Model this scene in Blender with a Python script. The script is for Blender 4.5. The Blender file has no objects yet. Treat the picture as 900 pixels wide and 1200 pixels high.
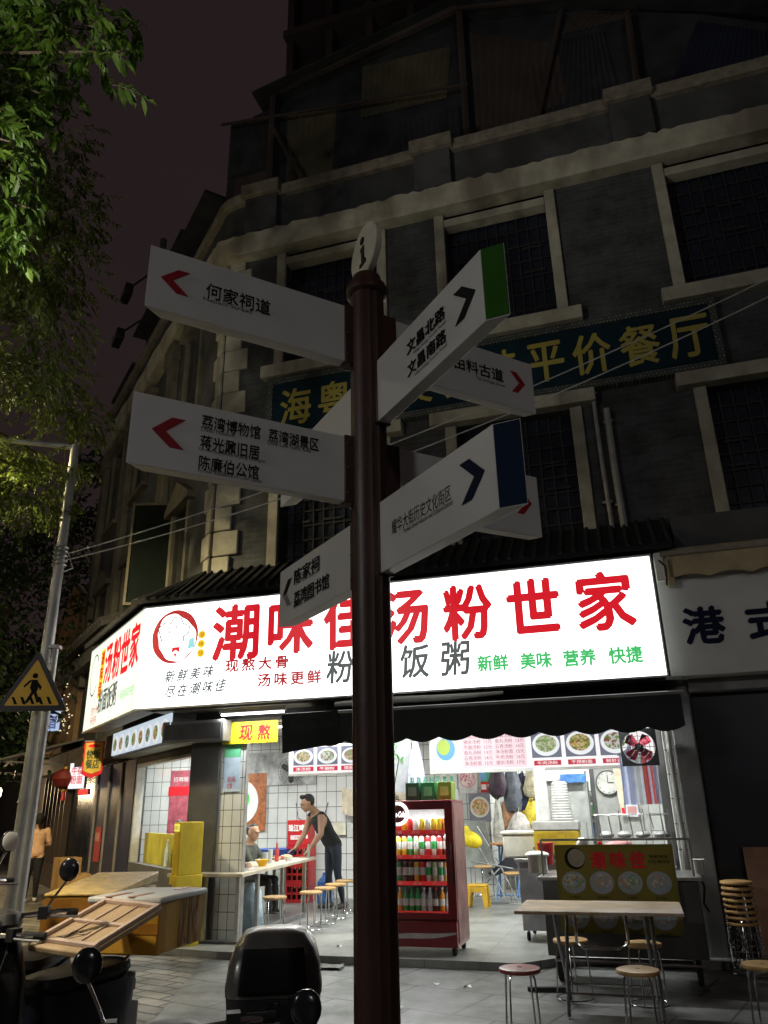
import bpy, bmesh, math, random
from mathutils import Vector, Matrix, Euler
random.seed(7)
PI = math.pi; R = math.radians
scene = bpy.context.scene
C = scene.collection

# ------------------------------------------------------------------ camera, night sky, exposure
CAM_H = 1.6
cam_d = bpy.data.cameras.new('camera'); cam = bpy.data.objects.new('camera', cam_d); C.objects.link(cam)
cam_d.sensor_fit = 'HORIZONTAL'; cam_d.sensor_width = 36.0; cam_d.lens = 35.8
cam_d.clip_start = 0.05; cam_d.clip_end = 600
cam.matrix_world = Matrix.Translation((0, 0, CAM_H)) @ Matrix.Rotation(PI/2 + R(21.1), 4, 'X') @ Matrix.Rotation(R(-1.23), 4, 'Z')
scene.camera = cam

world = bpy.data.worlds.new('World'); scene.world = world; world.use_nodes = True
wn = world.node_tree; wn.nodes.clear()
wo = wn.nodes.new('ShaderNodeOutputWorld'); wb = wn.nodes.new('ShaderNodeBackground')
wb.inputs['Strength'].default_value = 1.0
tc = wn.nodes.new('ShaderNodeTexCoord'); nz = wn.nodes.new('ShaderNodeTexNoise'); nz.inputs['Scale'].default_value = 1.6
nz.inputs['Detail'].default_value = 4
cr = wn.nodes.new('ShaderNodeValToRGB')
cr.color_ramp.elements[0].position = 0.3; cr.color_ramp.elements[0].color = (0.0155, 0.0105, 0.0105, 1)
cr.color_ramp.elements[1].position = 0.75; cr.color_ramp.elements[1].color = (0.0215, 0.0138, 0.0138, 1)
wn.links.new(tc.outputs['Generated'], nz.inputs['Vector']); wn.links.new(nz.outputs['Fac'], cr.inputs['Fac'])
wn.links.new(cr.outputs['Color'], wb.inputs['Color']); wn.links.new(wb.outputs['Background'], wo.inputs['Surface'])

scene.view_settings.view_transform = 'Standard'; scene.view_settings.look = 'None'
scene.view_settings.exposure = 0.0; scene.view_settings.gamma = 1.0
scene.view_settings.use_curve_mapping = False
scene.render.engine = 'CYCLES'
cy = scene.cycles
cy.use_denoising = True
try: cy.denoiser = 'OPENIMAGEDENOISE'
except Exception: pass
cy.max_bounces = 6; cy.diffuse_bounces = 3; cy.glossy_bounces = 3; cy.transmission_bounces = 4; cy.transparent_max_bounces = 8
cy.sample_clamp_indirect = 4.0; cy.caustics_reflective = False; cy.caustics_refractive = False
cy.use_light_tree = True

# ------------------------------------------------------------------ frames: the shop front and the side street
TH = R(17)
A = Vector((-2.2, 10.84, 0))
U = Vector((math.cos(TH), -math.sin(TH), 0)); V = Vector((math.sin(TH), math.cos(TH), 0))
def W(s, d, z=0): return A + U*s + V*d + Vector((0, 0, z))
RF = -TH                                   # local x along the shop front, local y into the building
RS = R(-58.5)                              # local x towards the corner, local y into the building
WS = Vector((-math.sin(R(31.5)), math.cos(R(31.5)), 0)); NS = Vector((-WS.y, WS.x, 0))
S1 = W(-0.45, 0)
def WSD(t, off, z=0): return S1 + WS*t + NS*off + Vector((0, 0, z))   # t along the side street, off out of its wall
FLOOR = 0.08

# ------------------------------------------------------------------ materials
def nd(nt, t, **kw):
    n = nt.nodes.new(t)
    for k, v in kw.items(): setattr(n, k, v)
    return n
_m = {}
def pm(name, col, rough=0.6, metal=0.0, var=0.25, scale=6.0, bump=0.1, bscale=None, spec=0.4, trans=0.0, alpha=1.0, stain=None, coat=0.0):
    if name in _m: return _m[name]
    m = bpy.data.materials.new(name); m.use_nodes = True; nt = m.node_tree
    b = nt.nodes['Principled BSDF']; L = nt.links.new
    t = nd(nt, 'ShaderNodeTexCoord'); n = nd(nt, 'ShaderNodeTexNoise')
    n.inputs['Scale'].default_value = scale; n.inputs['Detail'].default_value = 6; n.inputs['Roughness'].default_value = 0.6
    L(t.outputs['Object'], n.inputs['Vector'])
    r = nd(nt, 'ShaderNodeValToRGB')
    lo = tuple(max(0, c*(1-var)) for c in col); hi = tuple(min(1, c*(1+var*0.7)) for c in col)
    r.color_ramp.elements[0].position = 0.3; r.color_ramp.elements[1].position = 0.7
    r.color_ramp.elements[0].color = (*lo, 1); r.color_ramp.elements[1].color = (*hi, 1)
    L(n.outputs['Fac'], r.inputs['Fac']); last = r.outputs['Color']
    if stain:
        n2 = nd(nt, 'ShaderNodeTexNoise'); n2.inputs['Scale'].default_value = scale*0.3; n2.inputs['Detail'].default_value = 8
        mp = nd(nt, 'ShaderNodeMapping'); mp.inputs['Scale'].default_value = (1.6, 1.6, 0.35)
        L(t.outputs['Object'], mp.inputs['Vector']); L(mp.outputs['Vector'], n2.inputs['Vector'])
        r2 = nd(nt, 'ShaderNodeValToRGB'); r2.color_ramp.elements[0].position = 0.52; r2.color_ramp.elements[1].position = 0.68
        L(n2.outputs['Fac'], r2.inputs['Fac'])
        mx = nd(nt, 'ShaderNodeMixRGB'); mx.inputs['Color2'].default_value = (*stain, 1)
        L(r2.outputs['Color'], mx.inputs['Fac']); L(last, mx.inputs['Color1']); last = mx.outputs['Color']
    L(last, b.inputs['Base Color'])
    rr = nd(nt, 'ShaderNodeMapRange'); rr.inputs['To Min'].default_value = max(0.03, rough-0.1); rr.inputs['To Max'].default_value = min(1, rough+0.12)
    L(n.outputs['Fac'], rr.inputs['Value']); L(rr.outputs['Result'], b.inputs['Roughness'])
    b.inputs['Metallic'].default_value = metal
    b.inputs['Specular IOR Level'].default_value = spec
    b.inputs['Transmission Weight'].default_value = trans; b.inputs['Alpha'].default_value = alpha
    b.inputs['Coat Weight'].default_value = coat; b.inputs['Coat Roughness'].default_value = .15
    if bump:
        n3 = nd(nt, 'ShaderNodeTexNoise'); n3.inputs['Scale'].default_value = bscale or scale*6; n3.inputs['Detail'].default_value = 5
        L(t.outputs['Object'], n3.inputs['Vector'])
        bp = nd(nt, 'ShaderNodeBump'); bp.inputs['Strength'].default_value = bump; bp.inputs['Distance'].default_value = 0.02
        L(n3.outputs['Fac'], bp.inputs['Height']); L(bp.outputs['Normal'], b.inputs['Normal'])
    _m[name] = m
    return m
def em(name, col, strength, base=None):
    if name in _m: return _m[name]
    m = bpy.data.materials.new(name); m.use_nodes = True; nt = m.node_tree
    b = nt.nodes['Principled BSDF']; L = nt.links.new
    b.inputs['Base Color'].default_value = (*(base or [min(.8, c*.22) for c in col]), 1); b.inputs['Roughness'].default_value = 0.35
    t = nd(nt, 'ShaderNodeTexCoord'); n = nd(nt, 'ShaderNodeTexNoise'); n.inputs['Scale'].default_value = 3
    L(t.outputs['Object'], n.inputs['Vector'])
    mr = nd(nt, 'ShaderNodeMapRange'); mr.inputs['To Min'].default_value = strength*0.94; mr.inputs['To Max'].default_value = strength*1.06
    L(n.outputs['Fac'], mr.inputs['Value']); L(mr.outputs['Result'], b.inputs['Emission Strength'])
    b.inputs['Emission Color'].default_value = (*col, 1)
    _m[name] = m; return m
def tile(name, c1, c2, mortar, bw, rh, ms=0.006, plane='xz', offset=0.0, rough=0.25, rot=0.0, bump=0.4, dirt=0.25, freq=2):
    if name in _m: return _m[name]
    m = bpy.data.materials.new(name); m.use_nodes = True; nt = m.node_tree; L = nt.links.new
    b = nt.nodes['Principled BSDF']; t = nd(nt, 'ShaderNodeTexCoord')
    sp = nd(nt, 'ShaderNodeSeparateXYZ'); cb = nd(nt, 'ShaderNodeCombineXYZ')
    L(t.outputs['Object'], sp.inputs[0])
    L(sp.outputs['XYZ'.index(plane[0].upper())], cb.inputs[0]); L(sp.outputs['XYZ'.index(plane[1].upper())], cb.inputs[1])
    mp = nd(nt, 'ShaderNodeMapping'); mp.inputs['Rotation'].default_value = (0, 0, rot); L(cb.outputs[0], mp.inputs['Vector'])
    k = nd(nt, 'ShaderNodeTexBrick'); k.offset = offset; k.offset_frequency = freq
    k.inputs['Scale'].default_value = 1; k.inputs['Brick Width'].default_value = bw; k.inputs['Row Height'].default_value = rh
    k.inputs['Mortar Size'].default_value = ms; k.inputs['Color1'].default_value = (*c1, 1); k.inputs['Color2'].default_value = (*c2, 1)
    k.inputs['Mortar'].default_value = (*mortar, 1); k.inputs['Mortar Smooth'].default_value = 0.2
    L(mp.outputs[0], k.inputs['Vector'])
    n = nd(nt, 'ShaderNodeTexNoise'); n.inputs['Scale'].default_value = 1.7; n.inputs['Detail'].default_value = 9; n.inputs['Roughness'].default_value = .65
    L(t.outputs['Object'], n.inputs['Vector'])
    r = nd(nt, 'ShaderNodeValToRGB'); r.color_ramp.elements[0].position = .35; r.color_ramp.elements[1].position = .65
    r.color_ramp.elements[0].color = (1-dirt*1.6, 1-dirt*1.6, 1-dirt*1.7, 1); r.color_ramp.elements[1].color = (1, 1, 1, 1)
    L(n.outputs['Fac'], r.inputs['Fac'])
    mx = nd(nt, 'ShaderNodeMixRGB', blend_type='MULTIPLY'); mx.inputs['Fac'].default_value = 1
    L(k.outputs['Color'], mx.inputs['Color1']); L(r.outputs['Color'], mx.inputs['Color2']); L(mx.outputs['Color'], b.inputs['Base Color'])
    mr = nd(nt, 'ShaderNodeMapRange'); mr.inputs['To Min'].default_value = rough+.18; mr.inputs['To Max'].default_value = max(.05, rough-.08)
    L(n.outputs['Fac'], mr.inputs['Value']); L(mr.outputs['Result'], b.inputs['Roughness'])
    bp = nd(nt, 'ShaderNodeBump'); bp.inputs['Strength'].default_value = bump; bp.inputs['Distance'].default_value = .008; bp.invert = True
    L(k.outputs['Fac'], bp.inputs['Height']); L(bp.outputs['Normal'], b.inputs['Normal'])
    _m[name] = m; return m
def leafmat(name, cols, trans=0.35):
    m = bpy.data.materials.new(name); m.use_nodes = True; nt = m.node_tree; L = nt.links.new
    b = nt.nodes['Principled BSDF']; g = nd(nt, 'ShaderNodeNewGeometry'); r = nd(nt, 'ShaderNodeValToRGB')
    r.color_ramp.elements[0].color = (*cols[0], 1); r.color_ramp.elements[1].color = (*cols[-1], 1)
    for i, c in enumerate(cols[1:-1]):
        e = r.color_ramp.elements.new((i+1)/(len(cols)-1)); e.color = (*c, 1)
    L(g.outputs['Random Per Island'], r.inputs['Fac']); L(r.outputs['Color'], b.inputs['Base Color'])
    b.inputs['Roughness'].default_value = 0.42; b.inputs['Specular IOR Level'].default_value = 0.45
    tr = nd(nt, 'ShaderNodeBsdfTranslucent'); L(r.outputs['Color'], tr.inputs['Color'])
    mix = nd(nt, 'ShaderNodeMixShader'); mix.inputs['Fac'].default_value = trans
    L(b.outputs[0], mix.inputs[1]); L(tr.outputs[0], mix.inputs[2]); L(mix.outputs[0], nt.nodes['Material Output'].inputs['Surface'])
    return m
def food(name, cols, scale=26, emis=0.0):
    if name in _m: return _m[name]
    m = bpy.data.materials.new(name); m.use_nodes = True; nt = m.node_tree; L = nt.links.new
    b = nt.nodes['Principled BSDF']; t = nd(nt, 'ShaderNodeTexCoord'); v = nd(nt, 'ShaderNodeTexVoronoi'); v.inputs['Scale'].default_value = scale
    L(t.outputs['Object'], v.inputs['Vector'])
    sp = nd(nt, 'ShaderNodeSeparateColor'); L(v.outputs['Color'], sp.inputs[0])
    r = nd(nt, 'ShaderNodeValToRGB'); r.color_ramp.interpolation = 'CONSTANT'
    r.color_ramp.elements[0].color = (*cols[0], 1); r.color_ramp.elements[1].color = (*cols[-1], 1); r.color_ramp.elements[1].position = (len(cols)-1)/len(cols)
    for i, c in enumerate(cols[1:-1]):
        e = r.color_ramp.elements.new((i+1)/len(cols)); e.color = (*c, 1)
    L(sp.outputs[0], r.inputs['Fac']); b.inputs['Roughness'].default_value = .5
    if emis: b.inputs['Base Color'].default_value = (.05, .05, .05, 1)
    else: L(r.outputs['Color'], b.inputs['Base Color'])
    if emis: L(r.outputs['Color'], b.inputs['Emission Color']); b.inputs['Emission Strength'].default_value = emis
    _m[name] = m; return m
def glass(name, col=(1, 1, 1), rough=0.02, ior=1.45, mixt=0.85):
    if name in _m: return _m[name]
    m = bpy.data.materials.new(name); m.use_nodes = True; nt = m.node_tree; L = nt.links.new
    nt.nodes.remove(nt.nodes['Principled BSDF'])
    g = nd(nt, 'ShaderNodeBsdfGlossy'); g.inputs['Roughness'].default_value = rough
    t = nd(nt, 'ShaderNodeBsdfTransparent'); t.inputs['Color'].default_value = (*col, 1)
    f = nd(nt, 'ShaderNodeLayerWeight'); pw = nd(nt, 'ShaderNodeMath', operation='POWER'); pw.inputs[1].default_value = 4.5; L(f.outputs['Facing'], pw.inputs[0])
    mr = nd(nt, 'ShaderNodeMath', operation='MULTIPLY_ADD'); mr.inputs[1].default_value = mixt*.7; mr.inputs[2].default_value = .045
    L(pw.outputs[0], mr.inputs[0])
    mix = nd(nt, 'ShaderNodeMixShader'); L(mr.outputs[0], mix.inputs['Fac']); L(t.outputs[0], mix.inputs[1]); L(g.outputs[0], mix.inputs[2])
    L(mix.outputs[0], nt.nodes['Material Output'].inputs['Surface'])
    _m[name] = m; return m

# ------------------------------------------------------------------ mesh builder
class MB:
    def __init__(s): s.v = []; s.f = []; s.mi = []; s.xf = None; s.cur = 0
    def add(s, vs, fs):
        o = len(s.v)
        for p in vs:
            p = Vector(p)
            s.v.append(s.xf @ p if s.xf else p)
        for f in fs: s.f.append([o+i for i in f]); s.mi.append(s.cur)
        return s
    def box(s, x0, x1, y0, y1, z0, z1):
        return s.add([(x0,y0,z0),(x1,y0,z0),(x1,y1,z0),(x0,y1,z0),(x0,y0,z1),(x1,y0,z1),(x1,y1,z1),(x0,y1,z1)],
            [(0,3,2,1),(4,5,6,7),(0,1,5,4),(1,2,6,5),(2,3,7,6),(3,0,4,7)])
    def hexa(s, b, t):   # bottom 4, top 4 (counter-clockwise from above)
        return s.add(list(b)+list(t), [(0,3,2,1),(4,5,6,7),(0,1,5,4),(1,2,6,5),(2,3,7,6),(3,0,4,7)])
    def loft(s, rings, cap=True, closed=True):
        n = len(rings[0]); vs = [p for r in rings for p in r]; fs = []
        for i in range(len(rings)-1):
            for j in range(n if closed else n-1):
                k = (j+1) % n
                fs.append((i*n+j, i*n+k, (i+1)*n+k, (i+1)*n+j))
        if cap and closed:
            fs.append(tuple(range(n-1, -1, -1))); fs.append(tuple((len(rings)-1)*n+j for j in range(n)))
        return s.add(vs, fs)
    def tube(s, path, r, n=8, cap=True, flat=1.0):
        P = [Vector(p) for p in path]; rs = r if isinstance(r, (list, tuple)) else [r]*len(P)
        rings = []; up = None
        for i, p in enumerate(P):
            d = (P[min(i+1, len(P)-1)] - P[max(i-1, 0)]).normalized()
            if up is None:
                up = Vector((0, 0, 1)) if abs(d.z) < .9 else Vector((1, 0, 0))
            a = d.cross(up)
            if a.length < 1e-5: a = d.cross(Vector((0, 1, 0)))
            a.normalize(); b = a.cross(d).normalized(); up = b
            rings.append([p + a*math.cos(2*PI*k/n)*rs[i] + b*math.sin(2*PI*k/n)*rs[i]*flat for k in range(n)])
        return s.loft(rings, cap)
    def ring(s, c, rad, r, n=24, m=6, axis='z', rz=None):
        c = Vector(c); vs = []; fs = []
        for i in range(n):
            a = 2*PI*i/n
            for j in range(m):
                b = 2*PI*j/m; q = rad + r*math.cos(b); h = r*math.sin(b)
                x, y, z = q*math.cos(a), q*math.sin(a), h
                if axis == 'y': x, y, z = x, h, y
                elif axis == 'x': x, y, z = h, x, y
                if rz is not None: x, y = x*math.cos(rz)-y*math.sin(rz), x*math.sin(rz)+y*math.cos(rz)
                vs.append(c + Vector((x, y, z)))
        for i in range(n):
            for j in range(m):
                fs.append((i*m+j, ((i+1) % n)*m+j, ((i+1) % n)*m+(j+1) % m, i*m+(j+1) % m))
        return s.add(vs, fs)
    def lathe(s, prof, c=(0, 0, 0), n=20, axis='z', cap=True):
        c = Vector(c); rings = []
        for r, h in prof:
            rg = []
            for k in range(n):
                a = 2*PI*k/n; x, y = r*math.cos(a), r*math.sin(a)
                rg.append(c + (Vector((x, y, h)) if axis == 'z' else Vector((x, h, y)) if axis == 'y' else Vector((h, x, y))))
            rings.append(rg)
        return s.loft(rings, cap)
    def prism(s, poly, y0, y1):     # polygon in x-z, thickness along y
        n = len(poly)
        vs = [(x, y0, z) for x, z in poly] + [(x, y1, z) for x, z in poly]
        fs = [tuple(range(n)), tuple(range(2*n-1, n-1, -1))] + [(i, i+n, (i+1) % n + n, (i+1) % n) for i in range(n)]
        return s.add(vs, fs)
    def ell(s, c, r, n=14, m=9, rot=None):
        c = Vector(c); rings = []
        rt = rot.to_matrix() if rot else None
        for i in range(1, m):
            p = PI*i/m - PI/2
            rg = []
            for k in range(n):
                a = 2*PI*k/n
                q = Vector((r[0]*math.cos(p)*math.cos(a), r[1]*math.cos(p)*math.sin(a), r[2]*math.sin(p)))
                rg.append(c + (rt @ q if rt else q))
            rings.append(rg)
        return s.loft(rings)
    def rbox(s, c, h, n=5, k=3.2):    # super-ellipsoid box, soft edges
        c = Vector(c); rings = []
        sg = lambda x, e: math.copysign(abs(x)**e, x)
        e = 2/k; M_, N_ = 12, 24
        for i in range(1, M_):
            p = PI*i/M_ - PI/2
            rings.append([c + Vector((h[0]*sg(math.cos(p), e)*sg(math.cos(2*PI*j/N_), e), h[1]*sg(math.cos(p), e)*sg(math.sin(2*PI*j/N_), e), h[2]*sg(math.sin(p), e))) for j in range(N_)])
        return s.loft(rings)
    def grid(s, f, nu, nv):
        vs = [f(i/nu, j/nv) for j in range(nv+1) for i in range(nu+1)]
        fs = [(j*(nu+1)+i, j*(nu+1)+i+1, (j+1)*(nu+1)+i+1, (j+1)*(nu+1)+i) for j in range(nv) for i in range(nu)]
        return s.add(vs, fs)
    def build(s, name, mat, parent=None, loc=None, rot=None, smooth=35, bevel=0, solid=0):
        me = bpy.data.meshes.new(name); me.from_pydata([tuple(v) for v in s.v], [], s.f); me.update()
        mats = mat if isinstance(mat, (list, tuple)) else [mat]
        for m in mats: me.materials.append(m)
        if len(mats) > 1:
            for p, i in zip(me.polygons, s.mi): p.material_index = i
        bm = bmesh.new(); bm.from_mesh(me); bmesh.ops.recalc_face_normals(bm, faces=bm.faces); bm.to_mesh(me); bm.free()
        if smooth:
            for p in me.polygons: p.use_smooth = True
            me.set_sharp_from_angle(angle=R(smooth))
        o = bpy.data.objects.new(name, me); C.objects.link(o)
        if parent: o.parent = parent
        if loc is not None: o.location = loc
        if rot is not None: o.rotation_euler = rot
        if solid:
            md = o.modifiers.new('solid', 'SOLIDIFY'); md.thickness = solid; md.offset = 0
        if bevel:
            md = o.modifiers.new('bevel', 'BEVEL'); md.width = bevel; md.segments = 2; md.limit_method = 'ANGLE'; md.angle_limit = R(40)
        return o
def tag(o, label, cat, group=None):
    o['label'] = label; o['category'] = cat
    if group: o['group'] = group
    return o
def struct(o): o['kind'] = 'structure'; return o
def thing(name, label, cat, loc=(0, 0, 0), rz=0.0, group=None):
    o = bpy.data.objects.new(name, None); C.objects.link(o); o.empty_display_size = .1
    o.location = loc; o.rotation_euler = (0, 0, rz)
    return tag(o, label, cat, group)
def F(name, label, cat, s, d, z=0, rz=0.0, group=None): return thing(name, label, cat, W(s, d, z), RF+rz, group)
def S(name, label, cat, t, off, z=0, rz=0.0, group=None): return thing(name, label, cat, WSD(t, off, z), RS+rz, group)
def dup(root, loc=None, rz=None, label=None, group=None):
    r = root.copy(); C.objects.link(r)
    if loc is not None: r.location = loc
    if rz is not None: r.rotation_euler = (0, 0, rz)
    if label: r['label'] = label
    if group: r['group'] = group
    for ch in list(root.children):
        c = ch.copy(); C.objects.link(c); c.parent = r
        for g in list(ch.children):
            e = g.copy(); C.objects.link(e); e.parent = c
    return r
def text_mesh(body, w, h, bold=0.0, ext=0.0, space=1.0, shear=0.0, line=1.0):
    cu = bpy.data.curves.new('t', 'FONT'); cu.body = body; cu.size = 1; cu.offset = bold; cu.resolution_u = 2
    cu.space_character = space; cu.space_line = line; cu.shear = shear; cu.extrude = 0
    o = bpy.data.objects.new('t', cu); C.objects.link(o)
    dg = bpy.context.evaluated_depsgraph_get(); dg.update()
    me = bpy.data.meshes.new_from_object(o.evaluated_get(dg), depsgraph=dg)
    bpy.data.objects.remove(o); bpy.data.curves.remove(cu)
    if not me.vertices: return me
    xs = [v.co.x for v in me.vertices]; ys = [v.co.y for v in me.vertices]
    x0, x1, y0, y1 = min(xs), max(xs), min(ys), max(ys)
    sx = w/(x1-x0) if w else None; sy = h/(y1-y0) if h else sx
    if sx is None: sx = sy
    for v in me.vertices:
        v.co = Vector(((v.co.x-(x0+x1)/2)*sx, 0, (v.co.y-(y0+y1)/2)*sy))
    return me
def text(name, body, w, h, mat, parent, loc, rot=(0, 0, 0), bold=0.0, space=1.0, shear=0.0, line=1.0):
    me = text_mesh(body, w, h, 0.0, 0, space, shear, line); me.name = name
    me.materials.clear(); me.materials.append(mat)
    bm = bmesh.new(); bm.from_mesh(me)
    if bold:      # heavier strokes: shifted layers of the same glyphs, each a hair in front of the last
        src = list(bm.verts) + list(bm.edges) + list(bm.faces)
        for k, (dx, dz) in enumerate([(1, 0), (-1, 0), (0, 1), (0, -1), (.7, .7), (-.7, -.7)]):
            r = bmesh.ops.duplicate(bm, geom=src)
            for v in r['geom']:
                if isinstance(v, bmesh.types.BMVert): v.co += Vector((dx*bold, -.0005*(k+1), dz*bold))
    bm.to_mesh(me); bm.free()
    o = bpy.data.objects.new(name, me); C.objects.link(o); o.parent = parent
    o.location = loc; o.rotation_euler = rot
    return o
def wall_open(mb, x0, x1, z0, z1, y0, y1, holes):
    xs = sorted({x0, x1, *[a for h in holes for a in h[:2]]}); zs = sorted({z0, z1, *[a for h in holes for a in h[2:]]})
    xs = [x for x in xs if x0 <= x <= x1]; zs = [z for z in zs if z0 <= z <= z1]
    for j in range(len(zs)-1):
        i = 0
        while i < len(xs)-1:
            def hole(i): 
                mx = (xs[i]+xs[i+1])/2; mz = (zs[j]+zs[j+1])/2
                return any(h[0] < mx < h[1] and h[2] < mz < h[3] for h in holes)
            if hole(i): i += 1; continue
            k = i
            while k < len(xs)-1 and not hole(k): k += 1
            mb.box(xs[i], xs[k], y0, y1, zs[j], zs[j+1]); i = k
def disc_poly(cx, cz, rx, rz=None, n=28, a0=0): return [(cx+rx*math.cos(a0+2*PI*k/n), cz+(rz or rx)*math.sin(a0+2*PI*k/n)) for k in range(n)]
def area_light(name, loc, rot, sx, sy, power, col, parent=None):
    ld = bpy.data.lights.new(name, 'AREA'); ld.shape = 'RECTANGLE'; ld.size = sx; ld.size_y = sy; ld.energy = power; ld.color = col
    o = bpy.data.objects.new(name, ld); C.objects.link(o); o.location = loc; o.rotation_euler = rot
    if parent: o.parent = parent
    return o
def point_light(name, loc, power, col, rad=.12, parent=None, spot=None, rot=None):
    ld = bpy.data.lights.new(name, 'SPOT' if spot else 'POINT'); ld.energy = power; ld.color = col; ld.shadow_soft_size = rad
    if spot: ld.spot_size = R(spot); ld.spot_blend = .6
    o = bpy.data.objects.new(name, ld); C.objects.link(o); o.location = loc
    if rot: o.rotation_euler = rot
    if parent: o.parent = parent
    return o

# common materials
PLASTER = tile('grey_brick_wall', (.070, .075, .083), (.052, .057, .064), (.082, .086, .09), .26, .08, .010, 'xz', .5, .8, bump=.5, dirt=.42)
CREAM = pm('cream_stucco', (.34, .325, .265), .8, var=.3, scale=3, bump=.25, bscale=40, stain=(.16, .14, .11))
DARKWALL = pm('dark_stained_wall', (.06, .062, .066), .85, var=.5, scale=1.5, bump=.3, stain=(.03, .03, .03))
DARKGLASS = pm('dark_window_glass', (.012, .016, .028), .25, var=.4, scale=2, bump=.05, spec=.5)
LATTICE = pm('dark_lattice_wood', (.016, .016, .018), .6, bump=.1)
STEEL = pm('brushed_steel', (.5, .5, .5), .32, metal=.9, var=.2, scale=10, bump=.04)
STEELD = pm('dull_steel', (.30, .30, .31), .42, metal=.75, var=.3, scale=5, bump=.06)
CHROME = pm('chrome', (.62, .62, .62), .14, metal=1, var=.1, bump=.02)
BLACKP = pm('black_plastic', (.018, .018, .02), .42, var=.3, scale=14, bump=.08)
BLACKG = pm('gloss_black', (.012, .013, .018), .16, var=.2, scale=6, bump=.02, coat=.4)
RUBBER = pm('rubber', (.02, .02, .02), .8, var=.3, bump=.3)
WHITEP = pm('white_paint', (.72, .72, .70), .5, var=.12, scale=4, bump=.04, stain=(.5, .49, .46))
GREYM = pm('grey_metal_paint', (.20, .20, .20), .5, metal=.2, var=.3, scale=4, bump=.1, stain=(.1, .1, .1))
DGREY = pm('dark_grey_paint', (.075, .075, .078), .55, var=.3, scale=4, bump=.1)
WOODS = pm('stool_wood', (.46, .28, .11), .42, var=.35, scale=9, bump=.08)
KRAFT = pm('kraft_cardboard', (.42, .25, .10), .7, var=.25, scale=5, bump=.15, stain=(.3, .17, .06))
REDP = pm('red_plastic', (.50, .02, .025), .4, var=.2, bump=.05)
YELP = pm('yellow_paint', (.58, .42, .03), .5, var=.2, scale=4, bump=.06, stain=(.36, .24, .03))
WHITEC = pm('white_ceramic', (.8, .79, .76), .25, var=.05, bump=0)
RED_INK = pm('red_ink', (.62, .02, .03), .6, bump=0, var=.1, spec=.2)
BLACK_INK = pm('black_ink', (.010, .010, .012), .7, bump=0, var=.1, spec=.15)
NAVY_INK = pm('navy_ink', (.006, .010, .032), .7, bump=0, var=.1, spec=.15)
GREEN_INK = pm('green_ink', (.05, .42, .10), .5, bump=0, var=.1)
TILE_X = tile('white_wall_tile', (.72, .73, .71), (.67, .68, .67), (.10, .10, .10), .2, .27, .006, 'xz', bump=.2, dirt=.12)
TILE_Y = tile('white_wall_tile_side', (.72, .73, .71), (.67, .68, .67), (.10, .10, .10), .2, .27, .006, 'yz', bump=.2, dirt=.12)
TILE_COL = tile('column_tile', (.70, .72, .72), (.66, .68, .69), (.09, .09, .10), .128, .2, .005, 'xz', bump=.2, dirt=.12)
# ------------------------------------------------------------------ ground
PAVE = tile('pavement_slabs', (.22, .22, .22), (.175, .175, .177), (.045, .045, .045), .8, .8, .012, 'xy', .5, .45, rot=R(33), bump=.3, dirt=.46)
BRICKS = tile('pavement_bricks', (.25, .23, .20), (.19, .175, .155), (.035, .032, .03), .40, .20, .016, 'xy', .5, .6, rot=R(33), bump=.8, dirt=.42)
FLOORT = tile('shop_floor_tile', (.30, .305, .30), (.27, .275, .27), (.16, .16, .16), .6, .6, .006, 'xy', 0, .32, rot=TH, bump=.1, dirt=.3)
ASPH = pm('asphalt', (.05, .05, .052), .8, bump=.4, scale=3)
struct(MB().add([(-250, -250, 0), (250, -250, 0), (250, 250, 0), (-250, 250, 0)], [(0, 1, 2, 3)]).build('ground', PAVE, smooth=0))
bp = [W(-6, -9.5, .004), W(1.55, -9.5, .004), W(1.2, -3.2, .004), W(.25, -.75, .004), WSD(1.2, .5, .004), WSD(14, .6, .004), WSD(14, 5, .004)]
struct(MB().add(bp, [tuple(range(len(bp)))]).build('brick_pavement', BRICKS, smooth=0))
rd = [Vector((-40, -30, .008)), W(-9, -12, .008), WSD(10, 6.2, .008), WSD(60, 6.2, .008), WSD(60, 16, .008), Vector((-60, -30, .008))]
struct(MB().add(rd, [tuple(range(len(rd)))]).build('road', ASPH, smooth=0))
fl = MB(); pts = [W(-.7, -.55), W(.4, -.72), W(3.9, -.78), W(4.3, -.35), W(6.1, -.3), W(6.1, 6.9), W(-5.3, 6.9), W(-5.3, 4.6), W(-.6, .1)]
n = len(pts); fl.add([p + Vector((0, 0, .002)) for p in pts] + [p + Vector((0, 0, FLOOR)) for p in pts], [tuple(range(n, 2*n))] + [(i, (i+1) % n, (i+1) % n+n, i+n) for i in range(n)])
struct(fl.build('shop_floor', FLOORT, smooth=0))

# ------------------------------------------------------------------ the corner building
bld = F('corner_building', 'old grey corner building with a cream cornice and dark rooftop shed above the noodle shop', 'building', 0, 0)
WZ = [(.66, 2.28), (3.42, 5.02), (6.78, 8.42), (10.1, 11.7), (13.4, 15.0)]
ZU = (8.25, 10.62); ZL = (4.85, 6.68)
mb = MB(); holes = [(a, b, *ZU) for a, b in WZ] + [(a, b, *ZL) for a, b in WZ]
wall_open(mb, -.45, 17, 2.92, 10.6, 0, .3, holes)
mb.build('front_wall', PLASTER, bld, smooth=0)
corr = []
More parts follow.
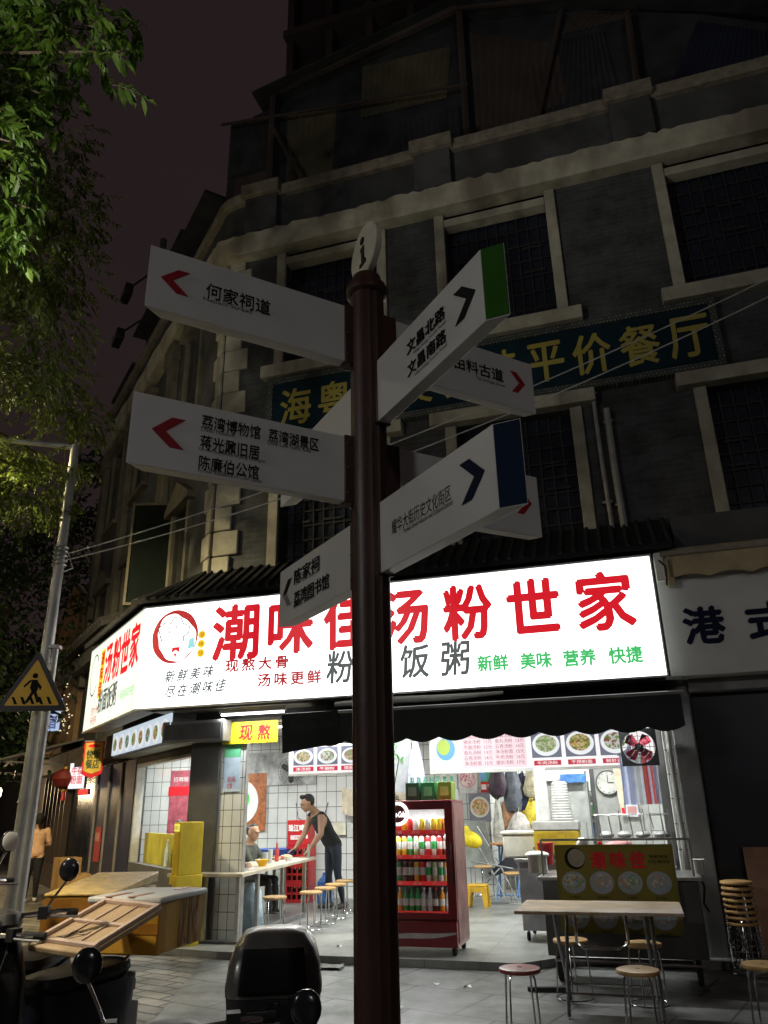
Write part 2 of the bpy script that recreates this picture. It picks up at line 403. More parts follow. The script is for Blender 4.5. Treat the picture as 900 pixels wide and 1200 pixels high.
# cornice, frieze and parapet, swept round the corner
def sweep(name, prof, mat, s0=17, far=9.0, noise=0.0):
    # plan path: along the front, an arc round the corner, along the side; prof: (out, z)
    path = []
    for i in range(170): path.append((W(s0 + (-.15-s0)*i/169, 0), -V))
    for k in range(1, 9):
        a = k/9; nrm = (-V*(1-a) + NS*a).normalized(); path.append((W(-.15, 0)*(1-a)**2 + W(-.5, -.02)*2*a*(1-a) + WSD(.3, 0)*a*a, nrm))
    for i in range(20): path.append((WSD(.3 + (far-.3)*i/19, 0), NS))
    rings = []
    rnd = random.Random(3)
    for p, nrm in path:
        rings.append([(p + nrm*(o + (rnd.uniform(-noise, noise) if z0n else 0)) + Vector((0, 0, z + (rnd.uniform(-noise, noise) if z0n else 0)))) for o, z, z0n in prof])
    m = MB(); m.xf = Matrix.Rotation(-RF, 4, 'Z') @ Matrix.Translation(-A); m.loft(rings, cap=False, closed=True)
    return m.build(name, mat, bld, smooth=30)
for x0, x1, z0, z1 in ((-1.1, .1, 13.45, 14.9), (5.0, 5.6, 13.0, 14.2), (1.3, 3.7, 12.1, 13.6), (4.1, 6.6, 12.0, 12.9)):
    bm_ = MB(); nn = int((x1-x0)*9)*2; bm_.grid(lambda u, v: (x0+(x1-x0)*u, .785 + .014*math.cos(u*PI*nn), z0+(z1-z0)*v + .08*u), nn, 1)
    corr.append((bm_, (x0, x1)))
sweep('cornice', [(-.05, 10.52, 0), (.22, 10.52, 0), (.25, 10.6, 0), (.25, 10.84, 0), (.27, 10.9, 1), (.1, 10.96, 1), (-.05, 10.96, 0)], CREAM, noise=.022)
sweep('parapet', [(-.1, 10.96, 0), (.06, 10.96, 0), (.06, 11.72, 0), (-.1, 11.72, 0)], DARKWALL)
sweep('parapet_rail', [(-.12, 11.72, 0), (.15, 11.72, 0), (.17, 11.78, 0), (.17, 11.92, 0), (-.12, 11.92, 0)], pm('weathered_rail', (.19, .17, .135), .85, var=.4, bump=.3), noise=0)
for s0 in (-.1, 3.0, 6.15, 9.3):
    m = MB(); m.box(s0, s0+.62, -.2, .0, 11.0, 11.74); m.cur = 1; m.box(s0-.05, s0+.67, -.28, .1, 11.74, 12.0)
    m.build('parapet_pier', [DARKWALL, _m['weathered_rail']], bld, bevel=.012)
# windows
def window(s0, s1, z0, z1, upper):
    fr = MB(); 
    fr.box(s0-.16, s0, -.06, .16, z0 if upper else z0-.05, 10.5 if upper else z1); fr.box(s1, s1+.16, -.06, .16, z0 if upper else z0-.05, 10.5 if upper else z1)
    if upper: fr.box(s0+.003, s1-.003, -.045, .16, z1-.36, z1-.22)
    else: fr.box(s0, s1, -.03, .14, z0-.08, z0-.001)
    w = fr.build('window', CREAM, bld, bevel=.01)
    sl = MB()
    if upper:
        sl.box(s0-.34, s1+.34, -.16, .14, z0-.22, z0-.003)
        sl.build('sill', CREAM, w, bevel=.015)
    else:
        sl.box(s0-.36, s1+.36, -.18, .14, z1+.003, z1+.2)
        sl.build('lintel', CREAM, w, bevel=.015)
    MB().box(s0, s1, .2, .23, z0, z1).build('pane', DARKGLASS, w, smooth=0)
    la = MB(); n = 5; dz = (z1-z0)/8
    for i in range(1, n*2): 
        x = s0 + (s1-s0)*i/(n*2)
        la.box(x-.012, x+.012, .165, .19, z0, z1 - (.0 if i % n == 0 else .0))
    for i in range(1, 8): 
        la.box(s0, s1, .168, .187, z0+dz*i-.012, z0+dz*i+.012)
    for i in range(3):
        cx = s0 + (s1-s0)*(i+.5)/3
        la.box(cx-.16, cx+.16, .158, .164, z0+dz*3.2, z0+dz*3.35); la.box(cx-.16, cx+.16, .158, .164, z0+dz*4.7, z0+dz*4.85)
    la.build('lattice', LATTICE, w, smooth=0)
for a, b in WZ:
    window(a, b, *ZU, True); window(a, b, *ZL, False)
# quoins at the corner: long and short stones
rnd = random.Random(5)
q = MB(); z = 4.75; k = 0
while z < 10.4:
    h = .40
    l = .30 if k % 2 else .17
    q.box(-.40, -.40+l+.12, -.055, .01, z, z+h-.015)
    q.xf = Matrix.Rotation(RS-RF, 4, 'Z'); q.xf = Matrix.Translation((-.45, 0, 0)) @ q.xf
    q.box(-l*1.1, .03, -.055, .01, z, z+h-.015); q.xf = None
    z += h; k += 1
q.build('quoin_strip', CREAM, bld, bevel=.02)
# rain pipes on the front wall
for x, z0, z1, r in ((5.35, 4.8, 7.0, .028), (5.5, 4.75, 6.55, .045)):
    p = MB(); p.tube([(x, -.09, z1), (x, -.09, (z0+z1)/2), (x+.02, -.09, z0)], r, 8)
    for zz in (z0+.4, z1-.2): p.box(x-.06, x+.06, -.10, 0, zz, zz+.03)
    p.build('rain_pipe', pm('old_pipe', (.28, .28, .27), .6, bump=.1), bld)
# side-street wall
SX = Matrix.Translation((-.45, 0, 0)) @ Matrix.Rotation(RS-RF, 4, 'Z')
sw = MB(); sw.xf = SX
wall_open(sw, -9.2, -.02, 2.92, 10.6, 0, .3, [(-2.05, -1.25, 4.9, 6.5), (-2.05, -1.25, 8.2, 10.2), (-5.6, -4.6, 4.9, 6.5), (-5.6, -4.6, 8.2, 10.2), (-8.2, -7.2, 4.9, 6.5), (-8.2, -7.2, 8.2, 10.2)])
sw.build('side_wall', DARKWALL, bld, smooth=0)
SIDETRIM = pm('darkened_stucco', (.13, .12, .095), .85, var=.4, scale=2.5, bump=.25, stain=(.06, .055, .045))  # cream trim with the dimness of the side street put into its colour
for t0, t1 in ((1.25, 2.05), (4.6, 5.6), (7.2, 8.2)):
    for z0, z1 in ((4.9, 6.5), (8.2, 10.2)):
        m = MB(); m.xf = SX; m.box(-t1-.12, -t1, -.07, .1, z0-.1, z1+.003); m.box(-t0, -t0+.12, -.07, .1, z0-.1, z1+.003)
        m.prism([(-t1-.25, z1+.003), (-t0+.25, z1+.003), (-t0+.25, z1+.12), (-(t0+t1)/2, z1+.5), (-t1-.25, z1+.12)], -.16, .05)
        w = m.build('window', SIDETRIM, bld, bevel=.01)
        m = MB(); m.xf = SX; m.box(-t1, -t0, .2, .22, z0, z1); m.build('pane', DARKGLASS, w, smooth=0)
        m = MB(); m.xf = SX; m.box(-t1-.2, -t0+.2, -.14, .12, z0-.2, z0-.103); m.build('sill', SIDETRIM, w, bevel=.01)
for t in (2.95, 6.3, 9.0):
    m = MB(); m.xf = SX; m.box(-t-.22, -t+.22, -.14, 0, 4.4, 10.5); m.box(-t-.3, -t+.3, -.2, 0, 10.1, 10.5); m.box(-t-.3, -t+.3, -.2, 0, 4.9, 5.1)
    m.build('pilaster', SIDETRIM, bld, bevel=.02)
# rooftop shed
SHEDA = pm('dark_tin', (.035, .037, .042), .7, metal=.2, var=.5, scale=2, bump=.2)
SHEDB = pm('ochre_board', (.085, .075, .045), .85, var=.4, scale=1.5, bump=.2)
SHEDC = pm('brown_board', (.05, .037, .033), .85, var=.4, scale=1.2, bump=.2)
SHEDD = pm('blue_tarp', (.017, .022, .042), .6, var=.4, scale=1.2, bump=.3)
roofm = MB(); roofm.box(-.3, 17, .1, 8, 11.3, 11.6); roofm.build('flat_roof', DARKWALL, bld, smooth=0)
shed = MB(); shed.prism([(-1.15, 11.6), (9.5, 11.6), (9.5, 13.3), (8.0, 14.3), (6.2, 15.2), (3.75, 15.9), (.17, 15.2), (-.1, 15.1), (-.6, 15.0), (-1.1, 13.6)], .82, 6)
shw = shed.build('shed_wall', SHEDA, bld, smooth=0)
for poly, mt, dd in (([(1.75, 14.1), (3.45, 14.0), (3.6, 15.3), (1.8, 15.45)], SHEDB, .80), ([(.2, 12.75), (1.15, 12.7), (1.25, 14.5), (.18, 14.75)], SHEDB, .8),
        ([(3.95, 13.0), (5.0, 12.7), (5.5, 14.6), (3.95, 15.55)], SHEDC, .8), ([(5.2, 12.6), (6.5, 12.5), (6.4, 14.5), (5.65, 14.6)], SHEDA, .79),
        ([(5.6, 14.75), (6.6, 14.7), (6.9, 14.75), (5.9, 15.2)], SHEDC, .8), ([(6.95, 12.2), (9.0, 12.2), (9.0, 13.4), (7.9, 14.15), (7.1, 14.3)], SHEDD, .8), ([(-1.0, 12.2), (-.2, 12.1), (-.2, 13.4), (-.9, 13.4)], SHEDC, .8)):
    bm_ = MB(); bl, br, tr_, tl = [Vector((p[0], 0, p[1])) for p in poly[:4]]; nw_ = max(8, int((br-bl).length*9))*2
    bm_.grid(lambda u, v: (lambda q: (q.x, dd + .012*math.cos(u*PI*nw_), q.z))((bl*(1-u)+br*u)*(1-v) + (tl*(1-u)+tr_*u)*v), nw_, 2); bm_.build('patch_panel', mt, shw, smooth=0)
for path, r in (([(-.05, .62, 11.9), (-.05, .62, 15.3)], .07), ([(3.8, .62, 11.9), (3.85, .62, 15.9)], .07), ([(6.7, .62, 11.9), (6.8, .62, 14.6)], .06), ([(8.55, .55, 11.9), (9.0, .55, 13.6)], .05),
        ([(.1, .6, 15.25), (3.8, .6, 16.0)], .09), ([(3.8, .6, 16.0), (9.4, .6, 14.4)], .05), ([(-1.2, .6, 14.75), (3.9, .6, 13.95)], .03), ([(4.9, .7, 12.2), (5.7, .7, 15.2)], .05), ([(.0, .6, 14.2), (.7, .6, 12.6)], .05)):
    MB().tube(path, r, 6).build('shed_post', SHEDC, shw)
for k_, (bm_, q_) in enumerate(corr): bm_.build('tin_sheet', [SHEDA, SHEDC][k_ % 2], shw, smooth=0)
rf_ = MB()
for (x0, z0), (x1, z1) in (((-.4, 15.05), (3.85, 16.0)), ((3.85, 16.0), (9.6, 14.25))):
    rf_.hexa([(x0, .35, z0), (x1, .35, z1), (x1, 6, z1+.3), (x0, 6, z0+.3)], [(x0, .35, z0+.05), (x1, .35, z1+.05), (x1, 6, z1+.35), (x0, 6, z0+.35)])
rf_.build('shed_roof', SHEDA, bld, smooth=0)
lo = MB(); lo.xf = SX     # lower lean-to sheds stepping down along the side street
for (t0, t1, z0, z1, dd) in ((1.6, 3.2, 11.6, 13.3, .25), (3.3, 5.0, 11.3, 13.6, .2), (5.1, 6.9, 10.9, 13.2, .15), (7.0, 8.9, 10.6, 12.2, .1)):
    lo.box(-t1, -t0, dd, 4, z0-.6, z1); lo.box(-t1-.2, -t0+.2, -.15, 4.2, z1, z1+.08)
lo.build('lean_to', SHEDA, bld, smooth=0)

# taller block behind
tb = F('tall_block', 'tall dark apartment block rising behind the rooftop shed, its bay posts faint against the sky', 'building', 0, 0)
t_ = MB(); t_.box(-1.6, 3.2, 4.6, 14, 11.61, 26); t_.build('wall', pm('far_brown_wall', (.03, .021, .02), .9, var=.4, scale=.6, bump=.1), tb, smooth=0)
for k in range(5):
    x = -1.55 + k*1.17; MB().box(x, x+.2, 4.2, 4.6, 12, 26).build('bay_post', SHEDC, tb, smooth=0)
for k in range(5):
    MB().box(-1.6, 3.2, 4.05, 4.6, 14.6+k*2.4, 14.85+k*2.4).build('balcony_slab', SHEDC, tb, smooth=0)

# ------------------------------------------------------------------ ground floor shell and the inside
sh = F('noodle_shop', 'white tiled open noodle shop front at the corner under the big lit sign', 'shop', 0, 0)
m = MB(); m.box(-.06, .30, -.02, .04, FLOOR, 2.72); m.build('tiled_column', TILE_COL, sh, smooth=0)
m = MB(); m.box(-.075, -.055, -.035, .05, FLOOR, 2.74); m.box(.301, .312, -.03, .05, FLOOR, 2.7); m.build('column_edge_trim', pm('alu_trim', (.45, .45, .44), .4, metal=.7), sh)
m = MB(); m.box(-.52, -.08, -.06, .3, 0, 2.90); m.build('dark_pillar', DGREY, sh, bevel=.01)
m = MB(); m.box(-.55, 5.75, -.05, .30, 2.76, 2.92); m.build('header_beam', DGREY, sh, smooth=0)
m = MB(); m.box(-.9, 5.9, -.5, -.08, 2.86, 2.90); m.build('sign_soffit', GREYM, sh, smooth=0)
m = MB(); m.box(5.72, 5.95, -.12, .3, 0, 2.92); m.box(5.50, 5.60, .02, .2, FLOOR, 2.76); m.build('steel_post', GREYM, sh, bevel=.01)
m = MB(); m.tube([(5.665, -.07, 2.7), (5.66, -.07, 1.6), (5.67, -.08, .9), (5.69, -.09, .1)], .028, 8); m.build('drain_pipe', pm('dirty_white_pipe', (.42, .41, .39), .6, stain=(.2, .2, .19)), sh)
m = MB(); m.box(-5.35, .95, 4.7, 4.85, 0, 2.95); m.build('inner_wall', TILE_X, sh, smooth=0)
m = MB(); m.box(.95, 2.62, 5.2, 5.35, 0, 2.95); m.build('inner_wall', TILE_X, sh, smooth=0)
m = MB(); m.box(2.62, 5.8, 6.6, 6.75, 0, 2.95); m.build('kitchen_wall', TILE_X, sh, smooth=0)
m = MB(); m.box(5.62, 5.74, .31, 6.6, 0, 2.95); m.build('right_wall', TILE_Y, sh, smooth=0)
MB().box(.95, 1.05, 4.853, 5.197, 0, 2.95).build('wall_return', TILE_Y, sh, smooth=0); MB().box(2.56, 2.62, 5.353, 6.597, 0, 2.95).build('wall_return', TILE_Y, sh, smooth=0)
m = MB(); m.add([(p - A).to_tuple() for p in (W(5.8, .0), W(5.8, 6.75), W(-6.2, 6.75), W(-6.1, 4.7), W(-.45, 0))], [(0, 1, 2, 3, 4)])
m.xf = None
cl = MB(); cl.xf = Matrix.Translation((0, 0, 2.955)); cl.add([(5.8, .05, 0), (5.8, 6.75, 0), (-5.4, 6.75, 0), (-5.4, 4.65, 0), (-.4, .1, 0), (5.8, .05, .2), (5.8, 6.75, .2), (-5.4, 6.75, .2), (-5.4, 4.65, .2), (-.4, .1, .2)],
    [(0, 1, 2, 3, 4), (9, 8, 7, 6, 5), (0, 5, 6, 1), (1, 6, 7, 2), (2, 7, 8, 3), (3, 8, 9, 4), (4, 9, 5, 0)])
cl.build('ceiling', pm('ceiling_white', (.7, .7, .68), .8, bump=.05), sh, smooth=0)
# side window with low yellow panel
sg = MB(); sg.xf = SX
wall_open(sg, -3.25, -.05, 0, 2.45, .0, .14, [(-3.1, -.12, .84, 2.36)])
sg.box(-3.25, -.05, .0, .14, 2.453, 2.92)
sg.build('side_front', DGREY, sh, smooth=0)
m = MB(); m.xf = SX
for x in (-3.1, -.16): m.box(x, x+.06, -.03, .1, .843, 2.357)
m.box(-3.04, -.16, -.025, .1, 2.31, 2.355)
wf = m.build('side_window', pm('alu_frame', (.5, .5, .48), .4, metal=.6), sh, bevel=.004)
m = MB(); m.xf = SX; m.add([(-3.04, .03, .845), (-.16, .03, .845), (-.16, .03, 2.31), (-3.04, .03, 2.31)], [(0, 1, 2, 3)]); m.build('pane', glass('clear_glass'), wf, smooth=0)
m = MB(); m.xf = SX; m.box(-3.1, -.12, .2, .24, .1, 1.28); m.build('yellow_dado', pm('yellow_green_panel', (.50, .46, .06), .5, var=.3, scale=3, stain=(.25, .2, .06)), sh, smooth=0)
m = MB(); m.xf = SX; m.box(-3.1, -.12, .245, .6, 1.19, 1.22); m.build('window_shelf', WHITEP, sh, smooth=0)
# inside lights: tubes on the ceiling, each with its own lamp
TUBE = em('tube_glow', (.97, 1.0, .96), 6.0)
def tube_lamp(label, s, d, z, L_, power, rz=0, parent_frame=F):
    t = F('tube_light', label, 'light', s, d, z, rz, 'fluorescent tubes in the noodle shop')
    MB().box(-L_/2, L_/2, -.03, .03, .03, .07).build('housing', WHITEP, t)
    MB().tube([(-L_/2+.02, 0, .012), (L_/2-.02, 0, .012)], .014, 8).build('tube', TUBE, t)
    area_light('lamp', (0, 0, -.01), (0, 0, 0), L_, .06, power, (.96, 1.0, .95), t)
    return t
tube_lamp('fluorescent tube above the yellow header board at the tiled column', .52, -.33, 2.775, .95, 17)
tube_lamp('left fluorescent tube just behind the black awning valance', 2.7, -.42, 2.66, 1.2, 42)
tube_lamp('right fluorescent tube just behind the black awning valance', 4.6, -.42, 2.66, 1.2, 48)
sl_ = tube_lamp('added fluorescent tube inside above the side window, brightening the wall behind it', -1.6, 1.3, 2.87, 1.2, 60, R(-41.5))  # added tube, brightens what shows through the side window
tube_lamp('fluorescent tube on the ceiling over the long table', .2, 2.4, 2.87, 1.2, 105)
tube_lamp('fluorescent tube on the ceiling above the drinks fridge', 2.6, 1.0, 2.87, 1.2, 100)
tube_lamp('fluorescent tube on the ceiling above the kitchen counter', 4.6, 3.7, 2.87, 1.2, 105)
tube_lamp('fluorescent tube at the back of the kitchen', 3.9, 5.6, 2.87, 1.2, 95)
tube_lamp('fluorescent tube deep inside behind the side window', -3.2, 3.5, 2.87, 1.2, 100)

# ------------------------------------------------------------------ the big lit sign
SIGN_W = em('sign_face_glow', (.95, 1.0, .975), 2.8)
SIGN_S = em('sign_side_glow', (.93, 1.0, .86), .95)
S_RED = em('sign_red_glow', (.95, .015, .03), .66); S_DRED = em('sign_dark_red_glow', (.62, .02, .03), .7); S_BLK = em('sign_black_glow', (.10, .11, .11), .9)
S_GRN = em('sign_green_glow', (.08, .62, .18), .85); S_YEL = em('sign_yellow_glow', (1, .72, .02), .9); S_CYA = em('sign_cyan_glow', (.35, .8, .85), .9)
ss = F('shop_sign', 'large white lit shop sign with big red lettering wrapping the corner over the noodle shop', 'sign', 0, 0)
m = MB(); m.box(-1.08, 5.72, -.58, -.08, 2.9, 4.29); 
m.build('sign_box', GREYM, ss, smooth=0)
MB().box(5.7205, 5.732, -.575, -.475, 2.93, 4.26).build('end_face', SIGN_S, ss, smooth=0)
MB().box(-1.09, 5.73, -.60, -.583, 2.905, 4.285).build('front_face', SIGN_W, ss, smooth=0)
m = MB(); m.box(-1.11, 5.75, -.615, -.58, 4.288, 4.31); m.box(-1.11, 5.75, -.615, -.58, 2.88, 2.902); m.box(5.733, 5.75, -.615, -.585, 2.903, 4.287); m.build('sign_trim', pm('alu_trim', (.45, .45, .44), .4), ss)
y = -.604
for ch, s0, s1, z0, z1 in (('潮', .03, .69, 3.47, 4.2), ('味', .86, 1.47, 3.5, 4.2), ('佳', 1.65, 2.26, 3.5, 4.2), ('汤', 2.44, 3.02, 3.5, 4.17), ('粉', 3.24, 3.82, 3.49, 4.15), ('世', 4.04, 4.63, 3.51, 4.14), ('家', 4.86, 5.48, 3.47, 4.14)):
    text('red_lettering', ch, s1-s0, z1-z0, S_RED, ss, ((s0+s1)/2, y, (z0+z1)/2), bold=.022)
text('slogan_lettering', '现熬大骨', .90, .165, S_DRED, ss, (.69, y, 3.385), bold=.006, space=1.35)
text('slogan_lettering', '汤味更鲜', .88, .165, S_DRED, ss, (1.16, y, 3.165), bold=.006, space=1.35)
for ch, cx in (('粉', 1.86), ('面', 2.35), ('饭', 2.84), ('粥', 3.35)):
    text('black_lettering', ch, .36, .40, S_BLK, ss, (cx, y, 3.265), bold=.008, shear=.08)
for ch, cx in (('新鲜', 3.80), ('美味', 4.31), ('营养', 4.81), ('快捷', 5.32)):
    text('green_lettering', ch, .36, .185, S_GRN, ss, (cx, y, 3.175-.012*(cx-3.8)), bold=.007)
text('script_lettering', '新鲜美味', .75, .16, S_BLK, ss, (-.31, y, 3.32), shear=.35, bold=.004, space=1.5, rot=(0, R(-3), 0))
text('script_lettering', '尽在潮味佳', .92, .16, S_BLK, ss, (-.20, y, 3.12), shear=.35, bold=.004, space=1.4, rot=(0, R(-3), 0))
def brush_ring(cx, cz, r, n=56):
    m = MB()
    for k in range(n):
        def pt(i, inner):
            a = 2*PI*i/n; th = .016 + .085*max(0, math.cos(a-R(195)))**1.5 + .08*max(0, math.cos(a-R(55)))**3
            q = r - th*(1 if inner else 0); q = q + .006*math.sin(a*9)*(1 if inner else .3)
            return (cx+q*math.cos(a), y, cz+q*math.sin(a)*1.03)
        m.add([pt(k, 0), pt(k+1, 0), pt(k+1, 1), pt(k, 1)], [(0, 1, 2, 3)])
    return m
brush_ring(-.57, 3.85, .36).build('round_emblem', S_DRED, ss, smooth=0)
m = MB()   # chef's hat and neckerchief drawn in fine line inside the ring
for path in ([(-.80, 3.86), (-.84, 3.98), (-.74, 4.06), (-.66, 4.03), (-.6, 4.12), (-.49, 4.1), (-.45, 4.02), (-.35, 3.98), (-.36, 3.88), (-.44, 3.84)], [(-.80, 3.86), (-.76, 3.78)], [(-.44, 3.84), (-.42, 3.76)], [(-.68, 3.98), (-.66, 3.9)], [(-.56, 4.0), (-.56, 3.93)]):
    m.tube([(a, y, b) for a, b in path], .009, 5)
m.build('hat_drawing', S_BLK, ss)
m = MB(); m.prism([(-.60, 3.62), (-.54, 3.66), (-.48, 3.62), (-.48, 3.70), (-.6, 3.70)], y-.002, y); m.prism([(-.57, 3.615), (-.52, 3.615), (-.54, 3.54)], y-.002, y); m.build('scarf_drawing', S_RED, ss, smooth=0)
MB().prism([(-.36, 3.66), (-.25, 3.68), (-.27, 3.82), (-.34, 3.80)], y-.002, y).build('cup_drawing', S_CYA, ss, smooth=0)
for ch, z in (('潮', 3.84), ('味', 3.715), ('佳', 3.59)):
    MB().prism(disc_poly(-.15, z, .058, n=20), y-.002, y).build('yellow_dot', S_YEL, ss, smooth=0)
    text('dot_lettering', ch, .07, .07, S_DRED, ss, (-.15, y-.004, z))
# the side face: along the side street
so = W(-1.1, -.6)
SXS = Matrix.Rotation(-RF, 4, 'Z') @ Matrix.Translation(-A) @ Matrix.Translation(so) @ Matrix.Rotation(RS, 4, 'Z')
m = MB(); m.xf = SXS; m.box(-3.53, -.02, .02, .35, 2.9, 4.29); m.build('side_box', GREYM, ss, smooth=0)
m = MB(); m.xf = SXS; m.box(-3.53, -.008, .0, .018, 2.905, 4.285); m.build('side_face', SIGN_S, ss, smooth=0)
m = MB(); m.xf = SXS; m.box(-3.55, .0, -.012, .02, 4.288, 4.31); m.box(-3.55, .0, -.012, .02, 2.88, 2.902); m.build('side_trim', _m['alu_trim'], ss)
def stext(name, body, w, h, mat, t, z, **k):
    p = SXS @ Vector((-t, -.004, z)); return text(name, body, w, h, mat, ss, p, rot=(0, 0, RS-RF), **k)
for ch, t in (('汤', 2.02), ('粉', 1.45), ('世', .92), ('家', .36)): stext('red_lettering', ch, .48, .62, S_RED, t, 3.85, bold=.02)
m = MB(); m.xf = SXS; m.box(-2.62, -2.32, -.004, -.001, 3.35, 4.15); m.build('yellow_block', S_YEL, ss, smooth=0)
stext('block_lettering', '潮\n味\n佳', .24, .72, S_DRED, 2.47, 3.75, bold=.006)
stext('black_lettering', '粉面饭粥', 1.25, .36, S_BLK, 1.85, 3.28, bold=.008)
stext('green_lettering', '新鲜美味快捷', .8, .15, S_GRN, .58, 3.2)
stext('slogan_lettering', '现熬大骨\n汤味更鲜', .5, .3, S_DRED, 2.75, 3.1)
m = MB(); m.xf = SXS
for k in range(26):
    a, b = 2*PI*k/32+.6, 2*PI*(k+1)/32+.6
    m.add([(-3.05+.3*math.cos(a), -.004, 3.8+.36*math.sin(a)), (-3.05+.3*math.cos(b), -.004, 3.8+.36*math.sin(b)), (-3.05+.27*math.cos(b), -.004, 3.8+.33*math.sin(b)), (-3.05+.27*math.cos(a), -.004, 3.8+.33*math.sin(a))], [(0, 1, 2, 3)])
m.build('round_emblem', S_BLK, ss, smooth=0)

# food photo light box under the side face
fb = S('photo_lightbox', 'narrow lit box of food photos under the side of the big sign', 'sign', 0, .42)
MB().box(-3.35, .02, .03, .4, 2.46, 2.88).build('box_case', GREYM, fb, smooth=0)
MB().box(-3.35, .02, .0, .028, 2.5, 2.86).build('lit_face', em('photo_face_glow', (.72, .84, .95), .75), fb, smooth=0)
for k in range(8):
    x = -3.12+k*.41
    MB().prism(disc_poly(x, 2.66, .165, .15), -.006, -.002).build('dish_photo', em('dish_white_glow', (.95, .97, 1), .75), fb, smooth=0)
    MB().prism(disc_poly(x, 2.66, .11, .10), -.010, -.007).build('dish_photo', food('dish_food_%d' % (k % 3), [((.1, .35, .05), (.6, .7, .3), (.8, .3, .1), (.3, .25, .1)), ((.6, .1, .03), (.8, .55, .2), (.2, .35, .08), (.9, .8, .6)), ((.2, .4, .3), (.7, .75, .7), (.4, .25, .1), (.1, .3, .12))][k % 3], 30, .5), fb, smooth=0)
bx = F('grey_box', 'grey metal box hung on the dark pillar under the end of the big sign', 'box', -.75, -.3)
MB().box(-.08, .85, -.02, .2, 2.46, 2.74).build('case', GREYM, bx, bevel=.01); MB().box(-.04, .81, -.028, -.02, 2.50, 2.70).build('lid', DGREY, bx, smooth=0)

# tiled pent roof over the sign
pr = F('tiled_pent_roof', 'narrow dark tiled pent roof running along the top of the big lit sign', 'roof', 0, 0)
TILER = pm('dark_roof_tile', (.008, .009, .011), .9, var=.4, scale=8, bump=.3)
m = MB()
m.hexa([(-1.25, -.72, 4.33), (6.0, -.72, 4.33), (6.0, 0, 4.86), (-.55, 0, 4.86)], [(-1.25, -.72, 4.40), (6.0, -.72, 4.40), (6.0, 0, 4.93), (-.55, 0, 4.93)])
m.build('slope', TILER, pr, smooth=0)
m = MB()
for k in range(46):
    x = -1.0 + k*.155; xt = x if x > -.5 else -.5
    m.tube([(x, -.74, 4.400), (xt, -.01, 4.935)], .026, 6)
m.build('ridge_tiles', TILER, pr)
m = MB(); m.xf = Matrix.Rotation(-RF, 4, 'Z') @ Matrix.Translation(-A)
c0, c1 = so + Vector((0, 0, 4.33)) + (-V+NS).normalized()*.12, S1 + Vector((0, 0, 4.86))
e0, e1 = so + WS*3.6 + NS*.12 + Vector((0, 0, 4.33)), S1 + WS*3.9 + Vector((0, 0, 4.86))
up = Vector((0, 0, .07)); m.hexa([e0, c0, c1, e1], [e0+up, c0+up, c1+up, e1+up])
for k in range(22):
    a = k/21; m.tube([e0+(c0-e0)*a+up*1.0, e1+(c1-e1)*a+up*1.1], .026, 6)
m.build('side_slope', TILER, pr)
dw = F('dark_fascia', 'dark plain fascia above the tan awning of the next shop', 'fascia', 0, 0)
MB().box(6.05, 14, -.4, 0, 4.32, 4.8).build('board', DARKWALL, dw, smooth=0)

# black scalloped awning over the shop front
def scallop(x0, x1, ztop, zlow, amp, n):
    pts = [(x0, ztop)]; N = n*8
    for i in range(N+1):
        f = i/N; pts.append((x0+(x1-x0)*f, zlow - amp*abs(math.sin(PI*n*f))))
    pts.append((x1, ztop)); return pts
AWN = pm('black_green_canvas', (.015, .021, .021), .85, var=.4, scale=5, bump=.15)
aw = F('black_awning', 'black canvas awning with a scalloped valance under the big lit sign', 'awning', 0, 0)
MB().prism(scallop(1.28, 5.82, 2.66, 2.33, .05, 12)[::-1], -.915, -.905).build('valance', AWN, aw, smooth=0)
MB().hexa([(1.28, -.9, 2.65), (5.82, -.9, 2.65), (5.82, -.06, 2.79), (1.28, -.06, 2.79)], [(1.28, -.9, 2.66), (5.82, -.9, 2.66), (5.82, -.06, 2.80), (1.28, -.06, 2.80)]).build('canvas', AWN, aw, smooth=0)
MB().prism([(1.22, 2.68), (1.95, 2.69), (1.95, 2.30), (1.6, 2.27), (1.24, 2.22)][::-1], -.925, -.918).build('loose_flap', AWN, aw, smooth=0)
MB().tube([(1.22, -.9, 2.67), (5.86, -.9, 2.67)], .022, 8).build('front_bar', STEELD, aw)
for x in (1.35, 5.78): MB().tube([(x, -.08, 2.72), (x, -.5, 2.55), (x, -.88, 2.66)], .014, 6).build('arm', STEELD, aw)
text('faint_lettering', '现熬大骨汤粉', .55, .09, pm('faint_grey', (.03, .032, .036), .8, bump=0), aw, (1.62, -.93, 2.52))
# pale cloth roll on top of the awning
cr_ = F('cloth_roll', 'pale rolled cloth lying along the top of the black awning', 'cloth', 2.9, -.62, 2.80)
m = MB(); m.tube([(-1.1, 0, .0), (-.4, .02, .015), (.3, 0, .0), (1.0, .01, .02)], [.03, .045, .04, .02], 8); m.build('roll', WHITEP, cr_)

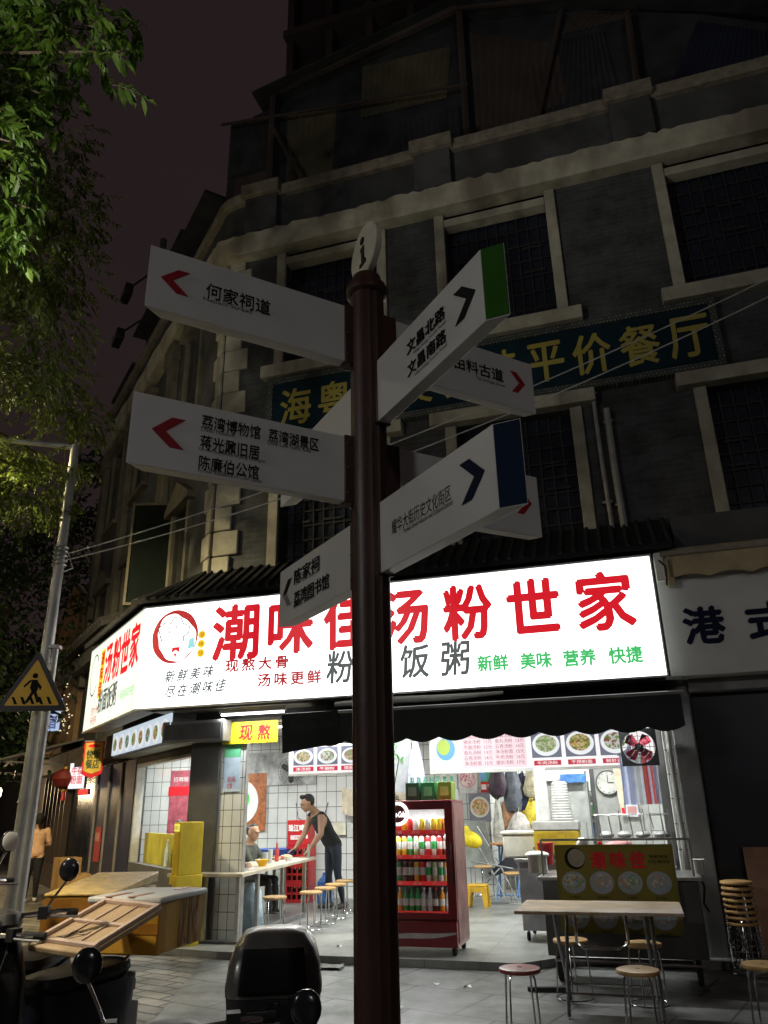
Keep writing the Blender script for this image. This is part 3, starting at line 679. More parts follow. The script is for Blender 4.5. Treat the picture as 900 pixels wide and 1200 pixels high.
# right neighbour: white sign panel, tan awning, dark window
nb = F('neighbour_shopfront', 'dark closed shopfront to the right of the noodle shop', 'shop', 0, 0)
MB().box(5.98, 16, .0, .2, 0, 2.75).build('dark_window', pm('navy_shutter', (.010, .013, .02), .35, var=.3, scale=1, bump=.05), nb, smooth=0)
MB().box(5.96, 16, -.2, .05, 2.753, 2.9).build('beam', GREYM, nb, bevel=.01)
for x in (7.4, 9.2): MB().box(x, x+.08, -.04, .0, 0, 2.75).build('mullion', DGREY, nb, smooth=0)
ns = F('white_shop_sign', 'unlit white shop sign with dark blue characters right of the big lit sign', 'sign', 0, 0)
MB().box(5.78, 15, -.47, -.1, 2.9, 4.3).build('panel', pm('dull_white_panel', (.55, .55, .55), .5, var=.08, scale=1.5, bump=.03), ns, smooth=0)
for ch, x in (('港', 6.21), ('式', 6.88)):
    text('blue_lettering', ch, .42, .40, NAVY_INK, ns, (x, -.475, 3.45), bold=.016)
ta = F('tan_awning', 'folded tan awning with a wavy valance above the unlit white shop sign', 'awning', 0, 0)
TAN = pm('tan_canvas', (.36, .30, .19), .8, var=.25, scale=4, bump=.15)
MB().prism(scallop(5.92, 12, 4.25, 3.98, -.045, 14)[::-1], -.62, -.61).build('valance', TAN, ta, smooth=0)
MB().tube([(5.85, -.58, 4.30), (12, -.58, 4.30)], .055, 10).build('roller', pm('tan_tube', (.25, .22, .17), .6), ta)
MB().box(5.90, 5.97, -.62, -.47, 3.92, 4.24).build('side_cloth', TAN, ta, smooth=0)
mt = F('motor_bracket', 'small white awning bracket between the lit sign and the tan awning', 'bracket', 5.83, -.56, 4.12)
MB().box(-.05, .05, -.05, .05, -.14, .2).build('case', WHITEP, mt, bevel=.01); MB().tube([(0, -.05, .1), (.06, -.06, .02), (.05, -.02, -.2)], .012, 6).build('cable', BLACKP, mt)

# dark blue restaurant board on the wall
db = F('restaurant_board', 'long dark blue board with dim yellow characters high on the grey front wall', 'sign', 0, 0)
BLUEB = pm('dark_blue_board', (.006, .020, .030), .7, var=.35, scale=3, bump=.05, spec=.1)
MB().box(.56, 6.98, -.14, -.02, 6.98, 7.86).build('board', BLUEB, db, smooth=0)
bt = tile('meander_border', (.20, .20, .13), (.07, .08, .06), (.03, .04, .05), .05, .05, .012, 'xz', .5, .6)
m = MB(); m.box(.50, 7.04, -.16, -.01, 7.863, 7.96); m.box(.50, 7.04, -.16, -.01, 6.88, 6.977); m.box(.47, .557, -.158, -.01, 6.88, 7.96); m.box(6.983, 7.07, -.158, -.01, 6.88, 7.96)
m.build('patterned_border', bt, db, smooth=0)
GOLD = pm('dim_yellow_letter', (.32, .27, .055), .5, var=.15, bump=0)
for k, ch in enumerate('海粤轩美食佳平价餐厅'):
    text('yellow_lettering', ch, .50, .62, GOLD, db, (.95+k*.637, -.146, 7.41), bold=.011)
# ------------------------------------------------------------------ inside the shop
hb = F('yellow_header_board', 'yellow board with red characters hung over the opening beside the tiled column', 'sign', .36, -.07)
MB().box(-.40, .42, -.012, .0, 2.43, 2.715).build('board', pm('yellow_board', (.72, .58, .02), .5, var=.1, bump=.02), hb, smooth=0)
for ch, x in (('现', -.05), ('熬', .22)): text('red_lettering', ch, .19, .19, RED_INK, hb, (x, -.016, 2.57), bold=.005, shear=.12)

# lit menu boards
MENU = em('menu_face_glow', (1, .97, .97), .86)
PINK = em('menu_pink_glow', (.98, .74, .80), .78); MRED = em('menu_red_glow', (.62, .02, .06), .7); MTXT = em('menu_text_glow', (.55, .12, .22), .42)
GREYP = em('photo_grey_glow', (.22, .23, .32), .55)
def bowl_photo(parent, x, z, w, h, k, y=-.03):
    MB().box(x-w/2, x+w/2, y-.004, y, z-h/2, z+h/2).build('photo', GREYP, parent, smooth=0)
    MB().prism(disc_poly(x, z-.01, w*.46, h*.42), y-.009, y-.005).build('bowl_photo', em('dish_white_glow', (.95, .97, 1), .75), parent, smooth=0)
    cols = [((.25, .45, .08), (.85, .85, .6), (.5, .6, .2), (.7, .75, .5)), ((.75, .45, .08), (.3, .15, .03), (.85, .7, .3), (.25, .4, .05)), ((.9, .88, .8), (.2, .4, .08), (.85, .8, .75), (.3, .1, .05)), ((.75, .3, .08), (.85, .65, .4), (.4, .15, .05), (.3, .4, .1))][k % 4]
    MB().prism(disc_poly(x, z, w*.35, h*.30), y-.014, y-.010).build('food_photo', food('menu_food_%d' % (k % 4), cols, 34, .55), parent, smooth=0)
mbd = F('menu_lightbox', 'wide lit menu board with pink price list and bowl photos hung across the kitchen', 'menu board', 0, 2.5)
MB().box(2.2, 5.6, -.02, .12, 2.06, 2.72).build('case', WHITEP, mbd, smooth=0)
MB().box(2.23, 5.57, -.028, -.021, 2.10, 2.69).build('lit_face', MENU, mbd, smooth=0)
MB().box(2.72, 3.72, -.033, -.029, 2.12, 2.66).build('price_panel', PINK, mbd, smooth=0)
names = ['牛肉汤粉', '猪杂汤粉', '牛腩汤粉', '鱼丸汤粉', '云吞汤粉', '净汤粉面']
for c in range(2):
    text('price_list', '\n'.join(f'{names[(i+c*2)%6]}  {10+i+c*2}元' for i in range(6)), .44, .46, MTXT, mbd, (2.98+c*.49, -.036, 2.39), line=1.15)
for k, x in enumerate((4.02, 4.52, 5.02)):
    bowl_photo(mbd, x, 2.44, .44, .40, k)
    MB().box(x-.2, x+.2, -.036, -.03, 2.13, 2.2).build('caption', MRED, mbd, smooth=0)
    text('caption_lettering', ('牛肉汤粉', '干捞粉面', '鲜虾云吞')[k], .3, .05, em('caption_white', (1, 1, 1), .9), mbd, (x, -.039, 2.165))
MB().prism(disc_poly(2.47, 2.42, .15, .17), -.034, -.03).build('blue_swirl', em('swirl_blue_glow', (.15, .5, .85), .8), mbd, smooth=0)
MB().prism(disc_poly(2.44, 2.45, .10, .12), -.038, -.035).build('green_swirl', em('swirl_green_glow', (.55, .75, .1), .8), mbd, smooth=0)
mb2 = F('menu_lightbox', 'smaller lit menu board with bowl photos above the man in the black vest', 'menu board', 0, 2.5)
MB().box(-.2, 2.0, -.02, .1, 2.10, 2.58).build('case', WHITEP, mb2, smooth=0)
MB().box(-.18, 1.98, -.028, -.021, 2.13, 2.56).build('lit_face', MENU, mb2, smooth=0)
for k in range(5):
    x = .07+k*.42
    bowl_photo(mb2, x, 2.40, .36, .28, k+1)
    MB().box(x-.18, x+.18, -.036, -.03, 2.165, 2.235).build('caption', MRED, mb2, smooth=0)
    text('caption_lettering', ('净汤粉', '牛腩粉', '猪脚饭', '鱼丸面', '云吞面')[k], .26, .05, em('caption_white', (1, 1, 1), .9), mb2, (x, -.039, 2.2))

# wall posters and things on walls
def poster(label, s, d, z, w, h, build, cat='poster', frame=F):
    t = frame('wall_poster', label, cat, s, d, z); build(t, w, h); return t
def p_bowl(bg, rim, cols, nm, green=None):
    def b(t, w, h):
        MB().box(-w/2, w/2, -.012, 0, -h/2, h/2).build('sheet', bg, t, smooth=0)
        MB().prism(disc_poly(0, 0, min(w, h)*.45), -.016, -.013).build('bowl', rim, t, smooth=0)
        MB().prism(disc_poly(0, 0, min(w, h)*.36), -.020, -.017).build('food', food(nm, cols, 30), t, smooth=0)
    return b
PW = pm('poster_white', (.78, .77, .75), .5, var=.06, bump=0)
poster('poster of a round plate of meat on the tiled wall, below the pink poster', 2.44, 5.18, 1.56, .40, .5, p_bowl(pm('poster_grey', (.24, .24, .30), .5, bump=0), PW, ((.6, .25, .08), (.75, .6, .35), (.3, .4, .1), (.7, .4, .3)), 'plate_food'))
poster('pink poster of sliced meat on the tiled wall above the plate poster', 2.24, 5.18, 2.05, .36, .5, p_bowl(pm('poster_pale', (.70, .68, .68), .5, bump=0), pm('poster_pink', (.72, .45, .48), .5, bump=0), ((.7, .3, .35), (.8, .6, .6), (.6, .15, .2), (.85, .75, .72)), 'pink_food'))
poster('pale round plate poster partly behind the drinks fridge', 1.86, 5.18, 2.03, .36, .5, p_bowl(pm('poster_pale', (.70, .68, .68), .5, bump=0), PW, ((.8, .78, .74), (.6, .55, .5), (.75, .7, .6), (.5, .45, .4)), 'pale_food'))
def p_pay(t, w, h):
    MB().box(-w/2, w/2, -.012, 0, 0, h/2).build('green_half', pm('pay_green', (.08, .45, .2), .5, bump=0), t, smooth=0)
    MB().box(-w/2, 0, -.016, -.013, .02, h/2-.02).build('blue_card', pm('pay_blue', (.2, .4, .7), .5, bump=0), t, smooth=0)
    MB().box(-w/2, w/2, -.012, 0, -h/2, -.003).build('red_half', REDP, t, smooth=0)
    for x in (-w/4, w/4): MB().box(x-.045, x+.045, -.018, -.013, -h/4-.045, -h/4+.045).build('white_patch', PW, t, smooth=0)
poster('small green and red payment card on the edge of the tiled wall', 2.60, 5.18, 2.0, .24, .38, p_pay, 'card')
def p_red(t, w, h):
    MB().box(-w/2, w/2, -.012, 0, -h/2, h/2).build('sheet', pm('poster_dusty_red', (.42, .10, .13), .5, var=.5, scale=7, bump=0), t, smooth=0)
    MB().box(-w/2-.03, w/2, -.018, -.013, h*.22, h*.32).build('red_band', RED_INK, t, smooth=0)
    MB().box(-w/2, w/2, -.018, -.013, -h/2, -h*.22).build('notice', PW, t, smooth=0)
    text('lettering', '招聘服务员', w*.8, .09, PW, t, (0, -.02, h*.40)); text('lettering', '包吃包住\n工资面议', w*.6, .2, pm('poster_grey_ink', (.3, .25, .25), .5, bump=0), t, (0, -.02, -h*.35))
poster('tall red recruiting poster seen through the side window', -3.42, 4.68, 1.52, .72, 1.70, p_red)
def p_green(t, w, h):
    MB().box(-w/2, w/2, -.012, 0, -h/2, h/2).build('sheet', pm('poster_orange', (.38, .13, .05), .5, var=.5, scale=12, bump=0), t, smooth=0)
    MB().prism(disc_poly(-.1, 0, .42), -.018, -.013).build('bowl', PW, t, smooth=0)
    MB().prism(disc_poly(0, .05, .14), -.022, -.019).build('greens', food('greens', ((.08, .5, .08), (.15, .65, .15), (.75, .8, .7), (.05, .35, .08)), 22), t, smooth=0)
poster('orange wall picture of a huge white bowl with chopped greens behind the seated man', -2.12, 4.68, 1.74, .95, 1.05, p_green)
def p_ink(t, w, h):
    MB().box(-w/2, w/2, -.010, 0, -h/2, h/2).build('sheet', pm('ink_mural', (.42, .42, .42), .7, var=.75, scale=3.2, bump=0), t, smooth=0)
poster('grey ink wash mural high on the tiled wall behind the wall fan', -1.35, 4.685, 2.34, 1.5, .62, p_ink)
def p_chk(t, w, h):
    MB().box(-w/2, w/2, -.01, 0, h*.2, h/2).build('green_part', pm('sticker_green', (.15, .55, .3), .5, bump=0), t, smooth=0)
    MB().box(-w/2, w/2, -.008, 0, -h/2, h*.2-.002).build('blue_part', pm('sticker_blue', (.55, .68, .82), .5, bump=0), t, smooth=0)
    text('lettering', '请扫码\n付款', w*.5, .16, RED_INK, t, (0, -.012, -h*.32))
poster('green and blue paper notice stuck on the tiled column', .10, -.025, 2.14, .24, .62, p_chk, 'notice')
# small wall fan on the ink mural
wfan = F('wall_fan', 'black wall fan with its cage mounted in front of the ink mural', 'fan', -1.02, 4.45, 2.27, rz=R(20))
m = MB()
for k in range(5): m.ring((0, -.08, 0), .05+.05*k, .004, 24, 5, 'y')
for k in range(12): a = PI*k/12; m.tube([(-.25*math.cos(a), -.08, -.25*math.sin(a)), (.25*math.cos(a), -.08, .25*math.sin(a))], .003, 4)
m.build('cage', pm('fan_grey', (.12, .12, .12), .4), wfan)
m = MB()
for k in range(3):
    a = 2*PI*k/3+.5; m.ell((.11*math.cos(a), -.05, .11*math.sin(a)), (.11, .01, .055), rot=Euler((0, -a, 0)))
m.build('blade', BLACKP, wfan); MB().lathe([(.05, -.07), (.06, 0), (.05, .12)], axis='y').build('motor', BLACKP, wfan); MB().tube([(0, .1, 0), (0, .2, -.1), (0, .22, -.18)], .025).build('bracket', BLACKP, wfan)
# doorway curtain
for k, (x, lab) in enumerate(((.38, 'left half of the cream doorway curtain behind the man'), (1.15, 'right half of the cream doorway curtain behind the man, gathered to the side'))):
    cu = F('door_curtain', lab, 'curtain', x, 4.5, 1.95)
    def f(u, v, k=k):
        sx = (u-.5)*(.78 if v > .6 or k == 0 else .35+.43*v) + (0 if k == 0 else (1-v)*.15); return (sx, .03*math.sin(u*22), (v-1)*(.45 if k == 0 else 1.1) - (.06*math.sin(PI*u) if k == 0 else 0))
    MB().grid(f, 20, 8).build('cloth', pm('cream_cloth', (.62, .54, .42), .85, var=.3, scale=5), cu)
    if k == 0: MB().prism(disc_poly(.05, -.18, .09, .12, 10), -.05, -.045).build('red_print', RED_INK, cu, smooth=0)
    else: text('print', '福', .16, .18, BLACK_INK, cu, (-.12, -.05, -.25))
# wall cable, switch plate
cb = F('wall_cable', 'grey cable looping down the white tiles to a small socket', 'cable', -.55, 4.66, 1.55)
MB().tube([(-.45, 0, .15), (-.4, -.01, -.12), (-.1, -.01, -.25), (.12, -.01, -.12), (.2, 0, .15)], .008, 6).build('wire', DGREY, cb); MB().box(.32, .56, -.03, 0, -.42, -.2).build('socket', pm('ivory', (.66, .64, .5), .5, bump=0), cb)

# --- drinks fridge
fr = F('drinks_fridge', 'red glass door drinks fridge with lit shelves standing at the shop opening', 'fridge', 2.75, -.28)
FRED = pm('fridge_red', (.17, .006, .012), .3, var=.25, scale=2, bump=.02, coat=.3)
m = MB(); m.box(-.46, -.42, -.28, .32, .16, 1.66); m.box(.42, .46, -.28, .32, .16, 1.66); m.box(-.42, .42, .28, .32, .16, 1.66); m.box(-.42, .42, -.28, .28, 1.60, 1.66); m.box(-.42, .42, -.28, .28, .16, .46)
m.build('cabinet', FRED, fr, bevel=.012)
side = MB().box(.461, .466, -.24, .30, .2, 1.62).build('side_print', pm('faded_side_print', (.34, .17, .16), .5, var=.6, scale=3.5, bump=.03), fr, smooth=0)
m = MB(); m.box(-.47, -.38, -.33, -.285, .44, 1.66); m.box(.37, .47, -.33, -.285, .44, 1.66); m.box(-.38, .37, -.33, -.285, 1.56, 1.66); m.box(-.38, .37, -.33, -.285, .44, .50)
dr = m.build('door', FRED, fr, bevel=.008)
MB().add([(-.38, -.31, .50), (.37, -.31, .50), (.37, -.31, 1.56), (-.38, -.31, 1.56)], [(0, 1, 2, 3)]).build('pane', glass('clear_glass'), dr, smooth=0)
MB().tube([(.44, -.35, .8), (.44, -.365, .85), (.44, -.365, 1.15), (.44, -.35, 1.2)], .01, 6).build('handle', BLACKP, dr)
MB().box(-.41, .41, .26, .278, .47, 1.59).build('back_liner', pm('liner_white', (.6, .62, .62), .5, bump=0), fr, smooth=0)
m = MB(); m.box(-.418, -.41, -.27, .27, .47, 1.59); m.box(.41, .418, -.27, .27, .47, 1.59); m.build('side_liner', _m['liner_white'], fr, smooth=0)
SHZ = (.50, .80, 1.07, 1.33)
for z in SHZ:
    sf = MB().box(-.40, .40, -.25, .25, z-.012, z).build('shelf', STEEL, fr, smooth=0)
    MB().box(-.40, .40, -.275, -.252, z-.03, z+.012).build('price_strip', em('strip_red_glow', (.8, .03, .03), .35), sf, smooth=0)
    for k in range(3): text('strip_lettering', ('可乐', '雪碧', '芬达', '凉茶')[(k+int(z*10)) % 4], .10, .028, PW, sf, (-.2+k*.22, -.278, z-.009))
for x in (-.395, .395):
    MB().box(x-.008, x+.008, -.27, -.255, .5, 1.55).build('light_strip', em('fridge_led', (.95, 1, 1), 5), fr, smooth=0)
area_light('fridge_lamp', (0, -.15, 1.585), (0, 0, 0), .7, .2, 16, (.95, 1, 1), fr); area_light('fridge_lamp_low', (0, -.24, 1.3), (R(-60), 0, 0), .7, .05, 14, (.95, 1, 1), fr)
m = MB(); m.lathe([(.13, 0), (.13, .02), (.11, .03)], (-.17, -.355, 1.52), axis='y', n=32); lg = m.build('round_lamp', em('lamp_white_glow', (1, 1, 1), 1.6), fr)
m = MB(); m.prism(disc_poly(-.17, 1.52, .095), -.364, -.357); m.build('lamp_face', pm('lamp_face_red', (.25, .04, .05), .4, bump=0), lg, smooth=0)
text('lamp_lettering', 'Coca-Cola', .175, .06, em('lamp_white_glow', (1, 1, 1), 1.6), lg, (-.17, -.368, 1.515), bold=.003, shear=.3)
lowp = MB().box(-.46, .46, -.325, -.285, .17, .42).build('lower_panel', FRED, fr, bevel=.006)
m = MB()
for k in range(16):
    a, b = k/16, (k+1)/16; w_ = lambda u: .235+.08*(3*u*u-2*u**3)+.02*math.sin(u*6); th = lambda u: .018+.035*math.sin(PI*u)
    m.add([(-.45+.9*a, -.328, w_(a)-th(a)/2), (-.45+.9*b, -.328, w_(b)-th(b)/2), (-.45+.9*b, -.328, w_(b)+th(b)/2), (-.45+.9*a, -.328, w_(a)+th(a)/2)], [(0, 1, 2, 3)])
m.build('white_wave', pm('wave_grey', (.45, .40, .40), .4, bump=0), lowp, smooth=0)
for x, y in ((-.4, -.22), (.4, -.22), (-.4, .24), (.4, .24)):
    MB().lathe([(.04, -.02), (.045, 0), (.04, .02)], (x, y, .125), axis='x', n=14).build('caster', RUBBER, fr)
    
# drinks: bottles and cans
def drink(kind, liquid, cap, lab, name_label, group, s, d, z):
    nm = 'drink_can' if kind == 'can' else 'drink_bottle'
    t = F(nm, name_label, 'can' if kind == 'can' else 'bottle', s, d, z, 0, group)
    if kind == 'can':
        MB().lathe([(.027, 0), (.033, .008), (.033, .125), (.028, .135)], n=12).build('body', liquid, t); MB().lathe([(.028, .1355), (.026, .139)], n=12).build('lid', STEEL, t)
    elif kind == 'tall':
        MB().lathe([(.029, 0), (.033, .01), (.033, .07)], n=12).build('body', liquid, t); MB().lathe([(.0332, .0705), (.0332, .15)], n=12, cap=False).build('label_band', lab, t); MB().lathe([(.033, .1505), (.033, .185), (.029, .20)], n=12).build('shoulder', liquid, t); MB().lathe([(.029, .2005), (.026, .206)], n=12).build('lid', STEEL, t)
    else:
        MB().lathe([(.028, 0), (.033, .01), (.033, .14), (.030, .165), (.013, .205), (.012, .222)], n=12).build('body', liquid, t)
        MB().lathe([(.0335, .06), (.0335, .13)], n=12, cap=False).build('label_band', lab, t); MB().lathe([(.016, .223), (.016, .242), (.012, .245)], n=10).build('cap', cap, t)
    return t
cA = {'orange': pm('drink_orange', (.75, .28, .02), .25, bump=0), 'green': pm('drink_green', (.05, .38, .10), .25, bump=0), 'clear': pm('drink_clear', (.5, .58, .58), .15, bump=0), 'red': pm('drink_red', (.62, .03, .03), .3, bump=0),
      'yellow': pm('drink_yellow', (.78, .55, .05), .3, bump=0), 'white': pm('drink_white', (.72, .74, .7), .3, bump=0), 'pale green': pm('drink_palegreen', (.38, .55, .28), .3, bump=0), 'brown': pm('drink_brown', (.08, .04, .03), .3, bump=0)}
rows = [(0, 'bottle', ['clear', 'orange', 'orange', 'green', 'green', 'green', 'clear', 'clear', 'brown', 'orange', 'clear'], 'bottom'),
        (1, 'tall', ['pale green', 'pale green', 'green', 'brown', 'brown', 'yellow', 'red', 'white', 'pale green', 'white', 'yellow'], 'lower middle'),
        (2, 'tall', ['clear', 'white', 'yellow', 'yellow', 'green', 'pale green', 'white', 'red', 'white', 'red', 'brown'], 'upper middle'),
        (3, 'can', ['red', 'white', 'red', 'orange', 'red', 'white', 'yellow', 'white', 'yellow', 'yellow', 'orange'], 'top')]
for ri, kind, cols, nm in rows:
    for k, c in enumerate(cols):
        word = {'bottle': 'bottle', 'tall': 'tall can', 'can': 'short can'}[kind]
        for row_d in (-.20, -.12) if kind != 'bottle' else (-.19,):
            drink(kind, cA[c], cA['red' if c in ('brown', 'red') else 'green' if c == 'green' else 'white'], cA['white'] if c != 'white' else cA['green'],
                  f'{c} drink {word} on the {nm} shelf of the glass door fridge', 'drinks on the fridge shelves', 2.75-.35+k*.070+random.uniform(-.003, .003), -.28+row_d, SHZ[ri]+.001)
# things on top of the fridge
for k, (x, c, lab) in enumerate(((-.05, (.03, .12, .06), 'dark green carton, leftmost of the row on top of the drinks fridge'), (.14, (.04, .3, .10), 'bright green carton with a pale square on top of the drinks fridge'), (.34, (.30, .42, .06), 'yellow green carton, rightmost on top of the drinks fridge'))):
    t = F('drink_carton', lab, 'carton', 2.75+x, -.3, 1.66, 0, 'cartons on the fridge')
    MB().box(-.085, .085, -.1, .1, 0, .2).build('box', pm('carton_%d' % k, c, .5, bump=0), t, bevel=.004); MB().box(-.05, .05, -.104, -.101, .05, .15).build('print', pm('carton_print_%d' % k, tuple(min(1, q*2+.1) for q in c), .5, bump=0), t, smooth=0)
bb = F('bottle_crate', 'clear crate of empty bottles behind the cartons on the drinks fridge', 'crate', 2.85, -.02, 1.66)
m = MB(); m.box(-.3, .3, -.1, -.094, 0, .12); m.box(-.3, .3, .094, .1, 0, .12); m.box(-.3, -.294, -.094, .094, 0, .12); m.box(.294, .3, -.094, .094, 0, .12); m.build('side_rail', _m['drink_clear'], bb, smooth=0)
m = MB()
for i in range(7):
    for j in range(2): m.lathe([(.03, 0), (.03, .17), (.012, .23), (.012, .27)], (-.25+i*.083, -.05+j*.1, .003), n=10)
m.build('bottles', pm('green_glass', (.10, .22, .16), .15, bump=0), bb)
vp = F('potted_bamboo', 'small lucky bamboo in a glass vase at the left end of the drinks fridge top', 'plant', 2.42, -.32, 1.66)
MB().lathe([(.035, 0), (.045, .05), (.03, .16), (.04, .2)]).build('vase', pm('drink_clear2', (.35, .4, .34), .15, bump=0), vp)
m = MB()
for a, b in (((-.01, 0, .1), (-.06, 0, .55)), ((.02, 0, .1), (.1, .02, .5)), ((0, .01, .1), (.01, .03, .62))): m.tube([a, b], .007, 6)
m.build('stem', pm('stem_green', (.10, .2, .05), .5, bump=0), vp)
m = MB()
for k in range(46):
    c = random.choice(((-.06, 0, .5), (.1, .02, .48), (.01, .03, .58))); a = random.uniform(0, 6.28); e = random.uniform(-.5, .9); l = random.uniform(.07, .14)
    d_ = Vector((math.cos(a)*math.cos(e), math.sin(a)*math.cos(e), math.sin(e))); p = Vector(c)+Vector((0, 0, random.uniform(-.1, .06))); q_ = d_.cross(Vector((0, 0, 1))).normalized()*.014
    m.add([p, p+d_*l*.5+q_, p+d_*l, p+d_*l*.5-q_], [(0, 1, 2, 3)])
m.build('foliage', leafmat('bamboo_leaf', [(.03, .12, .02), (.08, .25, .05)]), vp, smooth=0)
hg = F('hanging_bag', 'small patterned lilac bag hung beside the left end of the wide menu board', 'bag', 2.22, 1.6, 2.18)
MB().loft([[(x*w*.5, y*.03, z) for x, y in ((-1, -1), (1, -1), (1, 1), (-1, 1))] for z, w in ((.3, .06), (.1, .16), (-.1, .22), (-.3, .24))]).build('bag', pm('lilac_bag', (.42, .40, .62), .6, var=.5, scale=14), hg)
rl = F('roller_shutter', 'plain grey panel hanging behind the drinks fridge, left of the wide menu board', 'panel', 1.85, 1.8, 2.15)
MB().box(-.22, .24, 0, .03, -.36, .5).build('panel', pm('grey_panel', (.38, .39, .42), .6, bump=0), rl, smooth=0); MB().box(-.36, -.225, 0, .02, -.25, .5).build('green_strip', pm('lime_strip', (.5, .6, .1), .5, bump=0), rl, smooth=0)

# folding chair, mats and yellow bag near the plate poster
fc = F('folding_chair', 'folded grey metal chairs and mats leaning on the tiled wall behind the yellow stool', 'chair', 2.72, 4.7, FLOOR)
m = MB(); m.tube([(-.5, .1, 1.2), (-.1, -.1, .6), (.25, -.35, 0)], .014, 6); m.tube([(-.3, .2, 1.15), (.1, 0, .55), (.4, -.25, 0)], .014, 6); m.tube([(-.4, -.3, 0), (.1, 0, .5), (.45, .2, .95)], .014, 6); m.tube([(-.35, -.3, .62), (.35, -.2, .5)], .014, 6); m.build('frame', STEELD, fc)
MB().hexa([(-.5, .2, .5), (.0, .05, .5), (.0, .1, .5), (-.5, .25, .5)], [(-.62, .32, 1.25), (-.15, .25, 1.25), (-.15, .28, 1.25), (-.62, .36, 1.25)]).build('mat', pm('grey_mat', (.30, .32, .30), .7), fc)
MB().hexa([(-.05, .0, .35), (.4, .1, .5), (.4, .14, .5), (-.05, .06, .35)], [(-.1, -.1, .42), (.3, -.05, .72), (.3, 0, .72), (-.1, -.03, .42)]).build('seat', pm('dark_seat', (.05, .05, .06), .6), fc)
yb = F('yellow_bag', 'crumpled yellow bag hung on the folded chairs by the plate poster', 'bag', 2.42, 4.3, 1.05)
MB().ell((0, 0, 0), (.2, .1, .13), rot=Euler((0, R(25), 0))).ell((-.08, 0, .1), (.08, .07, .12)).build('bag', pm('bag_yellow', (.75, .58, .02), .5, var=.3, scale=9, bump=.4), yb)
ys = F('plastic_stool', 'small yellow plastic step stool on the shop floor beside the folded chairs', 'stool', 2.60, 3.7, FLOOR)
YS = pm('stool_yellow', (.70, .42, .04), .4, bump=0)
MB().box(-.15, .15, -.13, .13, .30, .33).build('seat', YS, ys, bevel=.012)
for sx in (-1, 1):
    for sy in (-1, 1): MB().hexa([(sx*.15-.03, sy*.13-.02, 0), (sx*.15+.03, sy*.13-.02, 0), (sx*.15+.03, sy*.13+.02, 0), (sx*.15-.03, sy*.13+.02, 0)], [(sx*.12-.05, sy*.11-.02, .30), (sx*.12+.05, sy*.11-.02, .30), (sx*.12+.05, sy*.11+.02, .30), (sx*.12-.05, sy*.11+.02, .30)]).build('leg', YS, ys, bevel=.006)
MB().prism([(-.09, .22), (.09, .22), (.09, .3), (-.09, .3)], -.125, -.105).build('apron', YS, ys)
# tall folding table with blue legs + wooden stool
ft = F('folding_table', 'small orange topped folding table with blue legs left of the steel counter', 'table', 2.98, 4.9, FLOOR)
MB().box(-.3, .3, -.25, .25, .86, .89).build('tabletop', pm('orange_wood', (.55, .27, .10), .5), ft, bevel=.006)
BLUEL = pm('blue_leg', (.10, .22, .45), .4, bump=0)
for sx in (-.2, .15): MB().tube([(sx-.05, -.22, 0), (sx, 0, .45), (sx+.05, .2, .86)], .018, 6).build('leg', BLUEL, ft); MB().tube([(sx-.05, .22, 0), (sx, 0, .45), (sx+.05, -.2, .86)], .018, 6).build('leg', BLUEL, ft)
MB().tube([(-.25, -.2, .08), (.4, -.2, .06)], .014, 6).build('brace', BLUEL, ft)

# bags hanging in the kitchen doorway
bagdefs = [(2.86, 2.0, .22, .55, (.05, .03, .045), 'dark maroon bag hanging at the top left of the doorway'), (3.12, 1.9, .24, .75, (.12, .13, .16), 'dark grey plastic bag hanging in the middle of the doorway'), (3.30, 1.8, .18, .6, (.02, .025, .06), 'navy cloth bag hanging beside the dark grey bag'), (3.48, 1.98, .2, .5, (.45, .40, .28), 'beige bag hanging above the yellow bag in the doorway'),
           (3.44, 1.45, .24, .4, (.78, .58, .06), 'bright yellow bag of food hanging low in the doorway'), (3.0, 1.42, .22, .5, (.38, .20, .10), 'brown bag of bread hanging low on the left of the doorway'), (3.2, 1.25, .3, .35, (.62, .58, .55), 'pale plastic bag hanging lowest in the doorway'), (2.83, 1.3, .14, .7, (.5, .5, .46), 'narrow pale sack hanging along the left edge of the doorway')]
for k, (s, z, w, h, c, lab) in enumerate(bagdefs):
    t = F('hanging_bag', lab, 'bag', s, 4.75+.05*(k % 3), z, 0, 'bags hanging in the kitchen doorway')
    rings = []
    rn = random.Random(k)
    for zz, q in ((.5, .2), (.38, .5), (.2, .75), (0, .9), (-.2, 1), (-.38, .92), (-.5, .6)):
        rings.append([(math.cos(2*PI*j/14)*w*.70*q*(1+rn.uniform(-.28, .28)), math.sin(2*PI*j/14)*w*.3*q*(1+rn.uniform(-.3, .3)), zz*h*1.08+rn.uniform(-.04, .04)) for j in range(14)])
    MB().loft(rings).build('sack', pm('bag_%d' % k, c, .4, var=.5, scale=10, bump=.5, bscale=18), t)
    MB().tube([(0, 0, h*.5), (.01, 0, h*.5+.12)], .008, 5).build('string', pm('bag_%d' % k, c), t)
rk = F('hanging_rail', 'steel rail across the kitchen doorway that the bags hang from', 'rail', 3.2, 4.78, 2.36)
MB().tube([(-.6, 0, 0), (.6, 0, 0)], .012, 6).build('rail', STEELD, rk)
for x in (-.55, .55): MB().tube([(x, 0, 0), (x, 0, .55)], .008, 5).build('hanger', STEELD, rk)

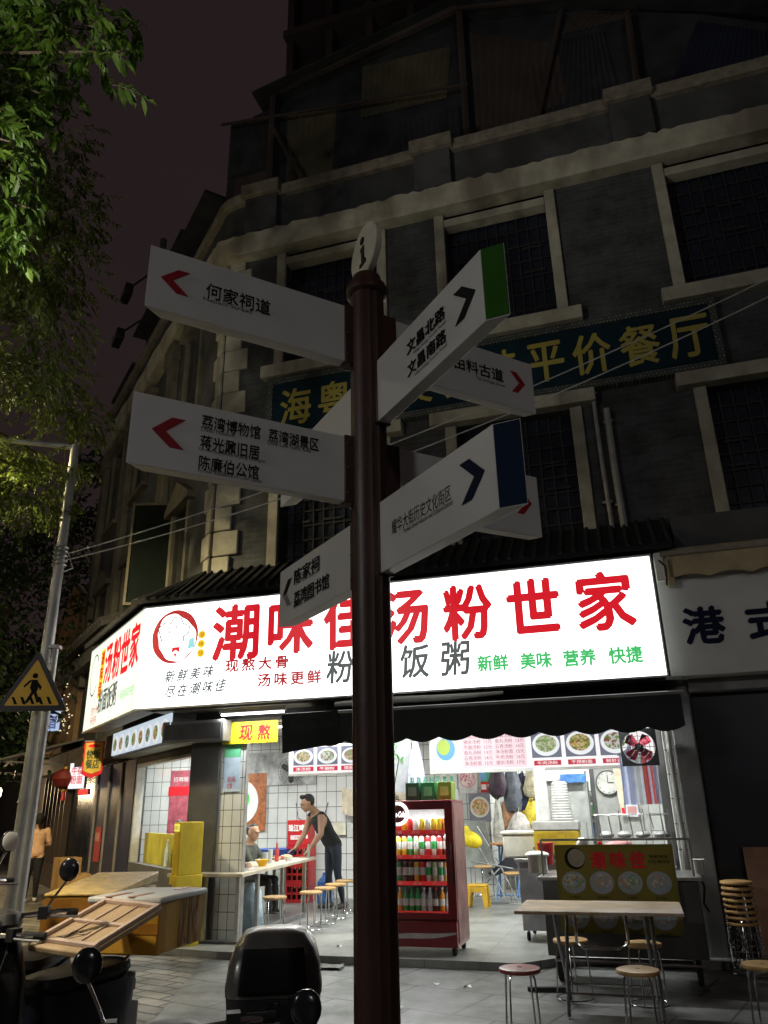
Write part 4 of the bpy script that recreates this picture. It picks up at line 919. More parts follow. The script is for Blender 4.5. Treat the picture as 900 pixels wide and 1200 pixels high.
# kitchen back: steel cabinet, grey door, clock, notices
kc = F('steel_cabinet', 'tall grey steel cabinet at the back of the kitchen behind the white foam boxes', 'cabinet', 4.05, 4.9, FLOOR)
MB().box(-.36, .36, 0, .6, 0, 1.88).build('body', pm('cabinet_grey', (.34, .35, .34), .45, metal=.3), kc, bevel=.01)
for x0, x1 in ((-.33, -.01), (.01, .33)): d_ = MB().box(x0, x1, -.02, -.001, .1, 1.8).build('door', pm('cabinet_grey2', (.40, .41, .40), .4, metal=.3), kc, bevel=.006); MB().box(x1-.05, x1-.03, -.045, -.021, .9, 1.2).build('handle', STEELD, d_)
MB().box(-.34, .34, -.1, .5, 1.883, 2.06).build('top_box', WHITEP, kc, bevel=.01)
kp = F('blue_label_board', 'small blue picture strip on top of the steel cabinet', 'label', 4.2, 4.72, 2.0)
MB().box(-.22, .22, 0, .01, -.07, .07).build('sheet', pm('blue_strip', (.05, .15, .4), .4, var=.6, scale=12, bump=0), kp, smooth=0)
kd = F('grey_door', 'plain grey kitchen door with the clock on it', 'door', 4.95, 5.3, FLOOR)
MB().box(-.42, .42, 0, .05, 0, 2.4).build('leaf', pm('door_grey', (.36, .36, .35), .5), kd, bevel=.005); MB().box(-.5, -.423, -.02, .06, 0, 2.45).build('frame', DGREY, kd); MB().tube([(.32, -.03, 1.0), (.38, -.03, 1.0)], .015, 6).build('handle', STEEL, kd)
ck = F('wall_clock', 'round wall clock with a dark rim on the grey kitchen door', 'clock', 4.76, 5.24, 1.92)
MB().ring((0, 0, 0), .2, .012, 36, 6, 'y').build('rim', DGREY, ck); MB().lathe([(.195, 0), (.195, .02)], axis='y', n=32).build('dial', pm('dial', (.55, .55, .52), .5, bump=0), ck)
m = MB(); m.box(-.006, .006, -.012, -.006, 0, .13); m.box(0, .09, -.012, -.006, -.006, .006); m.build('hand', BLACK_INK, ck, smooth=0)
m = MB()
for k in range(12): a = PI*k/6; m.box(.165*math.cos(a)-.008, .165*math.cos(a)+.008, -.01, -.003, .165*math.sin(a)-.008, .165*math.sin(a)+.008)
m.build('hour_mark', BLACK_INK, ck, smooth=0)
ki = F('paper_notice', 'blue and white paper notices pinned right of the clock', 'notice', 5.1, 5.22, 1.75)
MB().box(-.09, .12, 0, .01, -.4, .4).build('sheet', pm('notice_pale', (.6, .6, .68), .5, var=.2, bump=0), ki, smooth=0)
for z, c in ((.32, NAVY_INK), (.05, NAVY_INK), (-.28, pm('dull_pink_ink', (.45, .22, .22), .6, bump=0))): MB().box(-.06, .09, -.006, -.001, z-.06, z+.05).build('print', c, ki, smooth=0)
ap = F('hanging_apron', 'cream cloth with a red tip hanging between the clock and the notices', 'cloth', 4.96, 5.18, 1.78)
MB().hexa([(-.03, 0, -.42), (.03, 0, -.42), (.03, .02, -.42), (-.03, .02, -.42)], [(-.09, 0, .42), (.05, 0, .42), (.05, .03, .42), (-.09, .03, .42)]).build('cloth', pm('cream_cloth', (.62, .54, .42), .85), ap); MB().box(-.02, .03, -.006, -.001, -.4, -.28).build('tip', RED_INK, ap)
# hanging plastic bags on the right wall
pb = F('plastic_bag_roll', 'bunch of blue, white and red plastic bags hanging on the right tiled wall', 'bags', 5.35, 1.6, 1.98)
for k, (c, x) in enumerate((((.55, .6, .85), -.2), ((.75, .78, .85), -.08), ((.65, .12, .12), .05), ((.6, .65, .85), .14))):
    MB().grid(lambda u, v, x=x, k=k: (x+(u-.5)*.16, .03*math.sin(u*9+k)+k*.03-.06, (v-1)*.62+.2), 8, 6).build('bag', pm('pbag_%d' % k, c, .35, var=.2, bump=.3), pb)
MB().tube([(-.3, 0, .21), (.24, 0, .21)], .008, 5).build('rod', STEELD, pb)
for k, (s, d, z, c, lab) in enumerate(((5.61, .9, 1.35, (.75, .25, .04), 'orange card on the right tiled wall'),)):
    t = F('wall_card', lab, 'card', s, d, z); MB().box(-.008, .004, -.22, .22, -.16, .16).build('sheet', pm('orange_card', c, .5, bump=0), t, smooth=0)
    MB().box(-.012, -.009, -.12, .12, -.04, .12).build('print', PW, t, smooth=0)
wc = F('wall_pipes', 'dangling cables and hose on the right tiled wall', 'cable', 5.585, 1.3, 1.2)
for k in range(5): MB().tube([(0, -.5+k*.2, .5-.1*k), (-.03, -.45+k*.2, .1), (-.02, -.4+k*.22, -.3)], .009, 5).build('cable', DGREY if k % 2 else STEELD, wc)

# clutter along the back of the kitchen
ks = F('kitchen_shelf', 'steel shelf along the back kitchen wall crowded with containers', 'shelf', 4.3, 6.35, FLOOR)
for z in (.9, 1.3, 1.7): MB().box(-1.4, .25, -.16, .18, z, z+.025).build('board', STEELD, ks, smooth=0)
for x in (-1.38, .22): MB().box(x-.02, x+.02, -.16, .18, 0, 1.9).build('upright', STEELD, ks, smooth=0)
rk_ = random.Random(12)
ccols = {'red': (.5, .06, .05), 'white': (.7, .7, .68), 'green': (.12, .35, .14), 'yellow': (.65, .48, .06), 'blue': (.1, .2, .45), 'steel': None}
for z in (.925, 1.325, 1.725):
    for k in range(8):
        nm_ = rk_.choice(list(ccols)); r_ = rk_.uniform(.05, .085); h_ = rk_.uniform(.12, .3)
        t = F('storage_tub', f"{nm_} container on the {'lowest' if z < 1 else 'middle' if z < 1.5 else 'top'} board of the back kitchen shelf", 'container', 4.3-1.28+k*.19, 6.33+rk_.uniform(-.05, .05), FLOOR+z+.001, 0, 'containers on the back kitchen shelf')
        mt__ = STEEL if nm_ == 'steel' else pm('tub_'+nm_, ccols[nm_], .4, bump=0)
        MB().lathe([(r_*.85, 0), (r_, h_*.8)], n=14).build('body', mt__, t); MB().lathe([(r_*1.04, h_*.801), (r_*1.0, h_)], n=14).build('lid', WHITEP if k % 2 else mt__, t)
# exhaust fan hung in the opening
ef = F('exhaust_fan', 'square black exhaust fan with four red blades hung at the right end under the awning', 'fan', 5.33, -.3, 2.17)
m = MB(); fr_ = .20
sq = [(-fr_, -fr_), (fr_, -fr_), (fr_, fr_), (-fr_, fr_)]; 
N = 32; vs = []; fs = []
for k in range(N):
    a = 2*PI*k/N; c_, s_ = math.cos(a), math.sin(a); q = fr_/max(abs(c_), abs(s_)); vs += [(c_*.178, 0, s_*.178), (c_*q, 0, s_*q), (c_*.178, .06, s_*.178), (c_*q, .06, s_*q)]
for k in range(N):
    j = (k+1) % N; fs += [(4*k, 4*j, 4*j+1, 4*k+1), (4*k+2, 4*k+3, 4*j+3, 4*j+2), (4*k, 4*k+2, 4*j+2, 4*j), (4*k+1, 4*j+1, 4*j+3, 4*k+3)]
m.add(vs, fs); m.build('frame', BLACKP, ef)
for k in range(4):
    a = PI/4+PI*k/2; ca, sa = math.cos(a), math.sin(a); m = MB()
    pts = [(.03, -.03), (.14, -.065), (.168, .0), (.14, .065), (.03, .03)]
    m.add([(r_*ca - w_*sa, .03+w_*.3, r_*sa + w_*ca) for r_, w_ in pts], [(0, 1, 2, 3, 4)]); m.build('blade', pm('blade_red', (.62, .06, .12), .4, bump=0), ef, smooth=0, solid=.004)
MB().lathe([(.04, -.0), (.045, .02), (.04, .08)], axis='y').build('hub', BLACKP, ef)
m = MB()
for k in range(4): a = PI*k/4; m.tube([(-.175*math.cos(a), -.005, -.175*math.sin(a)), (.175*math.cos(a), -.005, .175*math.sin(a))], .003, 4)
m.ring((0, -.005, 0), .12, .003, 24, 4, 'y'); m.ring((0, -.005, 0), .07, .003, 24, 4, 'y'); m.build('guard', BLACKP, ef)
MB().tube([(0, .03, .2), (0, .03, .55)], .01, 6).build('hanger', STEELD, ef)

# steel counter with foam box, yellow crate with cup stacks
sc = F('steel_counter', 'small steel work counter on wheels under the white foam box', 'counter', 3.98, .5, FLOOR)
MB().box(-.22, .26, 0, .7, .12, .86).build('body', STEELD, sc, bevel=.006); MB().box(-.26, .3, -.04, .74, .862, .90).build('worktop', STEEL, sc, bevel=.006)
for x in (-.17, .2):
    for y in (.08, .62): MB().lathe([(.045, -.018), (.055, 0), (.045, .018)], (x, y, .056), axis='x', n=16).build('caster', RUBBER, sc)
fb_ = F('foam_box', 'white foam box with a black slot on the small steel counter', 'box', 3.9, .75, FLOOR+.902)
MB().box(-.32, .3, -.2, .25, 0, .26).build('box', pm('foam_white', (.66, .66, .58), .7, bump=.1), fb_, bevel=.02); MB().box(-.34, .32, -.22, .27, .262, .30).build('lid', _m['foam_white'], fb_, bevel=.012); MB().box(.05, .14, -.204, -.2, .1, .12).build('slot', BLACK_INK, fb_)
yc = F('yellow_crate', 'yellow plastic crate standing on the stall under the white tubs', 'crate', 4.28, .3, 1.06)
MB().box(-.26, .26, -.18, .2, 0, .24).build('crate', YELP, yc, bevel=.012); MB().box(-.27, .27, -.185, .205, .242, .34).build('clear_rim', pm('milky_plastic', (.55, .55, .52), .4, bump=0), yc, bevel=.01)
for k in range(4): MB().box(-.22+k*.115, -.13+k*.115, -.184, -.181, .04, .2).build('panel', pm('yellow_shade', (.48, .32, .02), .5), yc, smooth=0)
for k, (s, h, r, lab) in enumerate(((4.14, .62, .085, 'tall stack of white takeaway tubs on the yellow crate'), (4.36, .44, .12, 'shorter wider stack of white takeaway tubs on the yellow crate'))):
    t = F('tub_stack', lab, 'tubs', s, .25, 1.403, 0, 'stacks of white tubs'); prof = []
    n = int(h/.03)
    for i in range(n): prof += [(r*(1-.25*i/n), .03*i), (r*(1.04-.25*i/n), .03*i+.02)]
    prof.append((r*.6, h)); MB().lathe(prof, n=20).build('tubs', pm('tub_white', (.75, .76, .74), .35, bump=0), t)
rb = F('red_tub', 'red plastic tub on the stall left of the yellow banner', 'tub', 4.2, -.35, .97); MB().lathe([(.07, 0), (.09, .2), (.095, .22)], n=20).build('tub', REDP, rb)
sp_ = F('steel_pot', 'small steel pot with a cloth on the corner of the stall', 'pot', 4.15, -.75, .92); MB().lathe([(.1, 0), (.1, .16), (.105, .165)], n=20).build('pot', STEEL, sp_); MB().ell((0, 0, .17), (.13, .1, .04)).build('cloth', WHITEP, sp_)

# the steel stall cart
st = F('stall_cart', 'dark steel stall cart on wheels standing in front of the right side of the shop', 'stall', 4.95, -.75)
MB().box(-.72, .75, -.42, .4, .22, .88).build('body', pm('dark_stall_steel', (.12, .12, .12), .45, metal=.5, var=.3, scale=3, stain=(.06, .06, .06)), st, bevel=.008)
MB().box(-.76, .79, -.46, .44, .882, .915).build('worktop', STEEL, st, bevel=.006)
for x in (-.62, .65):
    for y in (-.33, .32):
        MB().lathe([(.075, -.025), (.105, -.02), (.105, .02), (.075, .025)], (x, y, .106), axis='x', n=20).build('wheel', RUBBER, st); MB().box(x-.03, x+.03, y-.03, y+.03, .12, .218).build('fork', STEELD, st)
m = MB(); m.tube([(-.7, -.4, .92), (-.7, -.4, 1.25)], .012, 6); m.tube([(.72, -.4, .92), (.72, -.4, 1.25)], .012, 6); m.tube([(-.7, -.4, 1.25), (.72, -.4, 1.25)], .012, 6); m.build('banner_frame', STEELD, st)
MB().tube([(-.66, -.44, .19), (.7, -.44, .17)], .015, 6).build('skirt_rail', STEEL, st)
bn = F('yellow_banner', 'yellow banner with red characters and four dish photos hung on the front of the stall', 'banner', 4.95, -1.24)
YB = pm('yellow_banner_vinyl', (.19, .155, .015), .5, var=.12, scale=2, bump=.05)
MB().box(-.56, .56, -.006, 0, .43, 1.21).build('vinyl', YB, bn, smooth=0)
m = MB(); m.box(-.545, .545, -.008, -.0065, 1.185, 1.193); m.box(-.545, .545, -.008, -.0065, .447, .455); m.box(-.545, -.537, -.008, -.0065, .455, 1.185); m.box(.537, .545, -.008, -.0065, .455, 1.185); m.build('border', pm('olive_ink', (.12, .14, .02), .5, bump=0), bn, smooth=0)
for ch, x in (('潮', -.15), ('味', .04), ('佳', .22)): text('red_lettering', ch, .135, .145, RED_INK, bn, (x, -.009, 1.07), bold=.006)
text('small_lettering', '新鲜美味', .17, .03, BLACK_INK, bn, (.42, -.009, 1.10)); text('small_lettering', '尽在潮味佳', .2, .03, BLACK_INK, bn, (.42, -.009, 1.055))
MB().prism(disc_poly(-.37, 1.085, .1), -.009, -.0065).build('emblem_ring', BLACK_INK, bn, smooth=0); MB().prism(disc_poly(-.355, 1.09, .083), -.012, -.0095).build('emblem_disc', pm('emblem_dull', (.30, .28, .22), .5, bump=0), bn, smooth=0)
for r_, z0 in enumerate((.87, .57)):
    for k in range(4):
        x = -.40+k*.265
        MB().prism(disc_poly(x, z0, .115, .10), -.009, -.0065).build('bowl_photo', pm('bowl_blue_grey', (.32, .36, .42), .5, bump=0), bn, smooth=0)
        MB().prism(disc_poly(x, z0+.012, .095, .068), -.012, -.0095).build('food_photo', food('banner_food_%d' % (k % 2), [((.3, .4, .4), (.5, .5, .4), (.2, .3, .2), (.4, .25, .15)), ((.25, .35, .3), (.45, .3, .25), (.3, .35, .4), (.5, .5, .45))][k % 2], 40), bn, smooth=0)
        text('caption_lettering', ('牛肉粉', '猪杂粉', '牛腩粉', '鱼丸粉')[k], .1, .022, BLACK_INK, bn, (x, -.009, z0-.13))
# clutter on the stall
kt = F('kettle', 'steel and blue thermos jug on the stall behind the yellow banner', 'jug', 4.62, -.55, .917); MB().lathe([(.07, 0), (.075, .02), (.07, .26), (.05, .31), (.03, .33)], n=20).build('body', STEEL, kt); MB().box(-.012, .012, -.078, -.074, .04, .26).build('strip', pm('teal', (.08, .35, .4), .4, bump=0), kt); MB().tube([(.07, 0, .25), (.13, 0, .22), (.12, 0, .08), (.07, 0, .05)], .012, 6).build('handle', BLACKP, kt)
pk = F('pink_bag', 'crumpled pink plastic bag on the stall behind the yellow banner', 'bag', 4.98, -.6, .99); MB().ell((0, 0, .13), (.16, .12, .1)).ell((.07, 0, .17), (.09, .08, .07)).build('bag', pm('pink_plastic', (.72, .32, .34), .4, var=.4, scale=12, bump=.5), pk)
for k, (s, d, r, h, lab) in enumerate(((4.8, -.5, .05, .26, 'white sauce bottle on the stall next to the thermos jug'), (5.2, -.55, .06, .18, 'white jar on the stall right of the pink bag'), (5.35, -.6, .05, .22, 'steel canister at the right end of the stall'))):
    t = F('sauce_bottle', lab, 'bottle', s, d, .917, 0, 'containers on the stall'); MB().lathe([(r, 0), (r, h*.7), (r*.5, h*.85), (r*.5, h)], n=16).build('body', STEEL if k == 2 else PW, t); MB().lathe([(r*.55, h+.001), (r*.5, h+.03)], n=12).build('cap', REDP if k == 0 else BLACKP, t)
wr = F('wire_rack', 'wire rack with steel ladles and bowls on the stall', 'rack', 5.15, -.2, .917)
m = MB()
for z in (.02, .3, .55): m.tube([(-.4, -.1, z), (.4, -.1, z), (.4, .15, z), (-.4, .15, z), (-.4, -.1, z)], .007, 5)
for x in (-.4, -.13, .13, .4): m.tube([(x, .15, 0), (x, .15, .6)], .007, 5)
for k in range(7): m.tube([(-.35+k*.11, -.1, .55), (-.33+k*.11, -.12, .3+.05*(k % 3))], .006, 5)
m.build('wires', STEEL, wr)
m = MB()
for k in range(4): m.ell((-.28+k*.19, .02, .34), (.08, .08, .04))
m.build('bowls', pm('clear_grey_plastic', (.42, .42, .42), .25, bump=0), wr)
tr = F('paper_cup_stack', 'white cup holder hooked on the right edge of the stall', 'holder', 5.74, -.75, .90)
MB().lathe([(.05, 0), (.065, .14), (.07, .145)], n=16).build('cup', WHITEP, tr); MB().tube([(0, -.03, 0), (.03, -.05, -.1), (.0, -.05, -.25), (.04, -.05, -.32)], .012, 6).build('strap', BLACKP, tr)
# yellow cabinet outside by the pillar
ycb = F('yellow_cabinet', 'tall yellow cabinet with a small lit panel by the dark pillar', 'cabinet', -.30, -.42, 0, R(-41.5))
MB().box(-.14, .15, -.13, .20, .02, .86).build('lower_box', YELP, ycb, bevel=.008); MB().box(-.128, .138, -.115, .185, .862, 1.47).build('upper_box', YELP, ycb, bevel=.008)
lp = MB().box(-.11, .10, -.121, -.116, 1.36, 1.45).build('lit_panel', em('yellow_panel_glow', (.95, .85, .12), .9), ycb, smooth=0)
text('panel_lettering', '自助服务', .17, .05, pm('olive_ink', (.12, .14, .02), .5), lp, (-.01, -.125, 1.405)); MB().box(-.11, -.02, -.136, -.131, .6, .75).build('drawer_label', DGREY, ycb)
# things on the window shelf
for k, (t_, off, lab, nm) in enumerate(((1.95, -.42, 'blue and white cup of brushes on the shelf behind the side window', 'cup'), (.75, -.42, 'clear glass jug on the shelf behind the side window', 'jug'))):
    t = S('table_cup' if k == 0 else 'glass_jug', lab, nm, t_, off, 1.221)
    MB().lathe([(.06, 0), (.08, .16), (.1, .22)] if k else [(.055, 0), (.06, .15)], n=18).build('body', pm('jug_grey', (.4, .42, .42), .2, bump=0) if k else pm('cup_blue', (.3, .45, .65), .3, bump=0), t)
    if k == 0: MB().ell((0, 0, .2), (.07, .06, .06)).build('brushes', BLACKP, t)
    else: MB().tube([(.08, 0, .18), (.14, 0, .14), (.08, 0, .05)], .01, 6).build('handle', _m['jug_grey'], t)
kt2 = S('bottle_in_window', 'clear bottle standing in front of the yellow panel inside the side window', 'bottle', 1.5, -.12, .85); MB().lathe([(.04, 0), (.04, .22), (.015, .3), (.015, .34)], n=14).build('body', pm('drink_clear', (.5, .58, .58)), kt2); MB().lathe([(.018, .341), (.017, .36)], n=10).build('cap', PW, kt2)

# --- the long table beside the column
lt = F('long_table', 'long pale table running into the shop past the tiled column, set with food', 'table', 0, 0)
TW = pm('table_laminate', (.56, .50, .40), .3, var=.2, scale=3, bump=.03)
poly = [(-.6, -.3), (.46, -.3), (.10, 3.0), (-.68, 3.0), (-.3, .06), (.33, .06), (.33, -.045), (-.6, -.045)]
m = MB(); n = len(poly)
m.add([(x, y, .82) for x, y in poly]+[(x, y, .86) for x, y in poly], [tuple(range(n-1, -1, -1)), tuple(range(n, 2*n))]+[(i, (i+1) % n, (i+1) % n+n, i+n) for i in range(n)])
m.build('tabletop', TW, lt, smooth=0, bevel=.004)
for x, y in ((.36, -.2), (-.1, -.2), (.30, .45), (.18, 1.5), (.06, 2.6), (-.5, 2.7)):
    MB().box(x-.025, x+.025, y-.025, y+.025, FLOOR, .818).build('leg', STEEL, lt, bevel=.004)
MB().box(-.16, .44, -.26, -.14, FLOOR+.002, FLOOR+.03).build('foot_plate', DGREY, lt); 
tf = F('low_platform', 'low steel platform on the floor under the long table', 'platform', .05, 1.3, FLOOR); MB().box(-.35, .2, -.7, .9, 0.002, .06).build('plate', STEELD, tf, bevel=.004)
TZ = .861
bo = F('orange_bowl', 'orange bowl on the long table', 'bowl', .12, .95, TZ); MB().lathe([(.05, 0), (.055, .015), (.1, .08), (.105, .085), (.095, .08), (.05, .025)], n=24, cap=False).build('bowl', pm('bowl_orange', (.78, .42, .02), .3, bump=0), bo); MB().lathe([(.09, .07), (.0, .075)], n=20, cap=False).build('soup', pm('soup', (.4, .22, .06), .2, bump=0), bo)
co = F('condiment_tray', 'tray of red sauce jars and a bottle at the near end of the long table', 'tray', .16, .30, TZ); MB().box(-.13, .13, -.08, .08, 0, .02).build('tray', WHITEP, co, bevel=.006)
for k, (x, c) in enumerate(((-.08, (.6, .25, .2)), (0, (.5, .12, .08)), (.08, (.6, .4, .3)))): MB().lathe([(.035, .021), (.04, .06), (.03, .09)], (x, 0, 0), n=14).build('jar', pm('jar_%d' % k, c, .3, bump=0), co)
MB().lathe([(.025, .021), (.025, .14), (.01, .19), (.01, .23)], (-.05, .04, 0), n=12).build('bottle', _m['drink_clear'], co)
for k, (s, d, r, h, c, lab, nm) in enumerate(((.02, 1.25, .04, .16, (.45, .5, .5), 'clear glass beside the orange bowl on the long table', 'glass'), (-.02, 1.5, .035, .19, (.6, .62, .6), 'taller clear glass behind the orange bowl', 'glass'), (.05, 2.0, .06, .06, (.8, .8, .75), 'white bowl of food in front of the man in the black vest', 'bowl'), (-.1, 1.9, .035, .24, (.5, .06, .05), 'red sauce bottle in the middle of the long table', 'bottle'), (.06, 2.75, .03, .2, (.3, .55, .45), 'small green bottle at the far end of the long table', 'bottle'), (-.15, 2.35, .1, .05, (.75, .3, .25), 'red plate of food at the far end of the long table', 'plate'))):
    t = F('drinking_glass' if nm == 'glass' else nm if nm != 'bottle' else 'sauce_bottle', lab, nm, s, d, TZ)
    MB().lathe([(r*.8, 0), (r, h*.6), (r*(.5 if nm == 'bottle' else 1.02), h*.8), (r*(.4 if nm == 'bottle' else 1.05), h)], n=16).build('body', pm('tablething_%d' % k, c, .25, bump=0), t)
    if nm == 'bottle': MB().lathe([(r*.45, h+.001), (r*.4, h+.02)], n=10).build('cap', REDP, t)
    elif nm in ('bowl', 'plate'): MB().ell((0, 0, h), (r*.85, r*.85, .02)).build('food', food('plate_food', ((.6, .25, .08), (.75, .6, .35), (.3, .4, .1), (.7, .4, .3))), t)
# blue bag under / behind, water bag by the column
wb_ = F('water_bag', 'big clear blue plastic bag standing on the floor between the table legs', 'bag', .12, .62, FLOOR); MB().loft([[(math.cos(2*PI*j/16)*r*(1+.12*math.sin(j*3+z*9)), math.sin(2*PI*j/16)*r*.8*(1+.1*math.cos(j*5)), z) for j in range(16)] for z, r in ((0, .13), (.12, .19), (.35, .17), (.5, .14), (.6, .06))]).build('bag', pm('blue_film', (.45, .58, .68), .2, var=.3, scale=8, bump=.5, bscale=14), wb_)
bcl = F('blue_tub', 'blue plastic basin behind the seated man', 'basin', -1.05, 3.9, .72); MB().lathe([(.3, 0), (.36, .2), (.38, .22), (.35, .2)], n=24).build('basin', pm('basin_blue', (.06, .14, .5), .35, bump=0), bcl)
bst = F('basin_stand', 'low shelf carrying the blue basin', 'shelf', -1.05, 3.9, FLOOR); MB().box(-.3, .3, -.25, .25, .58, .62).build('board', TW, bst)
for sx in (-.26, .26):
    for sy in (-.2, .2): MB().box(sx-.02, sx+.02, sy-.02, sy+.02, 0, .578).build('leg', STEELD, bst)
bw2 = F('water_bottle', 'blue water bottle drum on the floor by the red crates', 'bottle', -.1, 3.9, FLOOR); MB().lathe([(.13, 0), (.135, .03), (.135, .16), (.125, .18), (.135, .2), (.135, .34), (.05, .42), (.04, .48)], n=20).build('body', pm('drum_blue', (.08, .2, .55), .25, bump=0), bw2); MB().lathe([(.045, .481), (.045, .5)], n=12).build('cap', WHITEP, bw2)
# red bottle crates, stacked
def crate(label, z):
    t = F('bottle_crate', label, 'crate', -.62, 4.05, z, 0, 'red bottle crates in a stack')
    m = MB(); h = .30; w, d = .20, .16
    for sx in (-1, 1):
        m.box(sx*w-.012, sx*w+.012, -d, d, 0, h)
    for z0, z1 in ((0, .05), (.125, .16), (h-.05, h)): m.box(-w+.012, w-.012, -d-.002, -d+.016, z0, z1); m.box(-w+.012, w-.012, d-.016, d, z0, z1)
    for x in (-.1, 0, .1): m.box(x-.012, x+.012, -d-.001, -d+.016, .05, h-.05)
    m.box(-w+.012, w-.012, -d+.02, d-.02, .002, .02)
    m.build('crate_body', REDP, t, smooth=0)
    b = MB()
    for i in range(4):
        for j in range(3): b.lathe([(.03, .022), (.03, .16), (.012, .22), (.012, .26)], (-.13+i*.087, -.09+j*.09, 0), n=10)
    b.build('bottles', pm('brown_glass', (.05, .025, .012), .15, bump=0), t)
    return t
for k in range(3): crate(('lowest', 'second lowest', 'second highest')[k]+' red bottle crate of the stack behind the long table', FLOOR+.302*k+.001)
t = F('bottle_crate', 'topmost red crate of the stack, turned on its side with white characters', 'crate', -.62, 4.05, FLOOR+.302*3+.001, 0, 'red bottle crates in a stack')
MB().box(-.21, .21, -.16, .14, 0, .42).build('crate_body', REDP, t, bevel=.01); text('white_lettering', '珠江啤', .30, .11, PW, t, (-.03, -.164, .29), bold=.006); MB().box(-.14, .10, -.166, -.162, .1, .17).build('white_band', PW, t); text('band_lettering', '广州啤酒', .2, .05, RED_INK, t, (-.02, -.17, .135)); MB().ell((.17, -.163, .15), (.02, .003, .04)).build('mark', PW, t)

# --- stools
def make_stool(label, s, d, z, group, mat=WOODS):
    t = F('round_stool', label, 'stool', s, d, z, random.uniform(0, 1.5), group)
    MB().lathe([(.13, .435), (.15, .44), (.155, .452), (.15, .466), (.135, .470), (.02, .470), (.018, .466)], n=32).build('seat', mat, t)
    for k in range(4):
        a = PI/4+PI/2*k; c, s_ = math.cos(a), math.sin(a)
        MB().tube([(c*.115, s_*.115, .434), (c*.13, s_*.13, .40), (c*.155, s_*.155, .01)], .0075, 7).build('leg', CHROME, t)
    MB().ring((0, 0, .018), .158, .006, 28, 6).build('foot_ring', CHROME, t)
    return t
st0 = make_stool('wooden stool, nearest of the row along the long table', .60, .36, FLOOR, 'stools along the long table')
def stool(label, s, d, z, group): return dup(st0, W(s, d, z), random.uniform(0, 1.5), label, group)
for s, d, lab in ((.84, 1.0, 'wooden stool, second from the near end along the long table'), (.83, 1.55, 'wooden stool, third from the near end along the long table'), (.78, 2.1, 'wooden stool, second from the far end along the long table'), (.72, 2.7, 'wooden stool, farthest along the long table near the standing man')):
    stool(lab, s, d, FLOOR, 'stools along the long table')
make_stool('round stool with a dark red seat standing alone in front of the drinks fridge', 4.26, -3.22, 0, 'stools around the folding table', pm('red_seat', (.28, .05, .05), .35, var=.3, scale=6, bump=.05))
for s, d, lab in ((4.52, -1.86, 'wooden stool behind the left legs of the folding table'), (5.14, -1.95, 'wooden stool behind the right legs of the folding table'), (5.10, -3.12, 'wooden stool in front of the right end of the folding table'), (5.98, -2.75, 'wooden stool at the right edge in front of the stool stack'), (3.0, 4.35, None)):
    if lab: stool(lab, s, d, 0, 'stools around the folding table')
stool('wooden stool inside the shop left of the steel counter', 3.1, 4.2, FLOOR, 'stools around the folding table')
stool('wooden stool behind the yellow step stool by the folded chairs', 2.62, 4.2, FLOOR+.1, 'stools around the folding table')
for k in range(8):
    lab = 'wooden stool, %s in the tall stack against the dark wall' % ('lowest', 'second from the bottom', 'third from the bottom', 'fourth from the bottom', 'fourth from the top', 'third from the top', 'second from the top', 'topmost')[k]
    stool(lab, 6.09+random.uniform(-.006, .006), -.52+random.uniform(-.006, .006), .052*k, 'stools in the tall stack')
# --- folding table in front
t = F('folding_table', 'narrow worn wooden folding table in front of the stall', 'table', 4.83, -2.2)
m = MB(); m.box(-.68, .66, -.4, .4, .745, .77)
m.build('tabletop', pm('worn_table_wood', (.42, .31, .19), .4, var=.45, scale=4, bump=.1, stain=(.5, .42, .4)), t, bevel=.006)
LEGM = pm('folding_leg', (.30, .30, .32), .3, metal=.8)
for sx in (-.36, .36):
    MB().tube([(sx, -.3, .743), (sx, -.22, .6), (sx, .12, .3), (sx+.01, .3, .012)], .016, 8).build('leg', LEGM, t); MB().tube([(sx+.045, .3, .743), (sx+.045, .22, .6), (sx+.045, -.12, .3), (sx+.045, -.3, .012)], .016, 8).build('leg', LEGM, t)
MB().tube([(-.22, -.05, .743), (-.22, -.05, .5), (-.17, -.05, .46), (.12, -.05, .46), (.2, -.05, .5), (.2, -.05, .743)], .013, 8).build('handle_bar', CHROME, t)
for y, z in ((-.24, .16), (.24, .14)): MB().tube([(-.36, y, z), (.40, y, z)], .01, 6).build('stretcher', CHROME, t)
# boards and frames at the right wall
wd = F('plywood_board', 'brown plywood boards leaning on the dark shopfront behind the stacked stools', 'board', 6.75, -.16)
MB().hexa([(-.5, -.12, 0), (1.2, -.12, 0), (1.2, -.09, 0), (-.5, -.09, 0)], [(-.5, .08, 1.12), (1.2, .08, 1.12), (1.2, .11, 1.12), (-.5, .11, 1.12)]).build('board', pm('plywood', (.16, .075, .04), .6, var=.4, scale=3), wd); MB().box(.0, .12, -.16, -.125, .0, .9).build('batten', _m['plywood'], wd)
hc = F('folded_chairs', 'folded steel chair frames at the right edge beside the stacked stools', 'chair', 6.75, -.5)
for k in range(2): MB().tube([(-.1+k*.2, 0, 0), (-.1+k*.2, .05, .8), (-.02+k*.2, .06, .9), (.06+k*.2, .05, .8), (.06+k*.2, 0, 0)], .012, 6).build('frame', CHROME, hc)
MB().box(-.08, .04, .0, .03, .35, .7).build('seat', DGREY, hc)
